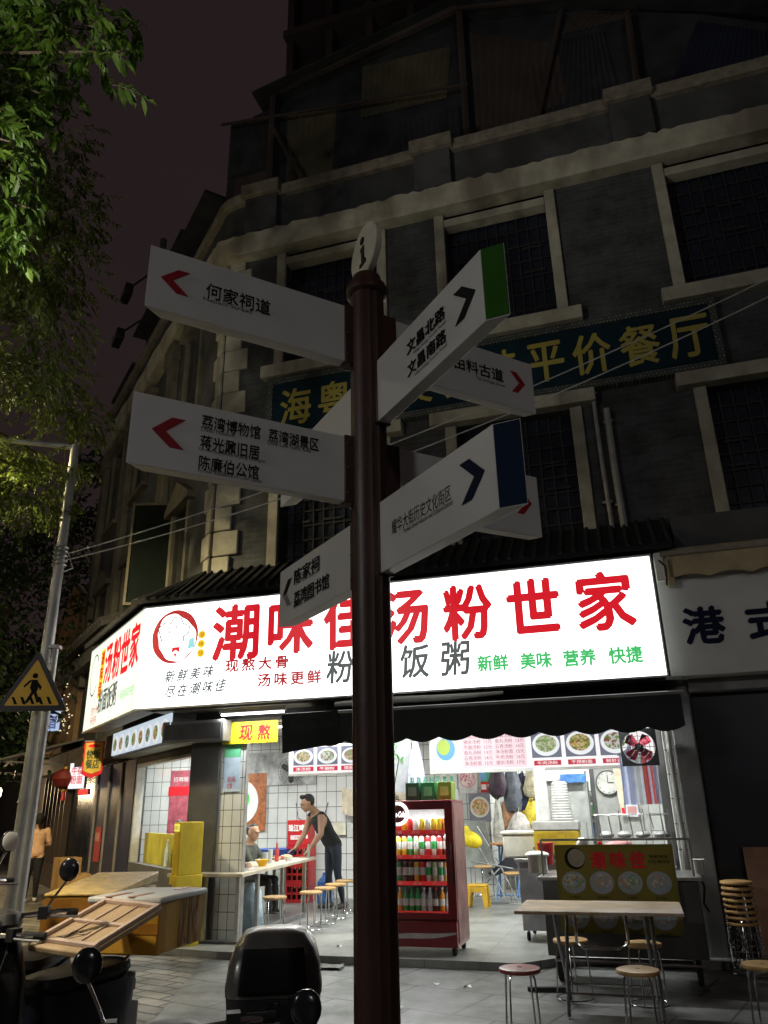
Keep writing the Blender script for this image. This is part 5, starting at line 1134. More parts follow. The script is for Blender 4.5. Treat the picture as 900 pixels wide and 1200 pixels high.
# litter
for k, (s, d, w, lab) in enumerate(((3.2, -1.55, .06, 'white paper scrap on the pavement left of the red stool'), (3.5, -1.6, .09, 'larger paper scrap on the pavement near the red stool'), (3.1, -2.5, .1, 'thin white straw wrapper on the pavement'), (1.7, -.2, .07, 'paper scrap on the shop floor by the fridge'), (1.45, 1.1, .12, 'scrap of plastic on the shop floor near the stools'))):
    t = F('paper_scrap', lab, 'litter', s, d, FLOOR+.003 if d > -.5 else .003, random.uniform(0, 3), 'scraps on the ground')
    MB().grid(lambda u, v, w=w: ((u-.5)*w, (v-.5)*w*.4, .012*math.sin(u*5)*math.cos(v*4)+.012), 4, 3).build('paper', PW, t)
mt_ = F('floor_rag', 'flattened grey rag on the ground at the shop opening', 'rag', 1.75, -1.0, .006, .2)
MB().grid(lambda u, v: ((u-.5)*.55, (v-.5)*.22*(1+.2*math.sin(u*7)), .02+.015*math.sin(u*13)*math.sin(v*9)), 14, 6).build('cloth', pm('rag_grey', (.16, .16, .15), .9, bump=.4), mt_)
dm = F('black_bar', 'black bar lying on the pavement in front of the stall wheels', 'bar', 4.25, -1.6, .02, .15); MB().box(-.18, .2, -.025, .025, -.015, .02).build('bar', BLACKP, dm, bevel=.005)
# ------------------------------------------------------------------ the fingerpost
PC = Vector((-.0494, 2.5, 0))
fp = thing('fingerpost', 'tall dark red-brown street fingerpost with eight white direction boards and an information disc', 'signpost', PC)
POLE = pm('pole_brown', (.042, .016, .012), .42, var=.25, scale=5, bump=.06)
m = MB(); N = 28
prof = [(.0655 + (0.0 if k % 7 else -.004), 0) for k in range(N)]
m.loft([[Vector(((.0655-(.0035 if k % 7 == 0 else 0))*math.cos(2*PI*(k+.5)/N+.3), (.0655-(.0035 if k % 7 == 0 else 0))*math.sin(2*PI*(k+.5)/N+.3), z)) for k in range(N)] for z in (0, 1.2, 2.3, 3.48)])
m.build('pole', POLE, fp, smooth=25)
MB().lathe([(.067, 3.465), (.080, 3.475), (.082, 3.50), (.076, 3.515), (.062, 3.525), (.055, 3.56), (.03, 3.575)], n=32).build('cap', POLE, fp)
MB().lathe([(.14, 0), (.14, .02), (.09, .05), (.0665, .08)], n=28).build('base_flange', POLE, fp)
BRD = pm('board_white', (.60, .60, .585), .36, var=.1, scale=2, bump=.015, stain=(.47, .465, .45), spec=.6)
BEDGE = pm('board_edge', (.55, .55, .54), .35, metal=.2, bump=.02)
dk = Matrix.Rotation(R(-119.5), 4, 'Z')
# info disc
di = MB(); di.lathe([(.118, -.014), (.122, -.010), (.122, .010), (.118, .014)], axis='y', n=40); dsc = di.build('info_disc', pm('disc_cream', (.50, .48, .40), .45, bump=.02), fp, loc=(0, 0, 3.69), rot=(0, 0, R(-64)))
me_ = MB().prism(disc_poly(-.005, .055, .017), -.018, -.0145).prism([(-.02, .022), (.012, .022), (.012, -.05), (.028, -.05), (.028, -.066), (-.03, -.066), (-.03, -.05), (-.012, -.05), (-.012, .006), (-.02, .006)][::-1], -.018, -.0145)
me_.build('letter_i', BLACK_INK, dsc, smooth=0)
CHEV = [pm('chevron_red', (.30, .012, .02), .25, var=.1, bump=0), BLACK_INK, NAVY_INK, pm('chevron_silver', (.75, .75, .75), .2, metal=.8, bump=0)]
CAPS = {'green': pm('cap_green', (.022, .095, .008), .6, var=.15, bump=0, spec=.1), 'blue': pm('cap_blue', (.003, .012, .036), .6, var=.15, bump=0, spec=.1), 'red': pm('cap_red', (.10, .012, .012), .4, bump=0), 'tan': pm('cap_tan', (.42, .30, .14), .4, bump=0)}
ENG = pm('fine_print', (.03, .03, .03), .5, bump=0)
def board(az, zb, zt, x0, xf, xb, th, side, cap, chev, rows, chx=None, chh=.13):
    """local x outwards; face at y=0 on `side` (+1 = +y, -1 = -y); the box goes th the other way"""
    ang = R(90-az)
    br = MB(); br.box(.05, x0+.004, min(0, -side*th)-.006, max(0, -side*th)+.006, zb-.006, zt+.006)
    br.build('bracket', POLE, fp, rot=(0, 0, ang), bevel=.004)
    y0, y1 = 0.0, -side*th
    pts = [(x0, y0), (xf, y0), (xb, y1), (x0, y1)]
    m = MB(); m.loft([[(x, y, zb) for x, y in pts], [(x, y, zt) for x, y in pts]])
    b = m.build('board', BRD, fp, rot=(0, 0, ang), smooth=0, bevel=.0025)
    # end cap, proud of the slanted end
    d = Vector((xb-xf, y1-y0, 0)); nrm = Vector((d.y, -d.x, 0)).normalized()
    if nrm.x < 0: nrm = -nrm
    e = nrm*.003; q0 = Vector((xf, y0, 0))+d*.04; q1 = Vector((xf, y0, 0))+d*.96
    MB().loft([[q0+Vector((0, 0, zb+.004)), q1+Vector((0, 0, zb+.004)), q1+e+Vector((0, 0, zb+.004)), q0+e+Vector((0, 0, zb+.004))], [q0+Vector((0, 0, zt-.004)), q1+Vector((0, 0, zt-.004)), q1+e+Vector((0, 0, zt-.004)), q0+e+Vector((0, 0, zt-.004))]]).build('end_cap', CAPS[cap], b, smooth=0)
    L_ = xf-x0; ys = side*.0012; h = zt-zb
    # fraction f measured along the face from the pole
    def X(f): return x0+L_*f
    rotz = PI if side > 0 else 0
    for body, f0, f1, v, hh, mat_, bold in rows:
        text('lettering', body, L_*(f1-f0), hh, mat_, b, (X((f0+f1)/2), ys, zb+h*v), rot=(0, 0, rotz), bold=bold)
    if chev is not None:
        f0, f1 = chx; w_ = L_*(f1-f0); cx = X(f0); zc = zb+h*.52
        a = chh/2; t_ = w_*.42
        up = [(0, a), (t_, a), (w_, 0), (w_-t_, 0)]; dn = [(0, -a), (w_-t_, -.0), (w_, 0), (t_, -a)]
        lo_ = min(ys, ys+side*.002); hi_ = max(ys, ys+side*.002)
        MB().prism([(cx+x, zc+z) for x, z in up], lo_, hi_).build('arrow', CHEV[chev[0]], b, smooth=0)
        MB().prism([(cx+x, zc+z) for x, z in dn], lo_, hi_).build('arrow', CHEV[chev[1]], b, smooth=0)
    # rivets
    rv = MB()
    for z in (zb+.03, (zb+zt)/2, zt-.03):
        rv.ell((x0-.010, side*.0075, z), (.007, .004, .007), 8, 5); pass
    rv.build('rivet', POLE, b)
    return b
K = BLACK_INK
board(-119.5, 3.153, 3.400, .095, .832, .77, .047, 1, 'red', (0, 0), [('何家祠道', .41, .73, .53, .062, K, .0004), ('Hejiaci Street', .50, .74, .37, .020, ENG, 0)], (.81, .94), .095)
board(152, 2.888, 3.140, .072, .747, .805, .047, -1, 'green', (1, 1), [('文昌北路', .34, .70, .66, .052, K, .0004), ('Wenchang North Road', .40, .70, .50, .017, ENG, 0), ('文昌南路', .34, .70, .32, .052, K, .0004), ('Wenchang South Road', .40, .70, .165, .017, ENG, 0)], (.78, .95), .115)
board(60, 3.159, 3.405, .125, .822, .79, .047, -1, 'red', (0, 0), [('由料古道', .40, .76, .56, .060, K, .0004), ('Tea Garbage Street', .55, .77, .37, .020, ENG, 0)], (.82, .93), .10)
board(-28.5, 2.905, 3.142, .13, .905, .84, .055, 1, 'tan', None, [])
board(-118.3, 2.592, 2.841, .095, .832, .774, .045, 1, 'red', (0, 0), [('荔湾博物馆', .43, .70, .77, .050, K, .0004), ('Liwan Museum', .55, .70, .655, .014, ENG, 0), ('荔湾湖景区', .14, .39, .77, .050, K, .0004), ('Liwan Lake Scenic Area', .18, .39, .655, .014, ENG, 0),
    ('蒋光鼐旧居', .43, .70, .47, .050, K, .0004), ('Former Residence of Jiang Guangnai', .40, .705, .36, .014, ENG, 0), ('陈廉伯公馆', .43, .70, .18, .050, K, .0004), ('Former Residence of Chen Lianbo', .41, .70, .07, .014, ENG, 0)], (.77, .91), .105)
board(150.5, 2.325, 2.577, .068, .715, .781, .047, -1, 'blue', (2, 2), [('耀华大街历史文化街区', .13, .67, .52, .050, K, 0), ('Yaohua Street Historic and Cultural District', .24, .68, .385, .017, ENG, 0)], (.75, .93), .125)
board(62.5, 2.578, 2.837, .12, .758, .73, .05, -1, 'red', (0, 0), [], (.82, .94), .10)
board(-30, 2.322, 2.567, .14, .82, .76, .055, 1, 'tan', (1, 3), [('陈家祠', .40, .76, .72, .062, K, .0004), ('Chen Clan Academy', .40, .74, .585, .017, ENG, 0), ('荔湾图书馆', .27, .76, .33, .062, K, .0004), ('Liwan Library', .45, .76, .20, .017, ENG, 0)], (.80, .94), .115)

# ------------------------------------------------------------------ street lamp, assumed globe lamps, added floodlight and the crossing sign
LAMPP = pm('galvanised_grey', (.36, .36, .35), .45, metal=.5, var=.3, scale=3, bump=.08, stain=(.24, .23, .22))
def street_lamp(label, loc, h, rz, arm, power, col, rad=.075):
    t = thing('street_lamp', label, 'street lamp', loc, rz)
    MB().tube([(0, 0, 0), (0, 0, h*.5), (0, 0, h)], [rad*1.25, rad, rad*.72], 14).build('pole', LAMPP, t)
    MB().lathe([(.2, 0), (.2, .03), (.11, .06), (.11, .3)], n=18).build('base', LAMPP, t)
    MB().tube([(-.02, 0, h-.03), (arm*.5, 0, h+.04), (arm, 0, h+.12)], [.045, .04, .03], 8).build('arm', LAMPP, t)
    hd = MB().rbox((arm+.25, 0, h+.13), (.34, .13, .06)).build('lamp_head', LAMPP, t)
    MB().box(arm-.02, arm+.48, -.09, .09, h+.058, h+.070).build('lens', em('street_lamp_glow_%s' % int(power), col, 20), hd, smooth=0)
    area_light('lamp', (arm+.23, 0, h+.05), (0, 0, 0), .5, .2, power, col, t)
    return t
lamp1 = street_lamp('grey street lamp pole with an arm reaching left over the pavement, wires tied round it', (-4.25, 9.5, 0), 6.35, PI+R(8), 1.7, 1250, (1, .82, .45))
point_light('lamp_glow', (1.9, 0, 6.62), 110, (1, .84, .48), .08, lamp1)  # assumed upward light over the lamp head, for the leaves above
m = MB()
for k in range(5): m.ring((0, 0, 4.62+k*.06), .085, .012, 16, 5)
m.tube([(-.09, -.02, 4.8), (-.16, -.06, 4.6), (-.06, -.04, 4.55)], .01, 5); m.build('wire_wrap', STEELD, lamp1)
assumed_lamp_behind = thing('street_lamp', 'assumed globe street lamp behind the viewer on the right', 'street lamp', (4.5, -11, 0))  # assumed lamp, not in view, lighting the board faces turned right
MB().tube([(0, 0, 0), (0, 0, 3), (0, 0, 6.3)], [.1, .07, .05], 12).build('pole', LAMPP, assumed_lamp_behind)
MB().lathe([(.06, 6.3), (.18, 6.4), (.2, 6.55), (.14, 6.75), (.04, 6.8)], n=20).build('globe', em('assumed_globe_glow', (1, .94, .80), 9), assumed_lamp_behind)
point_light('lamp', (-.2, .36, 6.55), 420, (1, .98, .95), .25, assumed_lamp_behind)
cs = thing('crossing_sign', 'yellow triangular pedestrian crossing sign with a black border beside the lamp pole', 'sign', (-4.10, 9.38, 0), R(6))
MB().tube([(0, .0, 0), (0, 0, 3.55)], .045, 12).build('post', LAMPP, cs)
def tri(cx, zb, w, h, y0, y1, r=.04):
    P = [Vector((cx-w/2, zb)), Vector((cx+w/2, zb)), Vector((cx, zb+h))]; out = []
    for i in range(3):
        a, b, c = P[i-1], P[i], P[(i+1) % 3]; u = (a-b).normalized(); v = (c-b).normalized()
        for k in range(5):
            f = k/4; out.append(b + u*r*(1-f)**2 + v*r*f*f + (u+v)*r*.25*2*f*(1-f)*.3)
    return MB().prism([(p.x, p.y) for p in out], y0, y1)
TX = -.16
plate = tri(TX, 2.745, .84, .73, -.072, -.060).build('plate', pm('sign_black', (.02, .018, .016), .4, bump=0), cs, smooth=0)
tri(TX, 2.81, .635, .55, -.075, -.0725, .02).build('yellow_field', pm('sign_yellow', (.80, .48, .02), .4, var=.08, bump=0), cs, smooth=0)
m = MB(); y0, y1 = -.079, -.0755
m.prism(disc_poly(TX, 3.16, .032, n=14), y0, y1)
m.prism([(TX-.03, 3.115), (TX+.035, 3.11), (TX+.05, 3.0), (TX+.03, 2.955), (TX-.02, 2.97), (TX-.045, 3.02)], y0, y1)
m.prism([(TX-.03, 3.10), (TX-.11, 3.02), (TX-.12, 3.04), (TX-.05, 3.115)][::-1], y0-.0005, y1-.0005); m.prism([(TX+.03, 3.10), (TX+.09, 3.03), (TX+.08, 2.99), (TX+.03, 3.05)][::-1], y0-.0005, y1-.0005)
m.prism([(TX-.02, 2.97), (TX-.085, 2.84), (TX-.05, 2.84), (TX+.02, 2.97)][::-1], y0-.001, y1-.001); m.prism([(TX+.0, 2.97), (TX+.055, 2.84), (TX+.09, 2.85), (TX+.035, 2.97)][::-1], y0-.0015, y1-.0015)
m.build('walking_figure', BLACK_INK, cs, smooth=0)
m = MB()
for k in range(5):
    x = TX-.21+k*.10; m.prism([(x-.03, 2.91), (x+.0, 2.91), (x+.045, 2.825), (x+.01, 2.825)][::-1], y0+.001, y1+.0005)
m.build('zebra_stripes', BLACK_INK, cs, smooth=0)
for z in (2.95, 3.5): MB().box(-.07, .07, -.058, .055, z, z+.04).build('clamp', STEELD, cs, bevel=.004)

assumed_lamp_road = thing('street_lamp', 'assumed globe street lamp far left of the viewer across the road', 'street lamp', (-11, -4.5, 0))  # assumed lamp, not in view, for the front wall and left-turned boards
MB().tube([(0, 0, 0), (0, 0, 3), (0, 0, 6.3)], [.1, .07, .05], 12).build('pole', LAMPP, assumed_lamp_road)
MB().lathe([(.06, 6.3), (.18, 6.4), (.2, 6.55), (.14, 6.75), (.04, 6.8)], n=20).build('globe', em('assumed_globe_glow', (1, .94, .80), 9), assumed_lamp_road)
point_light('lamp', (.4, .15, 6.55), 680, (1, .99, .95), .25, assumed_lamp_road)
assumed_lamp_left = thing('street_lamp', 'assumed globe street lamp beyond the left edge, added to shine down on the scooters', 'street lamp', (-5.0, 3.5, 0))  # assumed unseen lamp, coned to light the boxes and miss the boards
MB().tube([(0, 0, 0), (0, 0, 2.5), (0, 0, 5.2)], [.09, .06, .05], 12).build('pole', LAMPP, assumed_lamp_left)
MB().tube([(0, 0, 5.1), (.6, .1, 5.35), (1.2, .1, 5.3)], .03, 8).build('arm', LAMPP, assumed_lamp_left)
MB().lathe([(.05, 0), (.10, -.04), (.16, -.15), (.16, -.22), (.10, -.33), (.03, -.36)], (1.2, .1, 5.3), n=20).build('globe', em('assumed_globe_glow', (1, .94, .80), 9), assumed_lamp_left)
point_light('lamp', (1.2, .1, 4.85), 900, (1, .87, .64), .16, assumed_lamp_left, spot=80, rot=(0, 0, 0)).data.spot_blend = .25

added_flood = thing('added_tree_floodlight', 'added small floodlight on the assumed globe lamp pole, aimed up to brighten the near tree', 'floodlight', (-3.35, 3.3, 4.55))  # added unseen light, aimed to brighten the leaves without touching the boards
MB().box(-.12, .12, -.08, .08, -.10, -.02).build('case', BLACKP, added_flood, bevel=.01); MB().tube([(-.05, 0, -.06), (-1.6, .2, -.2)], .02, 6).build('arm', LAMPP, added_flood)
point_light('lamp', (0, 0, .06), 430, (1, .95, .78), .06, added_flood, spot=105, rot=(Vector((.55, 1.5, 2.6)).to_track_quat('-Z', 'Y').to_euler()))

# ------------------------------------------------------------------ cables over the street
def cable(label, p0, p1, sag, r=.008, n=24, mat_=None):
    p0, p1 = Vector(p0), Vector(p1); t = thing('overhead_cable', label, 'cable', p0)
    MB().tube([(p1-p0)*(i/n) + Vector((0, 0, -sag*4*(i/n)*(1-i/n))) for i in range(n+1)], r, 5).build('wire', mat_ or pm('pale_cable', (.42, .42, .40), .5, bump=0), t)
LP = Vector((-4.25, 9.5, 4.75))
cable('upper of two pale cables running from the lamp pole across the front of the building', LP, W(12, -2.2, 8.6), .55)
cable('lower of two pale cables running from the lamp pole across the front of the building', LP+Vector((0, 0, -.08)), W(12, -2.3, 8.45), .68)

# ------------------------------------------------------------------ side street: old shops beyond the corner
os_ = S('old_shophouse', 'old shophouse with a gabled tiled roof and warm brown wall beyond the lit sign', 'building', 9.4, 0)
BROWN = pm('warm_brown_wall', (.28, .175, .09), .85, var=.5, scale=1.2, bump=.3, stain=(.07, .045, .03))
MB().box(-3.2, 0.1, .05, 7, 2.9, 5.1).build('upper_wall', DARKWALL, os_, smooth=0)
MB().prism([(-4.6, 2.9), (.4, 2.9), (.4, 5.4), (-.6, 6.9), (-2.2, 7.6), (-4.6, 6.6)], -.12, .04).build('gable_wall', BROWN, os_, smooth=0)
MB().box(-4.8, .5, -.35, -.125, 2.92, 3.12).build('ledge', BROWN, os_, smooth=0)
m = MB(); m.hexa([(-2.3, -.5, 5.1), (4.3, -.5, 5.1), (4.3, 4, 7.0), (-2.3, 4, 7.0)], [(-2.3, -.5, 5.22), (4.3, -.5, 5.22), (4.3, 4, 7.12), (-2.3, 4, 7.12)])
for k in range(28): m.tube([(-2.2+k*.235, -.52, 5.23), (-2.2+k*.235, 4, 7.13)], .07, 6)
m.build('roof', pm('old_roof_tile', (.075, .072, .07), .8, var=.4, scale=8, bump=.3), os_)
m = MB()
for k in range(9): m.tube([(-2.36, -.55+k*.5, 5.2+k*.21), (-2.36, -.05+k*.5, 5.41+k*.21)], .09, 6)
m.build('verge', pm('verge_tile2', (.34, .23, .12), .7), os_)
MB().box(-3.2, 4.3, -.3, .2, 4.72, 5.06).build('eave_band', pm('eave_grey', (.13, .125, .12), .8, bump=.3), os_, smooth=0)
m = MB(); m.box(-3.2, -.1, -.05, .1, 0, .5)
for k in range(7): m.box(-3.2+k*.52, -3.13+k*.52, -.04, .1, .5, 2.85)
m.build('shop_bars', pm('dark_wood', (.06, .04, .03), .5), os_, smooth=0)
MB().box(-3.2, 6.1, .12, .2, .0, 2.9).build('dark_glass', DARKGLASS, os_, smooth=0)
MB().box(2.9, 6.1, .0, .1, 0, 2.45).build('shutter', pm('navy_door', (.012, .02, .05), .4, bump=.05), os_, smooth=0)
for x in (3.2, 4.2, 5.2): MB().box(x, x+.07, -.03, -.002, 0, 2.45).build('door_frame', pm('pale_frame', (.22, .2, .18), .5), os_, smooth=0)
MB().box(-3.2, 6.0, -.35, .0, 2.5, 2.88).build('fascia', pm('dark_brown_fascia', (.05, .033, .022), .7), os_, smooth=0)
m = MB(); rl_ = random.Random(4)
for k in range(46):
    x = rl_.uniform(-1.6, .2); z = rl_.uniform(3.3, 5.8); m.ell((x, -.15, z), (.018, .018, .018), 6, 4)
fl_ = m.build('fairy_lights', em('fairy_glow', (1, .8, .45), 1.2), os_)
lr = S('old_shophouse', 'farther dark shop row at the end of the side street', 'building', 24, 0)
MB().box(-14, 10.4, .2, 8, 0, 6.2).build('wall', pm('far_dark_wall', (.035, .03, .028), .9, var=.4), lr, smooth=0)
for k in range(4): MB().box(-12+k*4, -10.3+k*4, .12, .19, 3.6, 5.2).build('window', DARKGLASS, lr, smooth=0)
MB().hexa([(-14, -.6, 6.2), (10.6, -.6, 6.2), (10.6, 4, 8), (-14, 4, 8)], [(-14, -.6, 6.35), (10.6, -.6, 6.35), (10.6, 4, 8.15), (-14, 4, 8.15)]).build('roof', TILER, lr, smooth=0)
for k, (t_, z, lab) in enumerate(((10.6, 2.80, 'nearer dark awning over the side street shops'), (15.8, 2.8, 'farther dark awning over the side street shops'))):
    a = S('street_awning', lab, 'awning', t_, 0, z); MB().hexa([(-2.4, -1.7, -.12), (2.4, -1.7, -.12), (2.4, 0, .35), (-2.4, 0, .35)], [(-2.4, -1.7, -.08), (2.4, -1.7, -.08), (2.4, 0, .40), (-2.4, 0, .40)]).build('canvas', pm('grey_canvas', (.11, .10, .095), .8), a, smooth=0)
    for x in (-2.3, 2.3): MB().tube([(x, -1.65, -.12), (x, -.02, -.2)], .02, 6).build('arm', STEELD, a)
# pennant, lantern, lit signs
pn = S('pennant_sign', 'yellow pennant sign with red zigzag edge hung from the end of the big sign', 'banner', 3.9, .6, 2.48, rz=R(52)); pn.scale = (.74, .74, .74)
def zig():
    pts = []; n = 7
    for i in range(n+1): pts.append((-.24 - (.03 if i % 2 else 0), .40-.72*i/n))
    for i in range(1, 6): pts.append((-.24+.48*i/6, -.34-(.10 if i == 3 else .04 if i % 2 else .05)))
    for i in range(n+1): pts.append((.24 + (.03 if i % 2 else 0), -.32+.72*i/n))
    return pts
MB().prism(zig(), -.004, .004).build('red_edge', REDP, pn, smooth=0)
MB().prism([(-.215, .37), (-.215, -.26), (0, -.33), (.215, -.26), (.215, .37)], -.008, -.005).build('yellow_field', pm('pennant_yellow', (.48, .34, .05), .6, bump=0), pn, smooth=0)
text('lettering', '快饭\n餐店', .34, .42, pm('pennant_ink', (.05, .07, .03), .5, bump=0), pn, (0, -.010, .0), bold=.006); MB().prism(disc_poly(0, .30, .15, .04), -.011, -.0085).build('red_oval', RED_INK, pn, smooth=0)
MB().tube([(-.26, 0, .41), (.26, 0, .41)], .014, 6).build('rod', STEELD, pn); MB().tube([(0, 0, .41), (0, .05, .62)], .01, 6).build('cord', STEELD, pn)
ln = S('red_lantern', 'round red lantern hanging below the fascia of the old shophouse', 'lantern', 7.3, .45, 2.28)
m = MB()
m.lathe([(.08, -.2), (.2, -.14), (.27, 0), (.2, .14), (.08, .2)], n=20); m.build('globe', pm('lantern_red', (.13, .012, .008), .5, bump=0), ln); MB().lathe([(.08, .201), (.08, .24)]).build('top_ring', pm('brass', (.5, .32, .06), .35, metal=.8), ln); MB().lathe([(.08, -.24), (.08, -.201)]).build('bottom_ring', _m['brass'], ln); MB().lathe([(.05, -.42), (.03, -.241)], n=8).build('tassel', REDP, ln); MB().tube([(0, 0, .24), (0, 0, .5)], .006, 4).build('cord', BLACKP, ln)
ls = S('lit_menu_sign', 'lit white sign with pink characters low under the fascia of the old shophouse', 'sign', 6.95, .28, 2.34, rz=R(35))
MB().box(-.22, .22, 0, .06, -.27, .25).build('case', DGREY, ls, smooth=0); MB().box(-.21, .21, -.006, -.001, -.26, .24).build('lit_face', em('lit_sign_white', (.9, .95, 1), 1.1), ls, smooth=0); text('lettering', '牛杂\n粉面', .32, .34, em('lit_sign_pink', (.9, .3, .32), .8), ls, (0, -.01, 0), bold=.008)
lv = S('lit_vertical_sign', 'small blue-white lit sign high on the old shophouse beside the crossing sign', 'sign', 11.2, .3, 4.0, rz=R(40))
MB().box(-.28, .28, 0, .1, -.42, .42).build('case', DGREY, lv, smooth=0); MB().box(-.27, .27, -.006, -.001, -.41, .41).build('lit_face', em('lit_sign_blue', (.55, .66, .95), .8), lv, smooth=0); text('lettering', '住\n宿', .36, .7, em('lit_sign_dark', (.2, .25, .5), .5), lv, (0, -.01, 0), bold=.012)
rs_ = S('red_led_sign', 'small red lit strip sign in the dark shop doorway', 'sign', 7.3, .06, 2.02, rz=R(20)); MB().box(-.2, .2, 0, .05, -.06, .06).build('case', DGREY, rs_); MB().box(-.19, .19, -.004, -.001, -.05, .05).build('lit_face', em('led_red', (1, .08, .06), 1.0), rs_, smooth=0)
for k, (t_, off, z, lab) in enumerate(((5.7, .3, 0, 'brown cardboard carton standing by the dark shop doorway'), (6.5, .35, 0, 'taller brown carton by the dark shop doorway'))):
    b_ = S('carton', lab, 'carton', t_, off, z, .1*k, 'cartons by the doorway'); MB().box(-.25, .25, -.2, .2, 0, .55+.25*k).build('box', KRAFT, b_, bevel=.008); MB().box(-.26, .26, -.03, .03, .552+.25*k, .555+.25*k).build('tape', pm('brown_tape', (.32, .18, .05), .25, bump=0), b_, smooth=0)
rp = S('red_poster_board', 'red poster board leaning in the dark shop window', 'poster', 5.6, .03, 1.05); MB().box(-.22, .22, 0, .02, -.3, .3).build('board', pm('dull_red', (.35, .04, .04), .6), rp, smooth=0); MB().box(-.18, .18, -.006, -.001, .05, .2).build('print', pm('dull_pink', (.5, .2, .18), .6, bump=0), rp, smooth=0)
# vertical dark plaque on the side wall
pq = S('wall_plaque', 'tall dark green framed plaque tilted out from the side wall above the big sign', 'sign', 2.45, .3, 5.95, rz=R(58)); MB().box(-.35, .35, 0, .06, -.95, .85).build('board', pm('plaque_green', (.006, .009, .008), .9, spec=.05), pq, smooth=0); m = MB(); m.box(-.4, -.353, -.02, .06, -1, .9); m.box(.353, .4, -.02, .06, -1, .9); m.box(-.353, .353, -.02, .06, .853, .9); m.box(-.353, .353, -.02, .06, -1, -.953); m.build('frame', pm('plaque_frame', (.07, .06, .04), .7), pq)
for k, (t_, z, lab) in enumerate(((8.4, 15.4, 'upper small dark floodlight on an arm at the far end of the rooftop'), (8.9, 14.2, 'lower small dark floodlight on an arm at the far end of the rooftop'))):
    f_ = S('floodlight', lab, 'floodlight', t_, .2, z, 0, 'floodlights on the roof edge'); MB().box(-.32, .32, -.12, .1, -.16, .16).build('case', BLACKP, f_, bevel=.02); MB().box(-.22, .22, -.126, -.121, -.1, .1).build('lens', pm('flood_lens', (.12, .11, .1), .2, bump=0), f_, smooth=0); MB().tube([(.3, 0, 0), (1.6, .4, -.1)], .03, 6).build('arm', BLACKP, f_)
fx = S('roof_mast', 'dark corner mast carrying the floodlights at the far end of the rooftop', 'mast', 7.0, -.35, 9.5); MB().tube([(0, 0, 0), (0, 0, 7)], .09, 6).build('pole', DARKWALL, fx); MB().box(-.15, .15, -.15, .15, -.05, -.0).build('foot', DARKWALL, fx)
# lamps of the far street
for k, (p, lab) in enumerate(((tuple(WSD(15, 1.0, 2.0)), 'nearest warm street lantern lamp, right of the lamp pole'), (tuple(WSD(22, 2.6, 2.1)), 'far warm lantern lamp at the end of the side street'), ((-21, 40, 2.6), 'farthest pale lamp at the left edge'))):
    t = thing('lantern_lamp', lab, 'lamp', (p[0], p[1], 0), 0, 'lamps far down the street'); MB().tube([(0, 0, 0), (0, 0, p[2])], .05, 8).build('pole', DGREY, t); MB().lathe([(.06, p[2]), (.16, p[2]+.1), (.18, p[2]+.3), (.05, p[2]+.42)], n=12).build('globe', em('lantern_glow', (1, .86, .6), 7), t)
    if k == 0: point_light('light', (-.1, -.35, p[2]+.2), 130, (1, .72, .40), .15, t); point_light('light', (.5, -2.6, p[2]+.5), 90, (1, .72, .40), .15, t)

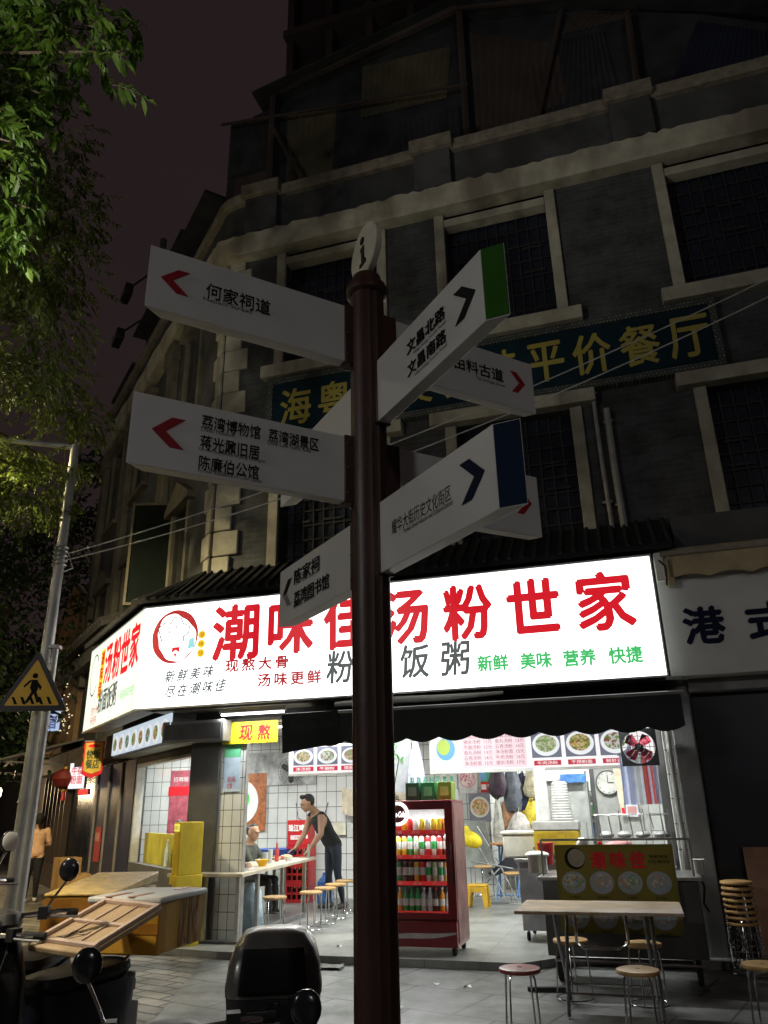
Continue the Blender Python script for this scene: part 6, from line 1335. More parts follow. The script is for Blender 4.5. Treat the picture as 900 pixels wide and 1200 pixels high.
# ------------------------------------------------------------------ people
SKIN = pm('skin', (.36, .205, .135), .5, var=.12, scale=10, bump=.03); HAIR = pm('black_hair', (.014, .012, .012), .5, bump=.3)
def person(label, loc, rz, J, mats, region, hair, face_dir, voxel=.011, hands=None, group=None, ears=True):
    """J: dict of joints -> body built from tapered limbs, fused into one continuous surface"""
    t = thing('person', label, 'person', loc, rz)
    m = MB(); v = lambda k: Vector(J[k])
    def limb(path, rs, n=14, flat=1.0):
        P = [Vector(p) for p in path]; m.tube(P, rs, n, True, flat)
        for p, r in zip(P, rs): m.ell(p, (r*.99, r*.99, r*.99), 12, 8)
    # torso: elliptical rings from crotch to neck
    up = (v('neck')-v('hip')).normalized(); rt = (v('sh_r')-v('sh_l')).normalized(); fw = up.cross(rt).normalized(); 
    if fw.dot(Vector(face_dir)) < 0: fw = -fw
    rings = []
    sw = (v('sh_r')-v('sh_l')).length/2; Lr = (v('neck')-v('hip')).length
    for f, w, dpt in ((-.12, .13, .11), (0, .178, .13), (.15, .178, .132), (.35, .165, .125), (.6, .19, .135), (.8, .20, .125), (.92, .145, .095), (1.0, .065, .065)):
        w2 = w*sw/.185; c = v('hip') + (v('neck')-v('hip'))*f + fw*(.012*math.sin(PI*max(0, f)))
        rings.append([c + rt*w2*math.cos(2*PI*k/18) + fw*dpt*math.sin(2*PI*k/18) for k in range(18)])
    m.loft(rings)
    limb([v('neck')-up*.04, v('neck')+(v('head')-v('neck'))*.5, v('head')], [.070, .060, .055])
    for s in 'lr':
        limb([v('sh_'+s), v('sh_'+s)+(v('el_'+s)-v('sh_'+s))*.4, v('el_'+s), v('el_'+s)+(v('wr_'+s)-v('el_'+s))*.35, v('wr_'+s)], [.066, .060, .047, .047, .031])
        limb([v('hp_'+s), v('hp_'+s)+(v('kn_'+s)-v('hp_'+s))*.45, v('kn_'+s), v('kn_'+s)+(v('an_'+s)-v('kn_'+s))*.3, v('an_'+s)], [.098, .085, .060, .060, .041])
        d = (v('toe_'+s)-v('an_'+s)); d.z = 0; d.normalize(); a = v('an_'+s)
        z0 = J['floor']+.035
        limb([Vector((a.x, a.y, z0+.012))-d*.05, Vector((a.x, a.y, z0+.01))+d*.06, Vector((a.x, a.y, z0-.004))+d*.15], [.045, .043, .033])
        # hand: palm, four bent fingers, thumb
        wr = v('wr_'+s); hd = (v('hand_'+s)-wr).normalized(); pn_ = Vector(J.get('palm_'+s, (0, 0, -1))); sd = hd.cross(pn_).normalized(); pn_ = sd.cross(hd).normalized()
        m.loft([[wr+hd*q + sd*w_*math.cos(2*PI*k/10) + pn_*h_*math.sin(2*PI*k/10) for k in range(10)] for q, w_, h_ in ((0, .026, .02), (.03, .036, .016), (.07, .042, .015), (.09, .038, .012))])
        for k, (o, l) in enumerate(((-.031, .062), (-.011, .075), (.010, .070), (.030, .055))):
            b = wr+hd*.085+sd*o; limb([b, b+hd*l*.5+pn_*.006, b+hd*l*.9+pn_*.022], [.0095, .009, .008], 8)
        th_s = sd*(-1 if s == 'r' else 1); b = wr+hd*.025+th_s*.03; limb([b, b+hd*.03+th_s*.022, b+hd*.062+th_s*.024+pn_*.01], [.012, .011, .009], 8)
    # head
    H = v('head'); hs_ = J.get('hk', 1.12); fd = Vector(face_dir).normalized(); hu = (Vector(J.get('hup', (0, 0, 1)))); fd = (fd - hu*fd.dot(hu)).normalized(); hs = hu.cross(fd).normalized()
    rot = Matrix((hs, fd, hu)).transposed().to_euler()
    P = lambda a, b, c: H + (hs*a + fd*b + hu*c)*hs_
    m.ell(P(0, -.008, .035), (.074*hs_, .094*hs_, .092*hs_), 18, 12, rot); m.ell(P(0, .022, -.03), (.058*hs_, .07*hs_, .075*hs_), 16, 10, rot); m.ell(P(0, .055, -.075), (.032*hs_, .03*hs_, .03*hs_), 10, 7, rot)
    m.ell(P(0, .098, -.008), (.014*hs_, .02*hs_, .028*hs_), 10, 7, rot); m.ell(P(0, .09, .03), (.05*hs_, .016*hs_, .012*hs_), 10, 7, rot); m.ell(P(0, .088, -.05), (.026*hs_, .014*hs_, .01*hs_), 10, 7, rot)
    if ears:
        for q in (-1, 1): m.ell(P(q*.076, -.005, .0), (.012*hs_, .024*hs_, .034*hs_), 10, 7, rot)
    tmp = m.build('body', SKIN, None, smooth=0)
    md = tmp.modifiers.new('r', 'REMESH'); md.mode = 'VOXEL'; md.voxel_size = voxel
    ms = tmp.modifiers.new('s', 'SMOOTH'); ms.factor = .5; ms.iterations = 3
    dg = bpy.context.evaluated_depsgraph_get(); dg.update()
    me = bpy.data.meshes.new_from_object(tmp.evaluated_get(dg), depsgraph=dg); bpy.data.objects.remove(tmp)
    me.name = 'body'; me.materials.clear()
    for q in mats: me.materials.append(q)
    for p in me.polygons:
        p.use_smooth = True; p.material_index = region(p.center)
    o = bpy.data.objects.new('body', me); C.objects.link(o); o.parent = t
    # eyes, brows and hair
    e = MB()
    for q in (-1, 1): e.ell(P(q*.03, .094, .008), (.012, .006, .005), 8, 5, rot); e.ell(P(q*.03, .096, .028), (.018, .006, .004), 8, 5, rot)
    e.build('eyes', BLACK_INK, t)
    hair(t, P, rot)
    return t, P, rot
def seg_d(p, a, b):
    a, b = Vector(a), Vector(b); ab = b-a; f = max(0, min(1, (p-a).dot(ab)/ab.length_squared)); return (p-a-ab*f).length, f
def limb_region(J):
    segs = [('arm_u', 'sh_l', 'el_l'), ('arm_u', 'sh_r', 'el_r'), ('arm_f', 'el_l', 'hand_l'), ('arm_f', 'el_r', 'hand_r'), ('leg', 'hp_l', 'kn_l'), ('leg', 'hp_r', 'kn_r'), ('leg', 'kn_l', 'an_l'), ('leg', 'kn_r', 'an_r'), ('torso', 'hip', 'neck'), ('head', 'neck', 'head')]
    rad = {'arm_u': .05, 'arm_f': .035, 'leg': .07, 'torso': .15, 'head': .055}
    def f(p):
        best = None
        for n, a, b in segs:
            d, q = seg_d(p, J[a], J[b]); d -= rad[n]
            if best is None or d < best[0]: best = (d, n, q)
        return best[1], best[2]
    return f
VEST = pm('black_vest', (.018, .018, .02), .85, bump=.3); JEANS = pm('dark_jeans', (.03, .037, .055), .8, var=.3, bump=.3); SHOEG = pm('grey_shoe', (.10, .09, .075), .6)
# man in black vest, leaning over the far end of the table; local axes: x along the shop front, y into the shop
J = dict(floor=0, head=(-.30, -.13, 1.59), neck=(-.18, -.04, 1.46), hip=(.10, .05, .95), sh_r=(-.33, .10, 1.40), sh_l=(-.03, -.17, 1.41), el_r=(-.42, .05, 1.12), wr_r=(-.53, -.06, .91), hand_r=(-.60, -.11, .87), el_l=(.03, -.33, 1.13), wr_l=(-.13, -.40, .92), hand_l=(-.19, -.43, .86),
    hp_r=(.02, .12, .90), hp_l=(.17, -.02, .90), kn_r=(.0, .10, .50), kn_l=(.21, -.03, .50), an_r=(-.02, .14, .08), an_l=(.27, .08, .08), toe_r=(-.28, -.04, 0), toe_l=(.05, -.25, 0), hup=(-.30, -.10, .95), palm_l=(-.4, 0, -1), palm_r=(0, 0, -1))
J['hup'] = tuple(Vector(J['hup']).normalized())
lr_ = limb_region(J)
def reg_man(p):
    n, q = lr_(p)
    if n in ('arm_u', 'arm_f', 'head'):
        if n == 'arm_u' and q < .06: return 1
        return 0
    if p.z < .075: return 3
    if n == 'leg' or p.z < .93: return 2
    return 1 if q < .93 else 0
def short_hair(t, P, rot):
    m = MB(); m.ell(P(0, -.034, .050), (.095, .106, .100), 18, 10, rot); m.ell(P(0, .035, .108), (.072, .064, .040), 14, 8, rot); m.ell(P(0, -.06, .0), (.081, .056, .067), 14, 8, rot); m.build('hair', HAIR, t)
person('standing man in a black vest leaning over the far end of the long table', W(.22, 3.15, FLOOR), RF, J, [SKIN, VEST, JEANS, SHOEG], reg_man, short_hair, (-.75, -.62, -.32))
# seated old man in grey-green jacket, facing right along the shop front
J2 = dict(floor=0, head=(.06, 0, 1.17), neck=(.0, 0, 1.02), hip=(-.06, 0, .52), sh_l=(-.02, .19, .97), sh_r=(0, -.19, .97), el_l=(.16, .22, .76), wr_l=(.40, .12, .82), hand_l=(.48, .08, .82), el_r=(.18, -.24, .75), wr_r=(.42, -.14, .82), hand_r=(.50, -.10, .82),
    hp_l=(-.02, .10, .50), hp_r=(-.02, -.10, .50), kn_l=(.40, .14, .50), kn_r=(.42, -.14, .49), an_l=(.42, .14, .08), an_r=(.46, -.16, .08), toe_l=(.7, .14, 0), toe_r=(.75, -.18, 0), hup=(.12, 0, 1), palm_l=(0, 0, -1), palm_r=(0, 0, -1))
lr2 = limb_region(J2)
def reg_old(p):
    n, q = lr2(p)
    if n == 'head': return 0
    if n == 'arm_f' and q > .74: return 0
    if p.z < .075: return 3
    if n == 'leg': return 2
    return 1 if (n != 'torso' or q < .97) else 0
def thin_hair(t, P, rot):
    m = MB(); m.ell(P(0, -.045, .035), (.089, .078, .088), 16, 9, rot); m.ell(P(0, -.01, .09), (.07, .075, .045), 14, 8, rot); m.build('hair', pm('thin_grey_hair', (.03, .028, .026), .6, bump=.3), t)
person('seated elderly man in a grey-green jacket at the long table beside the tiled column', W(-.70, 2.15, FLOOR), RF, J2, [SKIN, pm('jacket_greygreen', (.05, .053, .042), .85, bump=.3), pm('black_trousers', (.015, .015, .018), .8, bump=.2), BLACKP], reg_old, thin_hair, (.95, -.25, -.12))
sm = F('square_stool', 'low wooden stool under the seated elderly man', 'stool', -.76, 2.15, FLOOR); MB().box(-.16, .16, -.16, .16, .38, .415).build('seat', WOODS, sm, bevel=.01)
for sx in (-1, 1):
    for sy in (-1, 1): MB().box(sx*.12-.018, sx*.12+.018, sy*.12-.018, sy*.12+.018, 0, .378).build('leg', WOODS, sm)
# woman walking away on the side street
J3 = dict(floor=0, head=(0, .0, 1.47), neck=(0, 0, 1.34), hip=(0, .0, .88), sh_l=(-.17, 0, 1.29), sh_r=(.17, 0, 1.29), el_l=(-.24, -.02, 1.04), wr_l=(-.22, .12, .86), hand_l=(-.20, .2, .82), el_r=(.24, .0, 1.04), wr_r=(.17, .18, .98), hand_r=(.12, .25, .98),
    hp_l=(-.08, 0, .84), hp_r=(.08, 0, .84), kn_l=(-.09, .05, .46), kn_r=(.08, .0, .46), an_l=(-.10, -.04, .08), an_r=(.09, .10, .08), toe_l=(-.1, .4, 0), toe_r=(.1, .5, 0), hup=(0, .05, 1))
lr3 = limb_region(J3)
def reg_w(p):
    n, q = lr3(p)
    if n == 'head': return 0
    if n == 'arm_f': return 0
    if n == 'arm_u': return 1 if q < .8 else 0
    if p.z < .08: return 3
    if n == 'leg' or p.z < .80: return 2
    return 1 if q < .96 else 0
def tail_hair(t, P, rot):
    m = MB(); m.ell(P(0, -.022, .035), (.098, .112, .112), 18, 10, rot); m.tube([P(0, -.10, .06), P(0, -.15, .0), P(0, -.13, -.12)], [.03, .038, .012], 8); m.build('hair', HAIR, t)
person('woman in an orange shirt and dark trousers walking away down the side street', (-7.05, 16.5, 0), R(26), J3, [SKIN, pm('orange_shirt', (.66, .40, .24), .85, bump=.3), pm('black_trousers', (.015, .015, .018), .8), pm('white_shoe', (.6, .58, .55), .6)], reg_w, tail_hair, (0, 1, 0))
# ------------------------------------------------------------------ scooters
SCB = pm('scooter_navy', (.004, .006, .013), .5, var=.3, scale=4, bump=.04, spec=.2)
SCK = pm('scooter_black', (.004, .004, .0045), .5, var=.3, scale=8, bump=.06, spec=.2)
SEATM = pm('seat_vinyl', (.004, .004, .0045), .5, bump=.05, scale=20, spec=.2)
LENS = pm('lamp_lens', (.05, .05, .055), .1, bump=0); TAIL = pm('tail_lens', (.3, .01, .01), .15, bump=0)
def scooter(label, loc, head, k, body, mirrors, lit_mirror=False, rack_len=.42, rack=True):
    """local +x is forward; head = compass direction of travel as (dx, dy)"""
    t = thing('electric_scooter', label, 'scooter', loc, math.atan2(head[1], head[0]), 'electric scooters parked on the pavement')
    X = Matrix.Scale(k, 4)
    def B(): m = MB(); m.xf = X; return m
    for x in (.60, -.58):
        w = B().ring((x, 0, .225), .185, .045, 28, 10, 'y').build('wheel', RUBBER, t)
        B().lathe([(.15, -.02), (.155, 0), (.15, .02)], (x, 0, .225), axis='y', n=24).build('rim', STEELD, w)
        B().lathe([(.05, -.055), (.05, .055)], (x, 0, .225), axis='y', n=14).build('hub', BLACKP, w)
    B().loft([[(.60+.24*math.cos(a)*q, y, .225+.24*math.sin(a)*q) for a, q in ((R(20), 1), (R(60), 1), (R(100), 1), (R(140), 1), (R(140), .95), (R(100), .95), (R(60), .95), (R(20), .95))] for y in (-.06, -.03, .03, .06)]).build('front_fender', body, t)
    B().loft([[(-.58+.25*math.cos(a)*q, y, .225+.25*math.sin(a)*q) for a, q in ((R(40), 1), (R(80), 1), (R(125), 1), (R(170), 1), (R(170), .95), (R(125), .95), (R(80), .95), (R(40), .95))] for y in (-.065, -.03, .03, .065)]).build('rear_fender', BLACKP, t)
    m = B()
    for y in (-.075, .075): m.tube([(.60, y, .225), (.50, y*.9, .52), (.44, y*.4, .72)], .022, 8)
    m.build('fork', STEELD, t)
    def rr(cx, z, hx, hy, n=20, p=.55):
        sg = lambda v: math.copysign(abs(v)**p, v)
        return [(cx+hx*sg(math.cos(2*PI*i/n)), hy*sg(math.sin(2*PI*i/n)), z) for i in range(n)]
    B().loft([rr(.36, .24, .05, .12), rr(.40, .38, .055, .19), rr(.43, .58, .06, .21), rr(.41, .78, .06, .19), rr(.37, .92, .06, .14), rr(.35, .99, .05, .10)]).build('leg_shield', body, t)
    B().loft([rr(.12, .22, .30, .13), rr(.12, .30, .30, .15), rr(.12, .315, .29, .14)]).build('floorboard', BLACKP, t)
    B().loft([rr(-.42, .26, .28, .10), rr(-.44, .40, .34, .15), rr(-.46, .58, .36, .16), rr(-.47, .70, .38, .14)]).build('rear_cowl', body, t)
    B().loft([rr(-.42, .70, .33, .12), rr(-.42, .745, .37, .15), rr(-.42, .785, .36, .145), rr(-.43, .80, .30, .10)]).build('seat', SEATM, t)
    m = B(); m.loft([rr(.37, .985, .07, .10), rr(.385, 1.03, .085, .13), rr(.37, 1.075, .07, .11), rr(.36, 1.09, .04, .07)]); m.build('nacelle', BLACKP, t)
    hl = B().ell((.455, 0, 1.02), (.025, .075, .042)).build('headlight', LENS, t)
    m = B(); m.tube([(.24, -.36, 1.055), (.30, -.25, 1.065), (.36, 0, 1.05), (.30, .25, 1.065), (.24, .36, 1.055)], .013, 8); hb_ = m.build('handlebar', CHROME, t)
    for s in (-1, 1):
        m = B(); m.tube([(.235, s*.37, 1.055), (.275, s*.265, 1.062)], .02, 10); m.build('grip', RUBBER, hb_)
        m = B(); m.tube([(.32, s*.24, 1.05), (.31, s*.30, 1.045), (.285, s*.385, 1.04)], .007, 6); m.build('brake_lever', STEELD, hb_)
        m = B(); m.box(.27, .33, s*.215-.025, s*.215+.025, 1.035, 1.095); m.build('switch_box', BLACKP, hb_)
    for s in mirrors:
        m = B(); a = (.31, s*.22, 1.07); c = (.26, s*.31, 1.225)
        m.tube([a, (.30, s*.25, 1.13), c], .0065, 7); mm = m.build('mirror_stem', CHROME, t)
        m = B(); m.ell(Vector(c)+Vector((.012, 0, .042)), (.020, .053, .060), 18, 10); m.build('mirror', BLACKG, mm)
        m = B(); m.ell(Vector(c)+Vector((-.006, 0, .042)), (.008, .046, .053), 18, 10); m.build('mirror_glass', pm('mirror_glass', (.8, .8, .8), .03, metal=1, var=0, bump=0), mm)
        if lit_mirror:
            m = B(); m.ell(Vector(c)+Vector((.030, 0, .042)), (.008, .046, .053), 18, 10); m.build('mirror_shine', WHITEP, mm)  # white disc, light caught by the mirror put into its colour
    m = B(); L_ = rack_len
    for y in (-.12, .12): m.tube([(-.55, y, .72), (-.72, y, .815), (-.72-L_, y, .815)], .010, 6)
    for q in range(4): m.tube([(-.72-L_*q/3, -.12, .815), (-.72-L_*q/3, .12, .815)], .008, 6)
    if rack: m.build('rack', CHROME, t)
    B().box(-.84, -.80, -.09, .09, .60, .67).build('tail_light', TAIL, t, bevel=.01)
    B().box(-.86, -.852, -.10, .10, .40, .54).build('plate', WHITEP, t)
    B().tube([(-.1, .12, .24), (-.16, .2, .02)], .012, 6).build('kickstand', STEELD, t)
    m = B(); m.tube([(.36, .05, 1.02), (.46, .10, .9), (.45, .06, .75)], .007, 5); m.tube([(.36, -.05, 1.02), (.47, -.08, .92), (.46, -.05, .7)], .006, 5); m.build('brake_cable', RUBBER, t)
    return t
def xy_at(origin, head, f, l=0):
    h = Vector(head).normalized(); return Vector(origin) + Vector((h.x, h.y, 0))*f + Vector((-h.y, h.x, 0))*l
# A: carries the big carton; B: bottom centre with top box; C, D at the left
hA = (.22, -.975); bA = Vector((-.70, 2.80, 0)); oA = xy_at(bA, hA, -.34); sA = scooter('dark navy scooter nearest the viewer at the left with a black round mirror', oA, hA, .90, SCB, (-1,), rack=False)
hG = (-.40, -.915); oG = xy_at(Vector((-2.13, 4.40, 0)), hG, -.34); sG = scooter('navy scooter carrying the big taped carton and the tilted lid', oG, hG, .97, SCB, ())
hB = (.03, -1); bB = Vector((-.52, 2.50, -.03)); oB = xy_at(bB, hB, -.3); sB = scooter('black scooter at the bottom of the view carrying the rounded black top box', oB, hB, .86, SCK, (1,), rack_len=.32)
hC = (.72, -.69); oC = xy_at(Vector((-2.62, 4.98, .05)), hC, -.36); sC = scooter('black scooter farthest left with a bright mirror, in front of the lamp pole', oC, hC, 1.1, SCK, (1,), True)
hD = (.12, -.99); oD = xy_at(Vector((-2.12, 4.6, 0)), hD, -.36); sD = scooter('black scooter behind the tilted lid, carrying the gold taped carton', oD, hD, 1.03, SCK, (1,))

# rounded top box on scooter B
tbx = thing('top_box', 'rounded black and grey top box with a dark padded front on the bottom scooter', 'top box', xy_at(bB, hB, -1.0, .075) + Vector((0, 0, .79)), math.atan2(hB[1], hB[0])+R(4)); tbx.scale = (.93, .93, .93)
def rrect(cx, z, hx, hy, n=32, p=.42):
    sg = lambda v: math.copysign(abs(v)**p, v)
    return [(cx+hx*sg(math.cos(2*PI*i/n)), hy*sg(math.sin(2*PI*i/n)), z) for i in range(n)]
MB().loft([rrect(0, .0, .14, .155), rrect(0, .02, .165, .175), rrect(.0, .12, .18, .192), rrect(0, .185, .182, .197)]).build('lower_shell', BLACKP, tbx)
MB().loft([rrect(0, .188, .186, .201), rrect(0, .21, .188, .203), rrect(-.005, .30, .178, .192), rrect(-.015, .36, .16, .172), rrect(-.03, .405, .12, .135), rrect(-.035, .42, .07, .08)]).build('lid', pm('topbox_grey', (.12, .117, .112), .30, metal=.3, var=.15, bump=.03, coat=.3), tbx)
def pad(u, v):
    y = (u-.5)*.28; z = .205+v*.165
    sx = .188 - .10*max(0, (z-.30))**1.5*4 - .35*abs(y)**3*8
    return (sx+.012, y*(1-.12*v), z)
MB().grid(pad, 10, 8).build('front_pad', SEATM, tbx, solid=.02, bevel=.006)
MB().box(.17, .20, -.03, .03, .13, .18).build('latch', BLACKG, tbx, bevel=.004)
m = MB()
for y in (-.12, .12): m.tube([(.12, y, .005), (.15, y*1.15, -.03), (.12, y*1.1, -.09), (.0, y, -.1)], .012, 8)
m.build('mount_bar', CHROME, tbx)

# taped carton on scooter A, its white foam lid, and a second lid tilted against it
TAPE = pm('brown_tape2', (.28, .12, .018), .35, var=.35, bump=.3, bscale=14, spec=.3, coat=.2)
def carton(nm, label, c, rz, w, d, h, mat, group=None):
    t = thing(nm, label, 'box', c, rz, group)
    MB().box(-w/2, w/2, -d/2, d/2, 0, h).build('box', mat, t, bevel=.008)
    return t
GOLDK = pm('taped_kraft', (.56, .31, .035), .5, var=.25, scale=3, bump=.4, bscale=9, stain=(.40, .19, .02), spec=.25, coat=.12)
hAa = math.atan2(.955, .30)     # long side of the carton
cb_c = Vector((-1.58, 5.54, .795))
cx_ = carton('taped_carton', 'brown taped carton with a white foam lid on the rack of the navy scooter', cb_c, R(-14), .36, .44, .21, GOLDK); cx_.scale = (1.32, 1.32, 1.32)
MB().box(-.195, .195, -.235, .235, .212, .24).build('white_lid', pm('foam_lid_white', (.62, .62, .60), .5, var=.1, bump=.1), cx_, bevel=.01)
for x in (-.10, .02): MB().box(x, x+.035, -.237, -.05, .2405, .2425).build('tape', pm('orange_tape', (.42, .14, .02), .3, bump=0), cx_, smooth=0)
MB().box(-.1805, .1805, -.2225, -.2205, .085, .13).build('tape', TAPE, cx_, smooth=0)
MB().box(.07, .105, .1, .237, .2405, .2425).build('tape', _m['orange_tape'], cx_, smooth=0)
rn = random.Random(9)
for k in range(5):
    y = -.19+k*.085
    if k in (2, 3, 4): MB().box(.1802, .1825, y, y+.06, .002, .208).build('tape', TAPE, cx_, smooth=0)
m = MB()
for k in range(7): y = rn.uniform(-.2, .2); m.tube([(.184, y, .01), (.186, y+rn.uniform(-.03, .03), .1), (.184, y+rn.uniform(-.03, .03), .205)], .002, 4)
m.build('wrinkle_glints', pm('film_glint', (.62, .5, .3), .15, bump=0), cx_)  # wrinkles of the wrap, their glint put into a pale colour
lid = thing('insulation_board', 'tilted brown foam box lid with a ribbed underside leaning against the white-lidded carton', 'lid', (-1.66, 4.86, 1.013), 0); lid.scale = (1.13, 1.13, 1.13)
e1 = (Vector((-1.10, 3.35, 1.09))-Vector((-1.45, 3.5, 1.11))); e2 = (Vector((-1.44, 4.0, 1.25))-Vector((-1.45, 3.5, 1.11)))
ex = e1.normalized(); ey = (e2-ex*e2.dot(ex)).normalized(); ez = ex.cross(ey)
LX = Matrix((( ex.x, ey.x, ez.x, 0), (ex.y, ey.y, ez.y, 0), (ex.z, ey.z, ez.z, 0), (0, 0, 0, 1)))
FOAMB = pm('foam_tan', (.46, .33, .20), .6, var=.18, scale=6, bump=.25, bscale=60)
m = MB(); m.xf = LX; m.box(-.19, .19, -.27, .25, -.03, .0); m.build('panel', FOAMB, lid, bevel=.008)
RIM = pm('foam_rim', (.56, .43, .36), .5, var=.12, bump=.1)
m = MB(); m.xf = LX
m.box(-.19, .19, -.23, -.205, .001, .02); m.box(-.185, .185, .215, .24, .001, .02); m.box(-.185, -.162, -.205, .215, .001, .02); m.box(.162, .185, -.205, .215, .001, .02); m.box(-.162, .162, -.01, .01, .001, .014)
for x in (-.06, .055): m.box(x-.005, x+.005, -.205, -.01, .001, .008); m.box(x-.005, x+.005, .01, .215, .001, .008)
m.box(-.03, .025, -.12, -.115, .001, .006); m.box(-.03, -.025, -.115, -.08, .001, .006); m.box(.02, .025, -.115, -.08, .001, .006)
m.build('ribs', RIM, lid, bevel=.005)
c1_ = carton('taped_carton', 'flat gold taped carton on the rack of the black scooter behind, lid glossy with tape', Vector((-2.02, 5.95, .85)), R(-4), .46, .8, .24, GOLDK)
m = MB(); m.hexa([(-.235, -.41, .245), (.235, -.41, .245), (.235, .41, .262), (-.235, .41, .262)], [(-.235, -.41, .262), (.235, -.41, .262), (.235, .41, .33), (-.235, .41, .33)]); m.build('lid', pm('gold_tape_lid', (.66, .45, .13), .4, var=.35, scale=12, bump=.5, bscale=22, coat=.12), c1_, bevel=.006)
MB().box(-.236, .236, -.412, -.4105, .02, .23).build('front_tape', TAPE, c1_, smooth=0)

# ------------------------------------------------------------------ trees
def leaf(m, p, d, up, L_, w_, fold=.15):
    d = d.normalized(); s = d.cross(up)
    if s.length < 1e-4: s = d.cross(Vector((1, 0, 0)))
    s.normalize(); n = s.cross(d)
    a, b = p+d*L_*.30, p+d*L_*.68
    m.add([p, a+s*w_*.5+n*w_*fold, b+s*w_*.42+n*w_*fold, p+d*L_-n*L_*.08, b-s*w_*.42+n*w_*fold, a-s*w_*.5+n*w_*fold, a, b], [(0, 6, 1), (6, 7, 2, 1), (7, 3, 2), (0, 5, 6), (6, 5, 4, 7), (7, 4, 3)])
def spray(m, tw, p, d, rg, L_, n, lw, droop=.7):
    """a twig with paired leaflets"""
    q = p.copy(); d = d.normalized(); st = L_/n; pts = [q.copy()]
    for i in range(n):
        d = (d + Vector((0, 0, -droop*.12)) + Vector((rg.uniform(-.08, .08), rg.uniform(-.08, .08), 0))).normalized(); q = q + d*st; pts.append(q.copy())
        side = d.cross(Vector((0, 0, 1))); side = side.normalized() if side.length > .01 else Vector((1, 0, 0))
        for s in (-1, 1):
            if rg.random() < .12: continue
            ld = (side*s*rg.uniform(.5, 1.0) + d*rg.uniform(.3, .9) + Vector((0, 0, -rg.uniform(.1, droop*1.4)))).normalized()
            l = lw*rg.uniform(.65, 1.2); leaf(m, q, ld, Vector((rg.uniform(-.5, .5), rg.uniform(-.5, .5), 1)), l, l*rg.uniform(.26, .36))
    leaf(m, q, d, Vector((0, 0, 1)), lw, lw*.32); tw.tube(pts, .0022, 3, cap=False)
BARK = pm('bark', (.09, .07, .05), .9, var=.4, scale=8, bump=.6)
rg = random.Random(21)
t1 = thing('street_tree', 'near street tree with big drooping glossy leaflets at the top left', 'tree', (-5.0, 4.6, 0))
O1 = Vector((-5.0, 4.6, 0))
m = MB(); m.tube([(0, 0, 0), (.05, 0, 2), (0, .1, 4.5), (.2, .1, 7.0), (.3, .2, 9)], [.2, .16, .13, .09, .04], 12); m.build('trunk', BARK, t1)
lm = MB(); cr1 = MB(); tw = MB()
tips = [(-1.94,4.6,7.9),(-2.07,4.6,7.6),(-2.5,4.6,8.0),(-2.62,4.8,7.7),(-2.7,4.8,7.3),(-2.62,5.0,7.3),(-2.7,4.6,6.95),(-2.85,4.5,6.5),(-2.72,4.8,6.5),(-2.72,4.8,6.1),(-2.95,5.0,5.95),(-3.1,4.6,7.2),(-3.2,4.6,8.2),(-2.35,4.6,8.2),(-2.2,4.7,7.95),(-3.3,4.9,6.4),(-3.4,4.7,6.9)]
for tp in tips:
    tp = Vector(tp); b0 = O1 + Vector((.2, .1, min(8.6, tp.z-.3+rg.uniform(-.4, .6)))); mid = (b0+tp)/2 + Vector((0, 0, .35))
    path = [b0-O1, mid-O1, tp-O1]; lm.tube([path[0], path[1], path[2]], [.03, .016, .007], 6)
    for k in range(13):
        f = rg.uniform(.42, 1.0) if k < 9 else rg.uniform(.85, 1.0)
        q = (b0*(1-f)**2 + mid*2*f*(1-f) + tp*f*f) + Vector((rg.uniform(-.12, .08), rg.uniform(-.25, .25), rg.uniform(-.22, .12)))
        spray(cr1, tw, q-O1, Vector((rg.uniform(-.5, .6), rg.uniform(-.6, .4), rg.uniform(-.8, .1))), rg, rg.uniform(.18, .34), 5, .155, 1.05)
for k in range(620):   # fill towards the trunk
    y = rg.uniform(4.3, 6.6); q = y*rg.uniform(-.98, -.585); z = y*rg.uniform(1.17, 1.85)
    spray(cr1, tw, Vector((q, y, z))-O1, Vector((rg.uniform(-.5, .5), rg.uniform(-.6, .4), rg.uniform(-.8, .1))), rg, rg.uniform(.18, .34), 5, .15, 1.05)
lm.build('limbs', BARK, t1); tw.build('twigs', pm('twig_green', (.09, .09, .04), .7, bump=0), t1, smooth=0)['kind'] = 'stuff'
cr1.build('crown', leafmat('big_leaf', [(.035, .075, .008), (.065, .125, .010), (.050, .10, .018), (.10, .155, .022)]), t1, smooth=0)
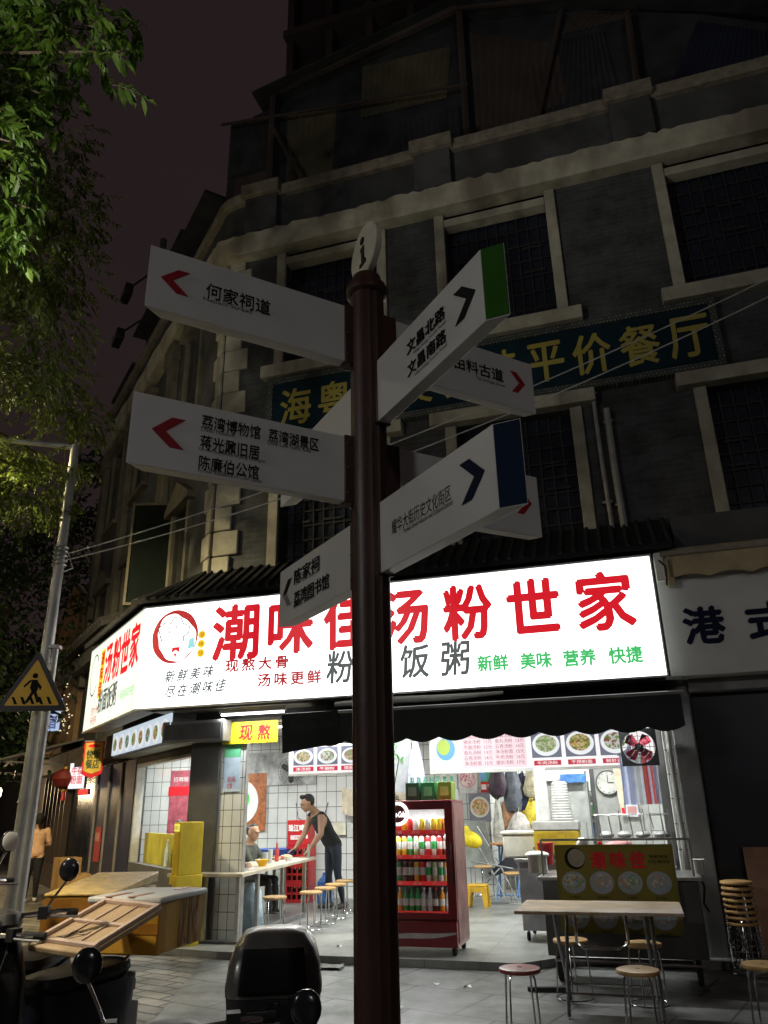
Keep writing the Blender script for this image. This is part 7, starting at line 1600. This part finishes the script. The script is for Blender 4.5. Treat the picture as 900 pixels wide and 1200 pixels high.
# second tree round the lamp, finer leaves
t2 = thing('street_tree', 'feathery street tree behind, its lower leaves lit yellow-green by the street lamp', 'tree', (-6.6, 8.8, 0)); O2 = Vector((-6.6, 8.8, 0))
m = MB(); m.tube([(0, 0, 0), (.0, .1, 2.5), (.2, .1, 5), (.4, 0, 8), (.5, .1, 10.5)], [.24, .19, .15, .10, .04], 12); m.build('trunk', BARK, t2)
cr2 = MB(); tw = MB(); lm = MB()
clumps = [((-3.95, 7.6, 8.6), .55), ((-4.0, 7.9, 8.0), .5), ((-4.3, 8.3, 7.5), .55), ((-4.2, 7.4, 7.4), .55), ((-4.4, 8.6, 7.05), .45), ((-4.7, 9.4, 7.25), .5), ((-5.0, 8.6, 6.9), .5), ((-5.3, 8.9, 7.4), .6), ((-4.7, 8.0, 7.9), .6), ((-4.5, 7.2, 8.4), .6), ((-5.0, 7.6, 8.4), .7), ((-5.6, 8.2, 8.0), .8), ((-4.6, 9.9, 7.1), .4),
          ((-4.6, 9.0, 5.75), .42), ((-4.95, 9.1, 5.9), .45), ((-4.75, 9.2, 5.35), .38), ((-5.2, 9.0, 5.4), .45), ((-5.4, 9.2, 6.0), .5), ((-4.45, 9.5, 5.55), .28), ((-5.1, 9.9, 6.4), .35), ((-5.6, 8.9, 6.5), .5), ((-4.45, 10.1, 7.1), .35), ((-4.6, 10.2, 6.3), .3), ((-3.7, 7.0, 8.2), .45), ((-3.9, 7.2, 7.6), .4), ((-4.0, 7.0, 9.2), .6)]
for (c, r) in clumps:
    c = Vector(c); b0 = O2 + Vector((.4, 0, min(9.5, c.z+.2))); lm.tube([b0-O2, (b0+c)/2-O2+Vector((0, 0, .2)), c-O2], [.05, .028, .008], 6)
    for k in range(int(70*r/.5)):
        v = Vector((rg.gauss(0, 1), rg.gauss(0, 1), rg.gauss(0, 1))).normalized()*r*rg.uniform(.2, 1.08)**.7
        v.z *= .75
        spray(cr2, tw, c+v-O2, Vector((v.x+rg.uniform(-.3, .3), v.y+rg.uniform(-.3, .3), rg.uniform(-.5, .2))), rg, rg.uniform(.18, .30), 7, .082, .7)
lm.build('limbs', BARK, t2); tw.build('twigs', _m['twig_green'], t2, smooth=0)['kind'] = 'stuff'
cr2.build('crown', leafmat('fine_leaf', [(.05, .08, .012), (.09, .13, .018), (.12, .15, .02), (.06, .10, .02)]), t2, smooth=0)
# dark trees down the street
for j, (c, h, r, lab) in enumerate((((-9.4, 18, 0), 8.2, 2.6, 'dark street tree standing behind the lamp pole at the left'), ((-9.6, 24, 0), 13.0, 2.4, 'tall dark tree down the side street against the sky'), ((-14.5, 24, 0), 12, 3.6, 'broad dark tree at the left edge down the street'))):
    t = thing('street_tree', lab, 'tree', c, 0); m = MB(); m.tube([(0, 0, 0), (.1, 0, h*.4), (.2, .1, h*.8)], [.25, .2, .07], 10); m.build('trunk', BARK, t)
    cm = MB()
    for k in range(26):
        a = rg.uniform(0, 2*PI); z = h*rg.uniform(.30, .97); q = r*math.sin(PI*min(1, max(.12, (z/h-.2)/.85)))**.6*rg.uniform(.2, 1); cc = Vector((q*math.cos(a), q*math.sin(a), z)); rr_ = r*rg.uniform(.25, .45)
        for i in range(150):
            v = Vector((rg.gauss(0, 1), rg.gauss(0, 1), rg.gauss(0, .7))).normalized()*rr_*rg.uniform(.3, 1.1)
            leaf(cm, cc+v, Vector((rg.uniform(-1, 1), rg.uniform(-1, 1), rg.uniform(-1, .2))), Vector((rg.uniform(-1, 1), rg.uniform(-1, 1), 1)), rg.uniform(.14, .26), .1)
    cm.build('crown', leafmat('dark_leaf_%d' % j, [(.02, .045, .012), (.035, .06, .018), (.028, .055, .02)], .2), t, smooth=0)
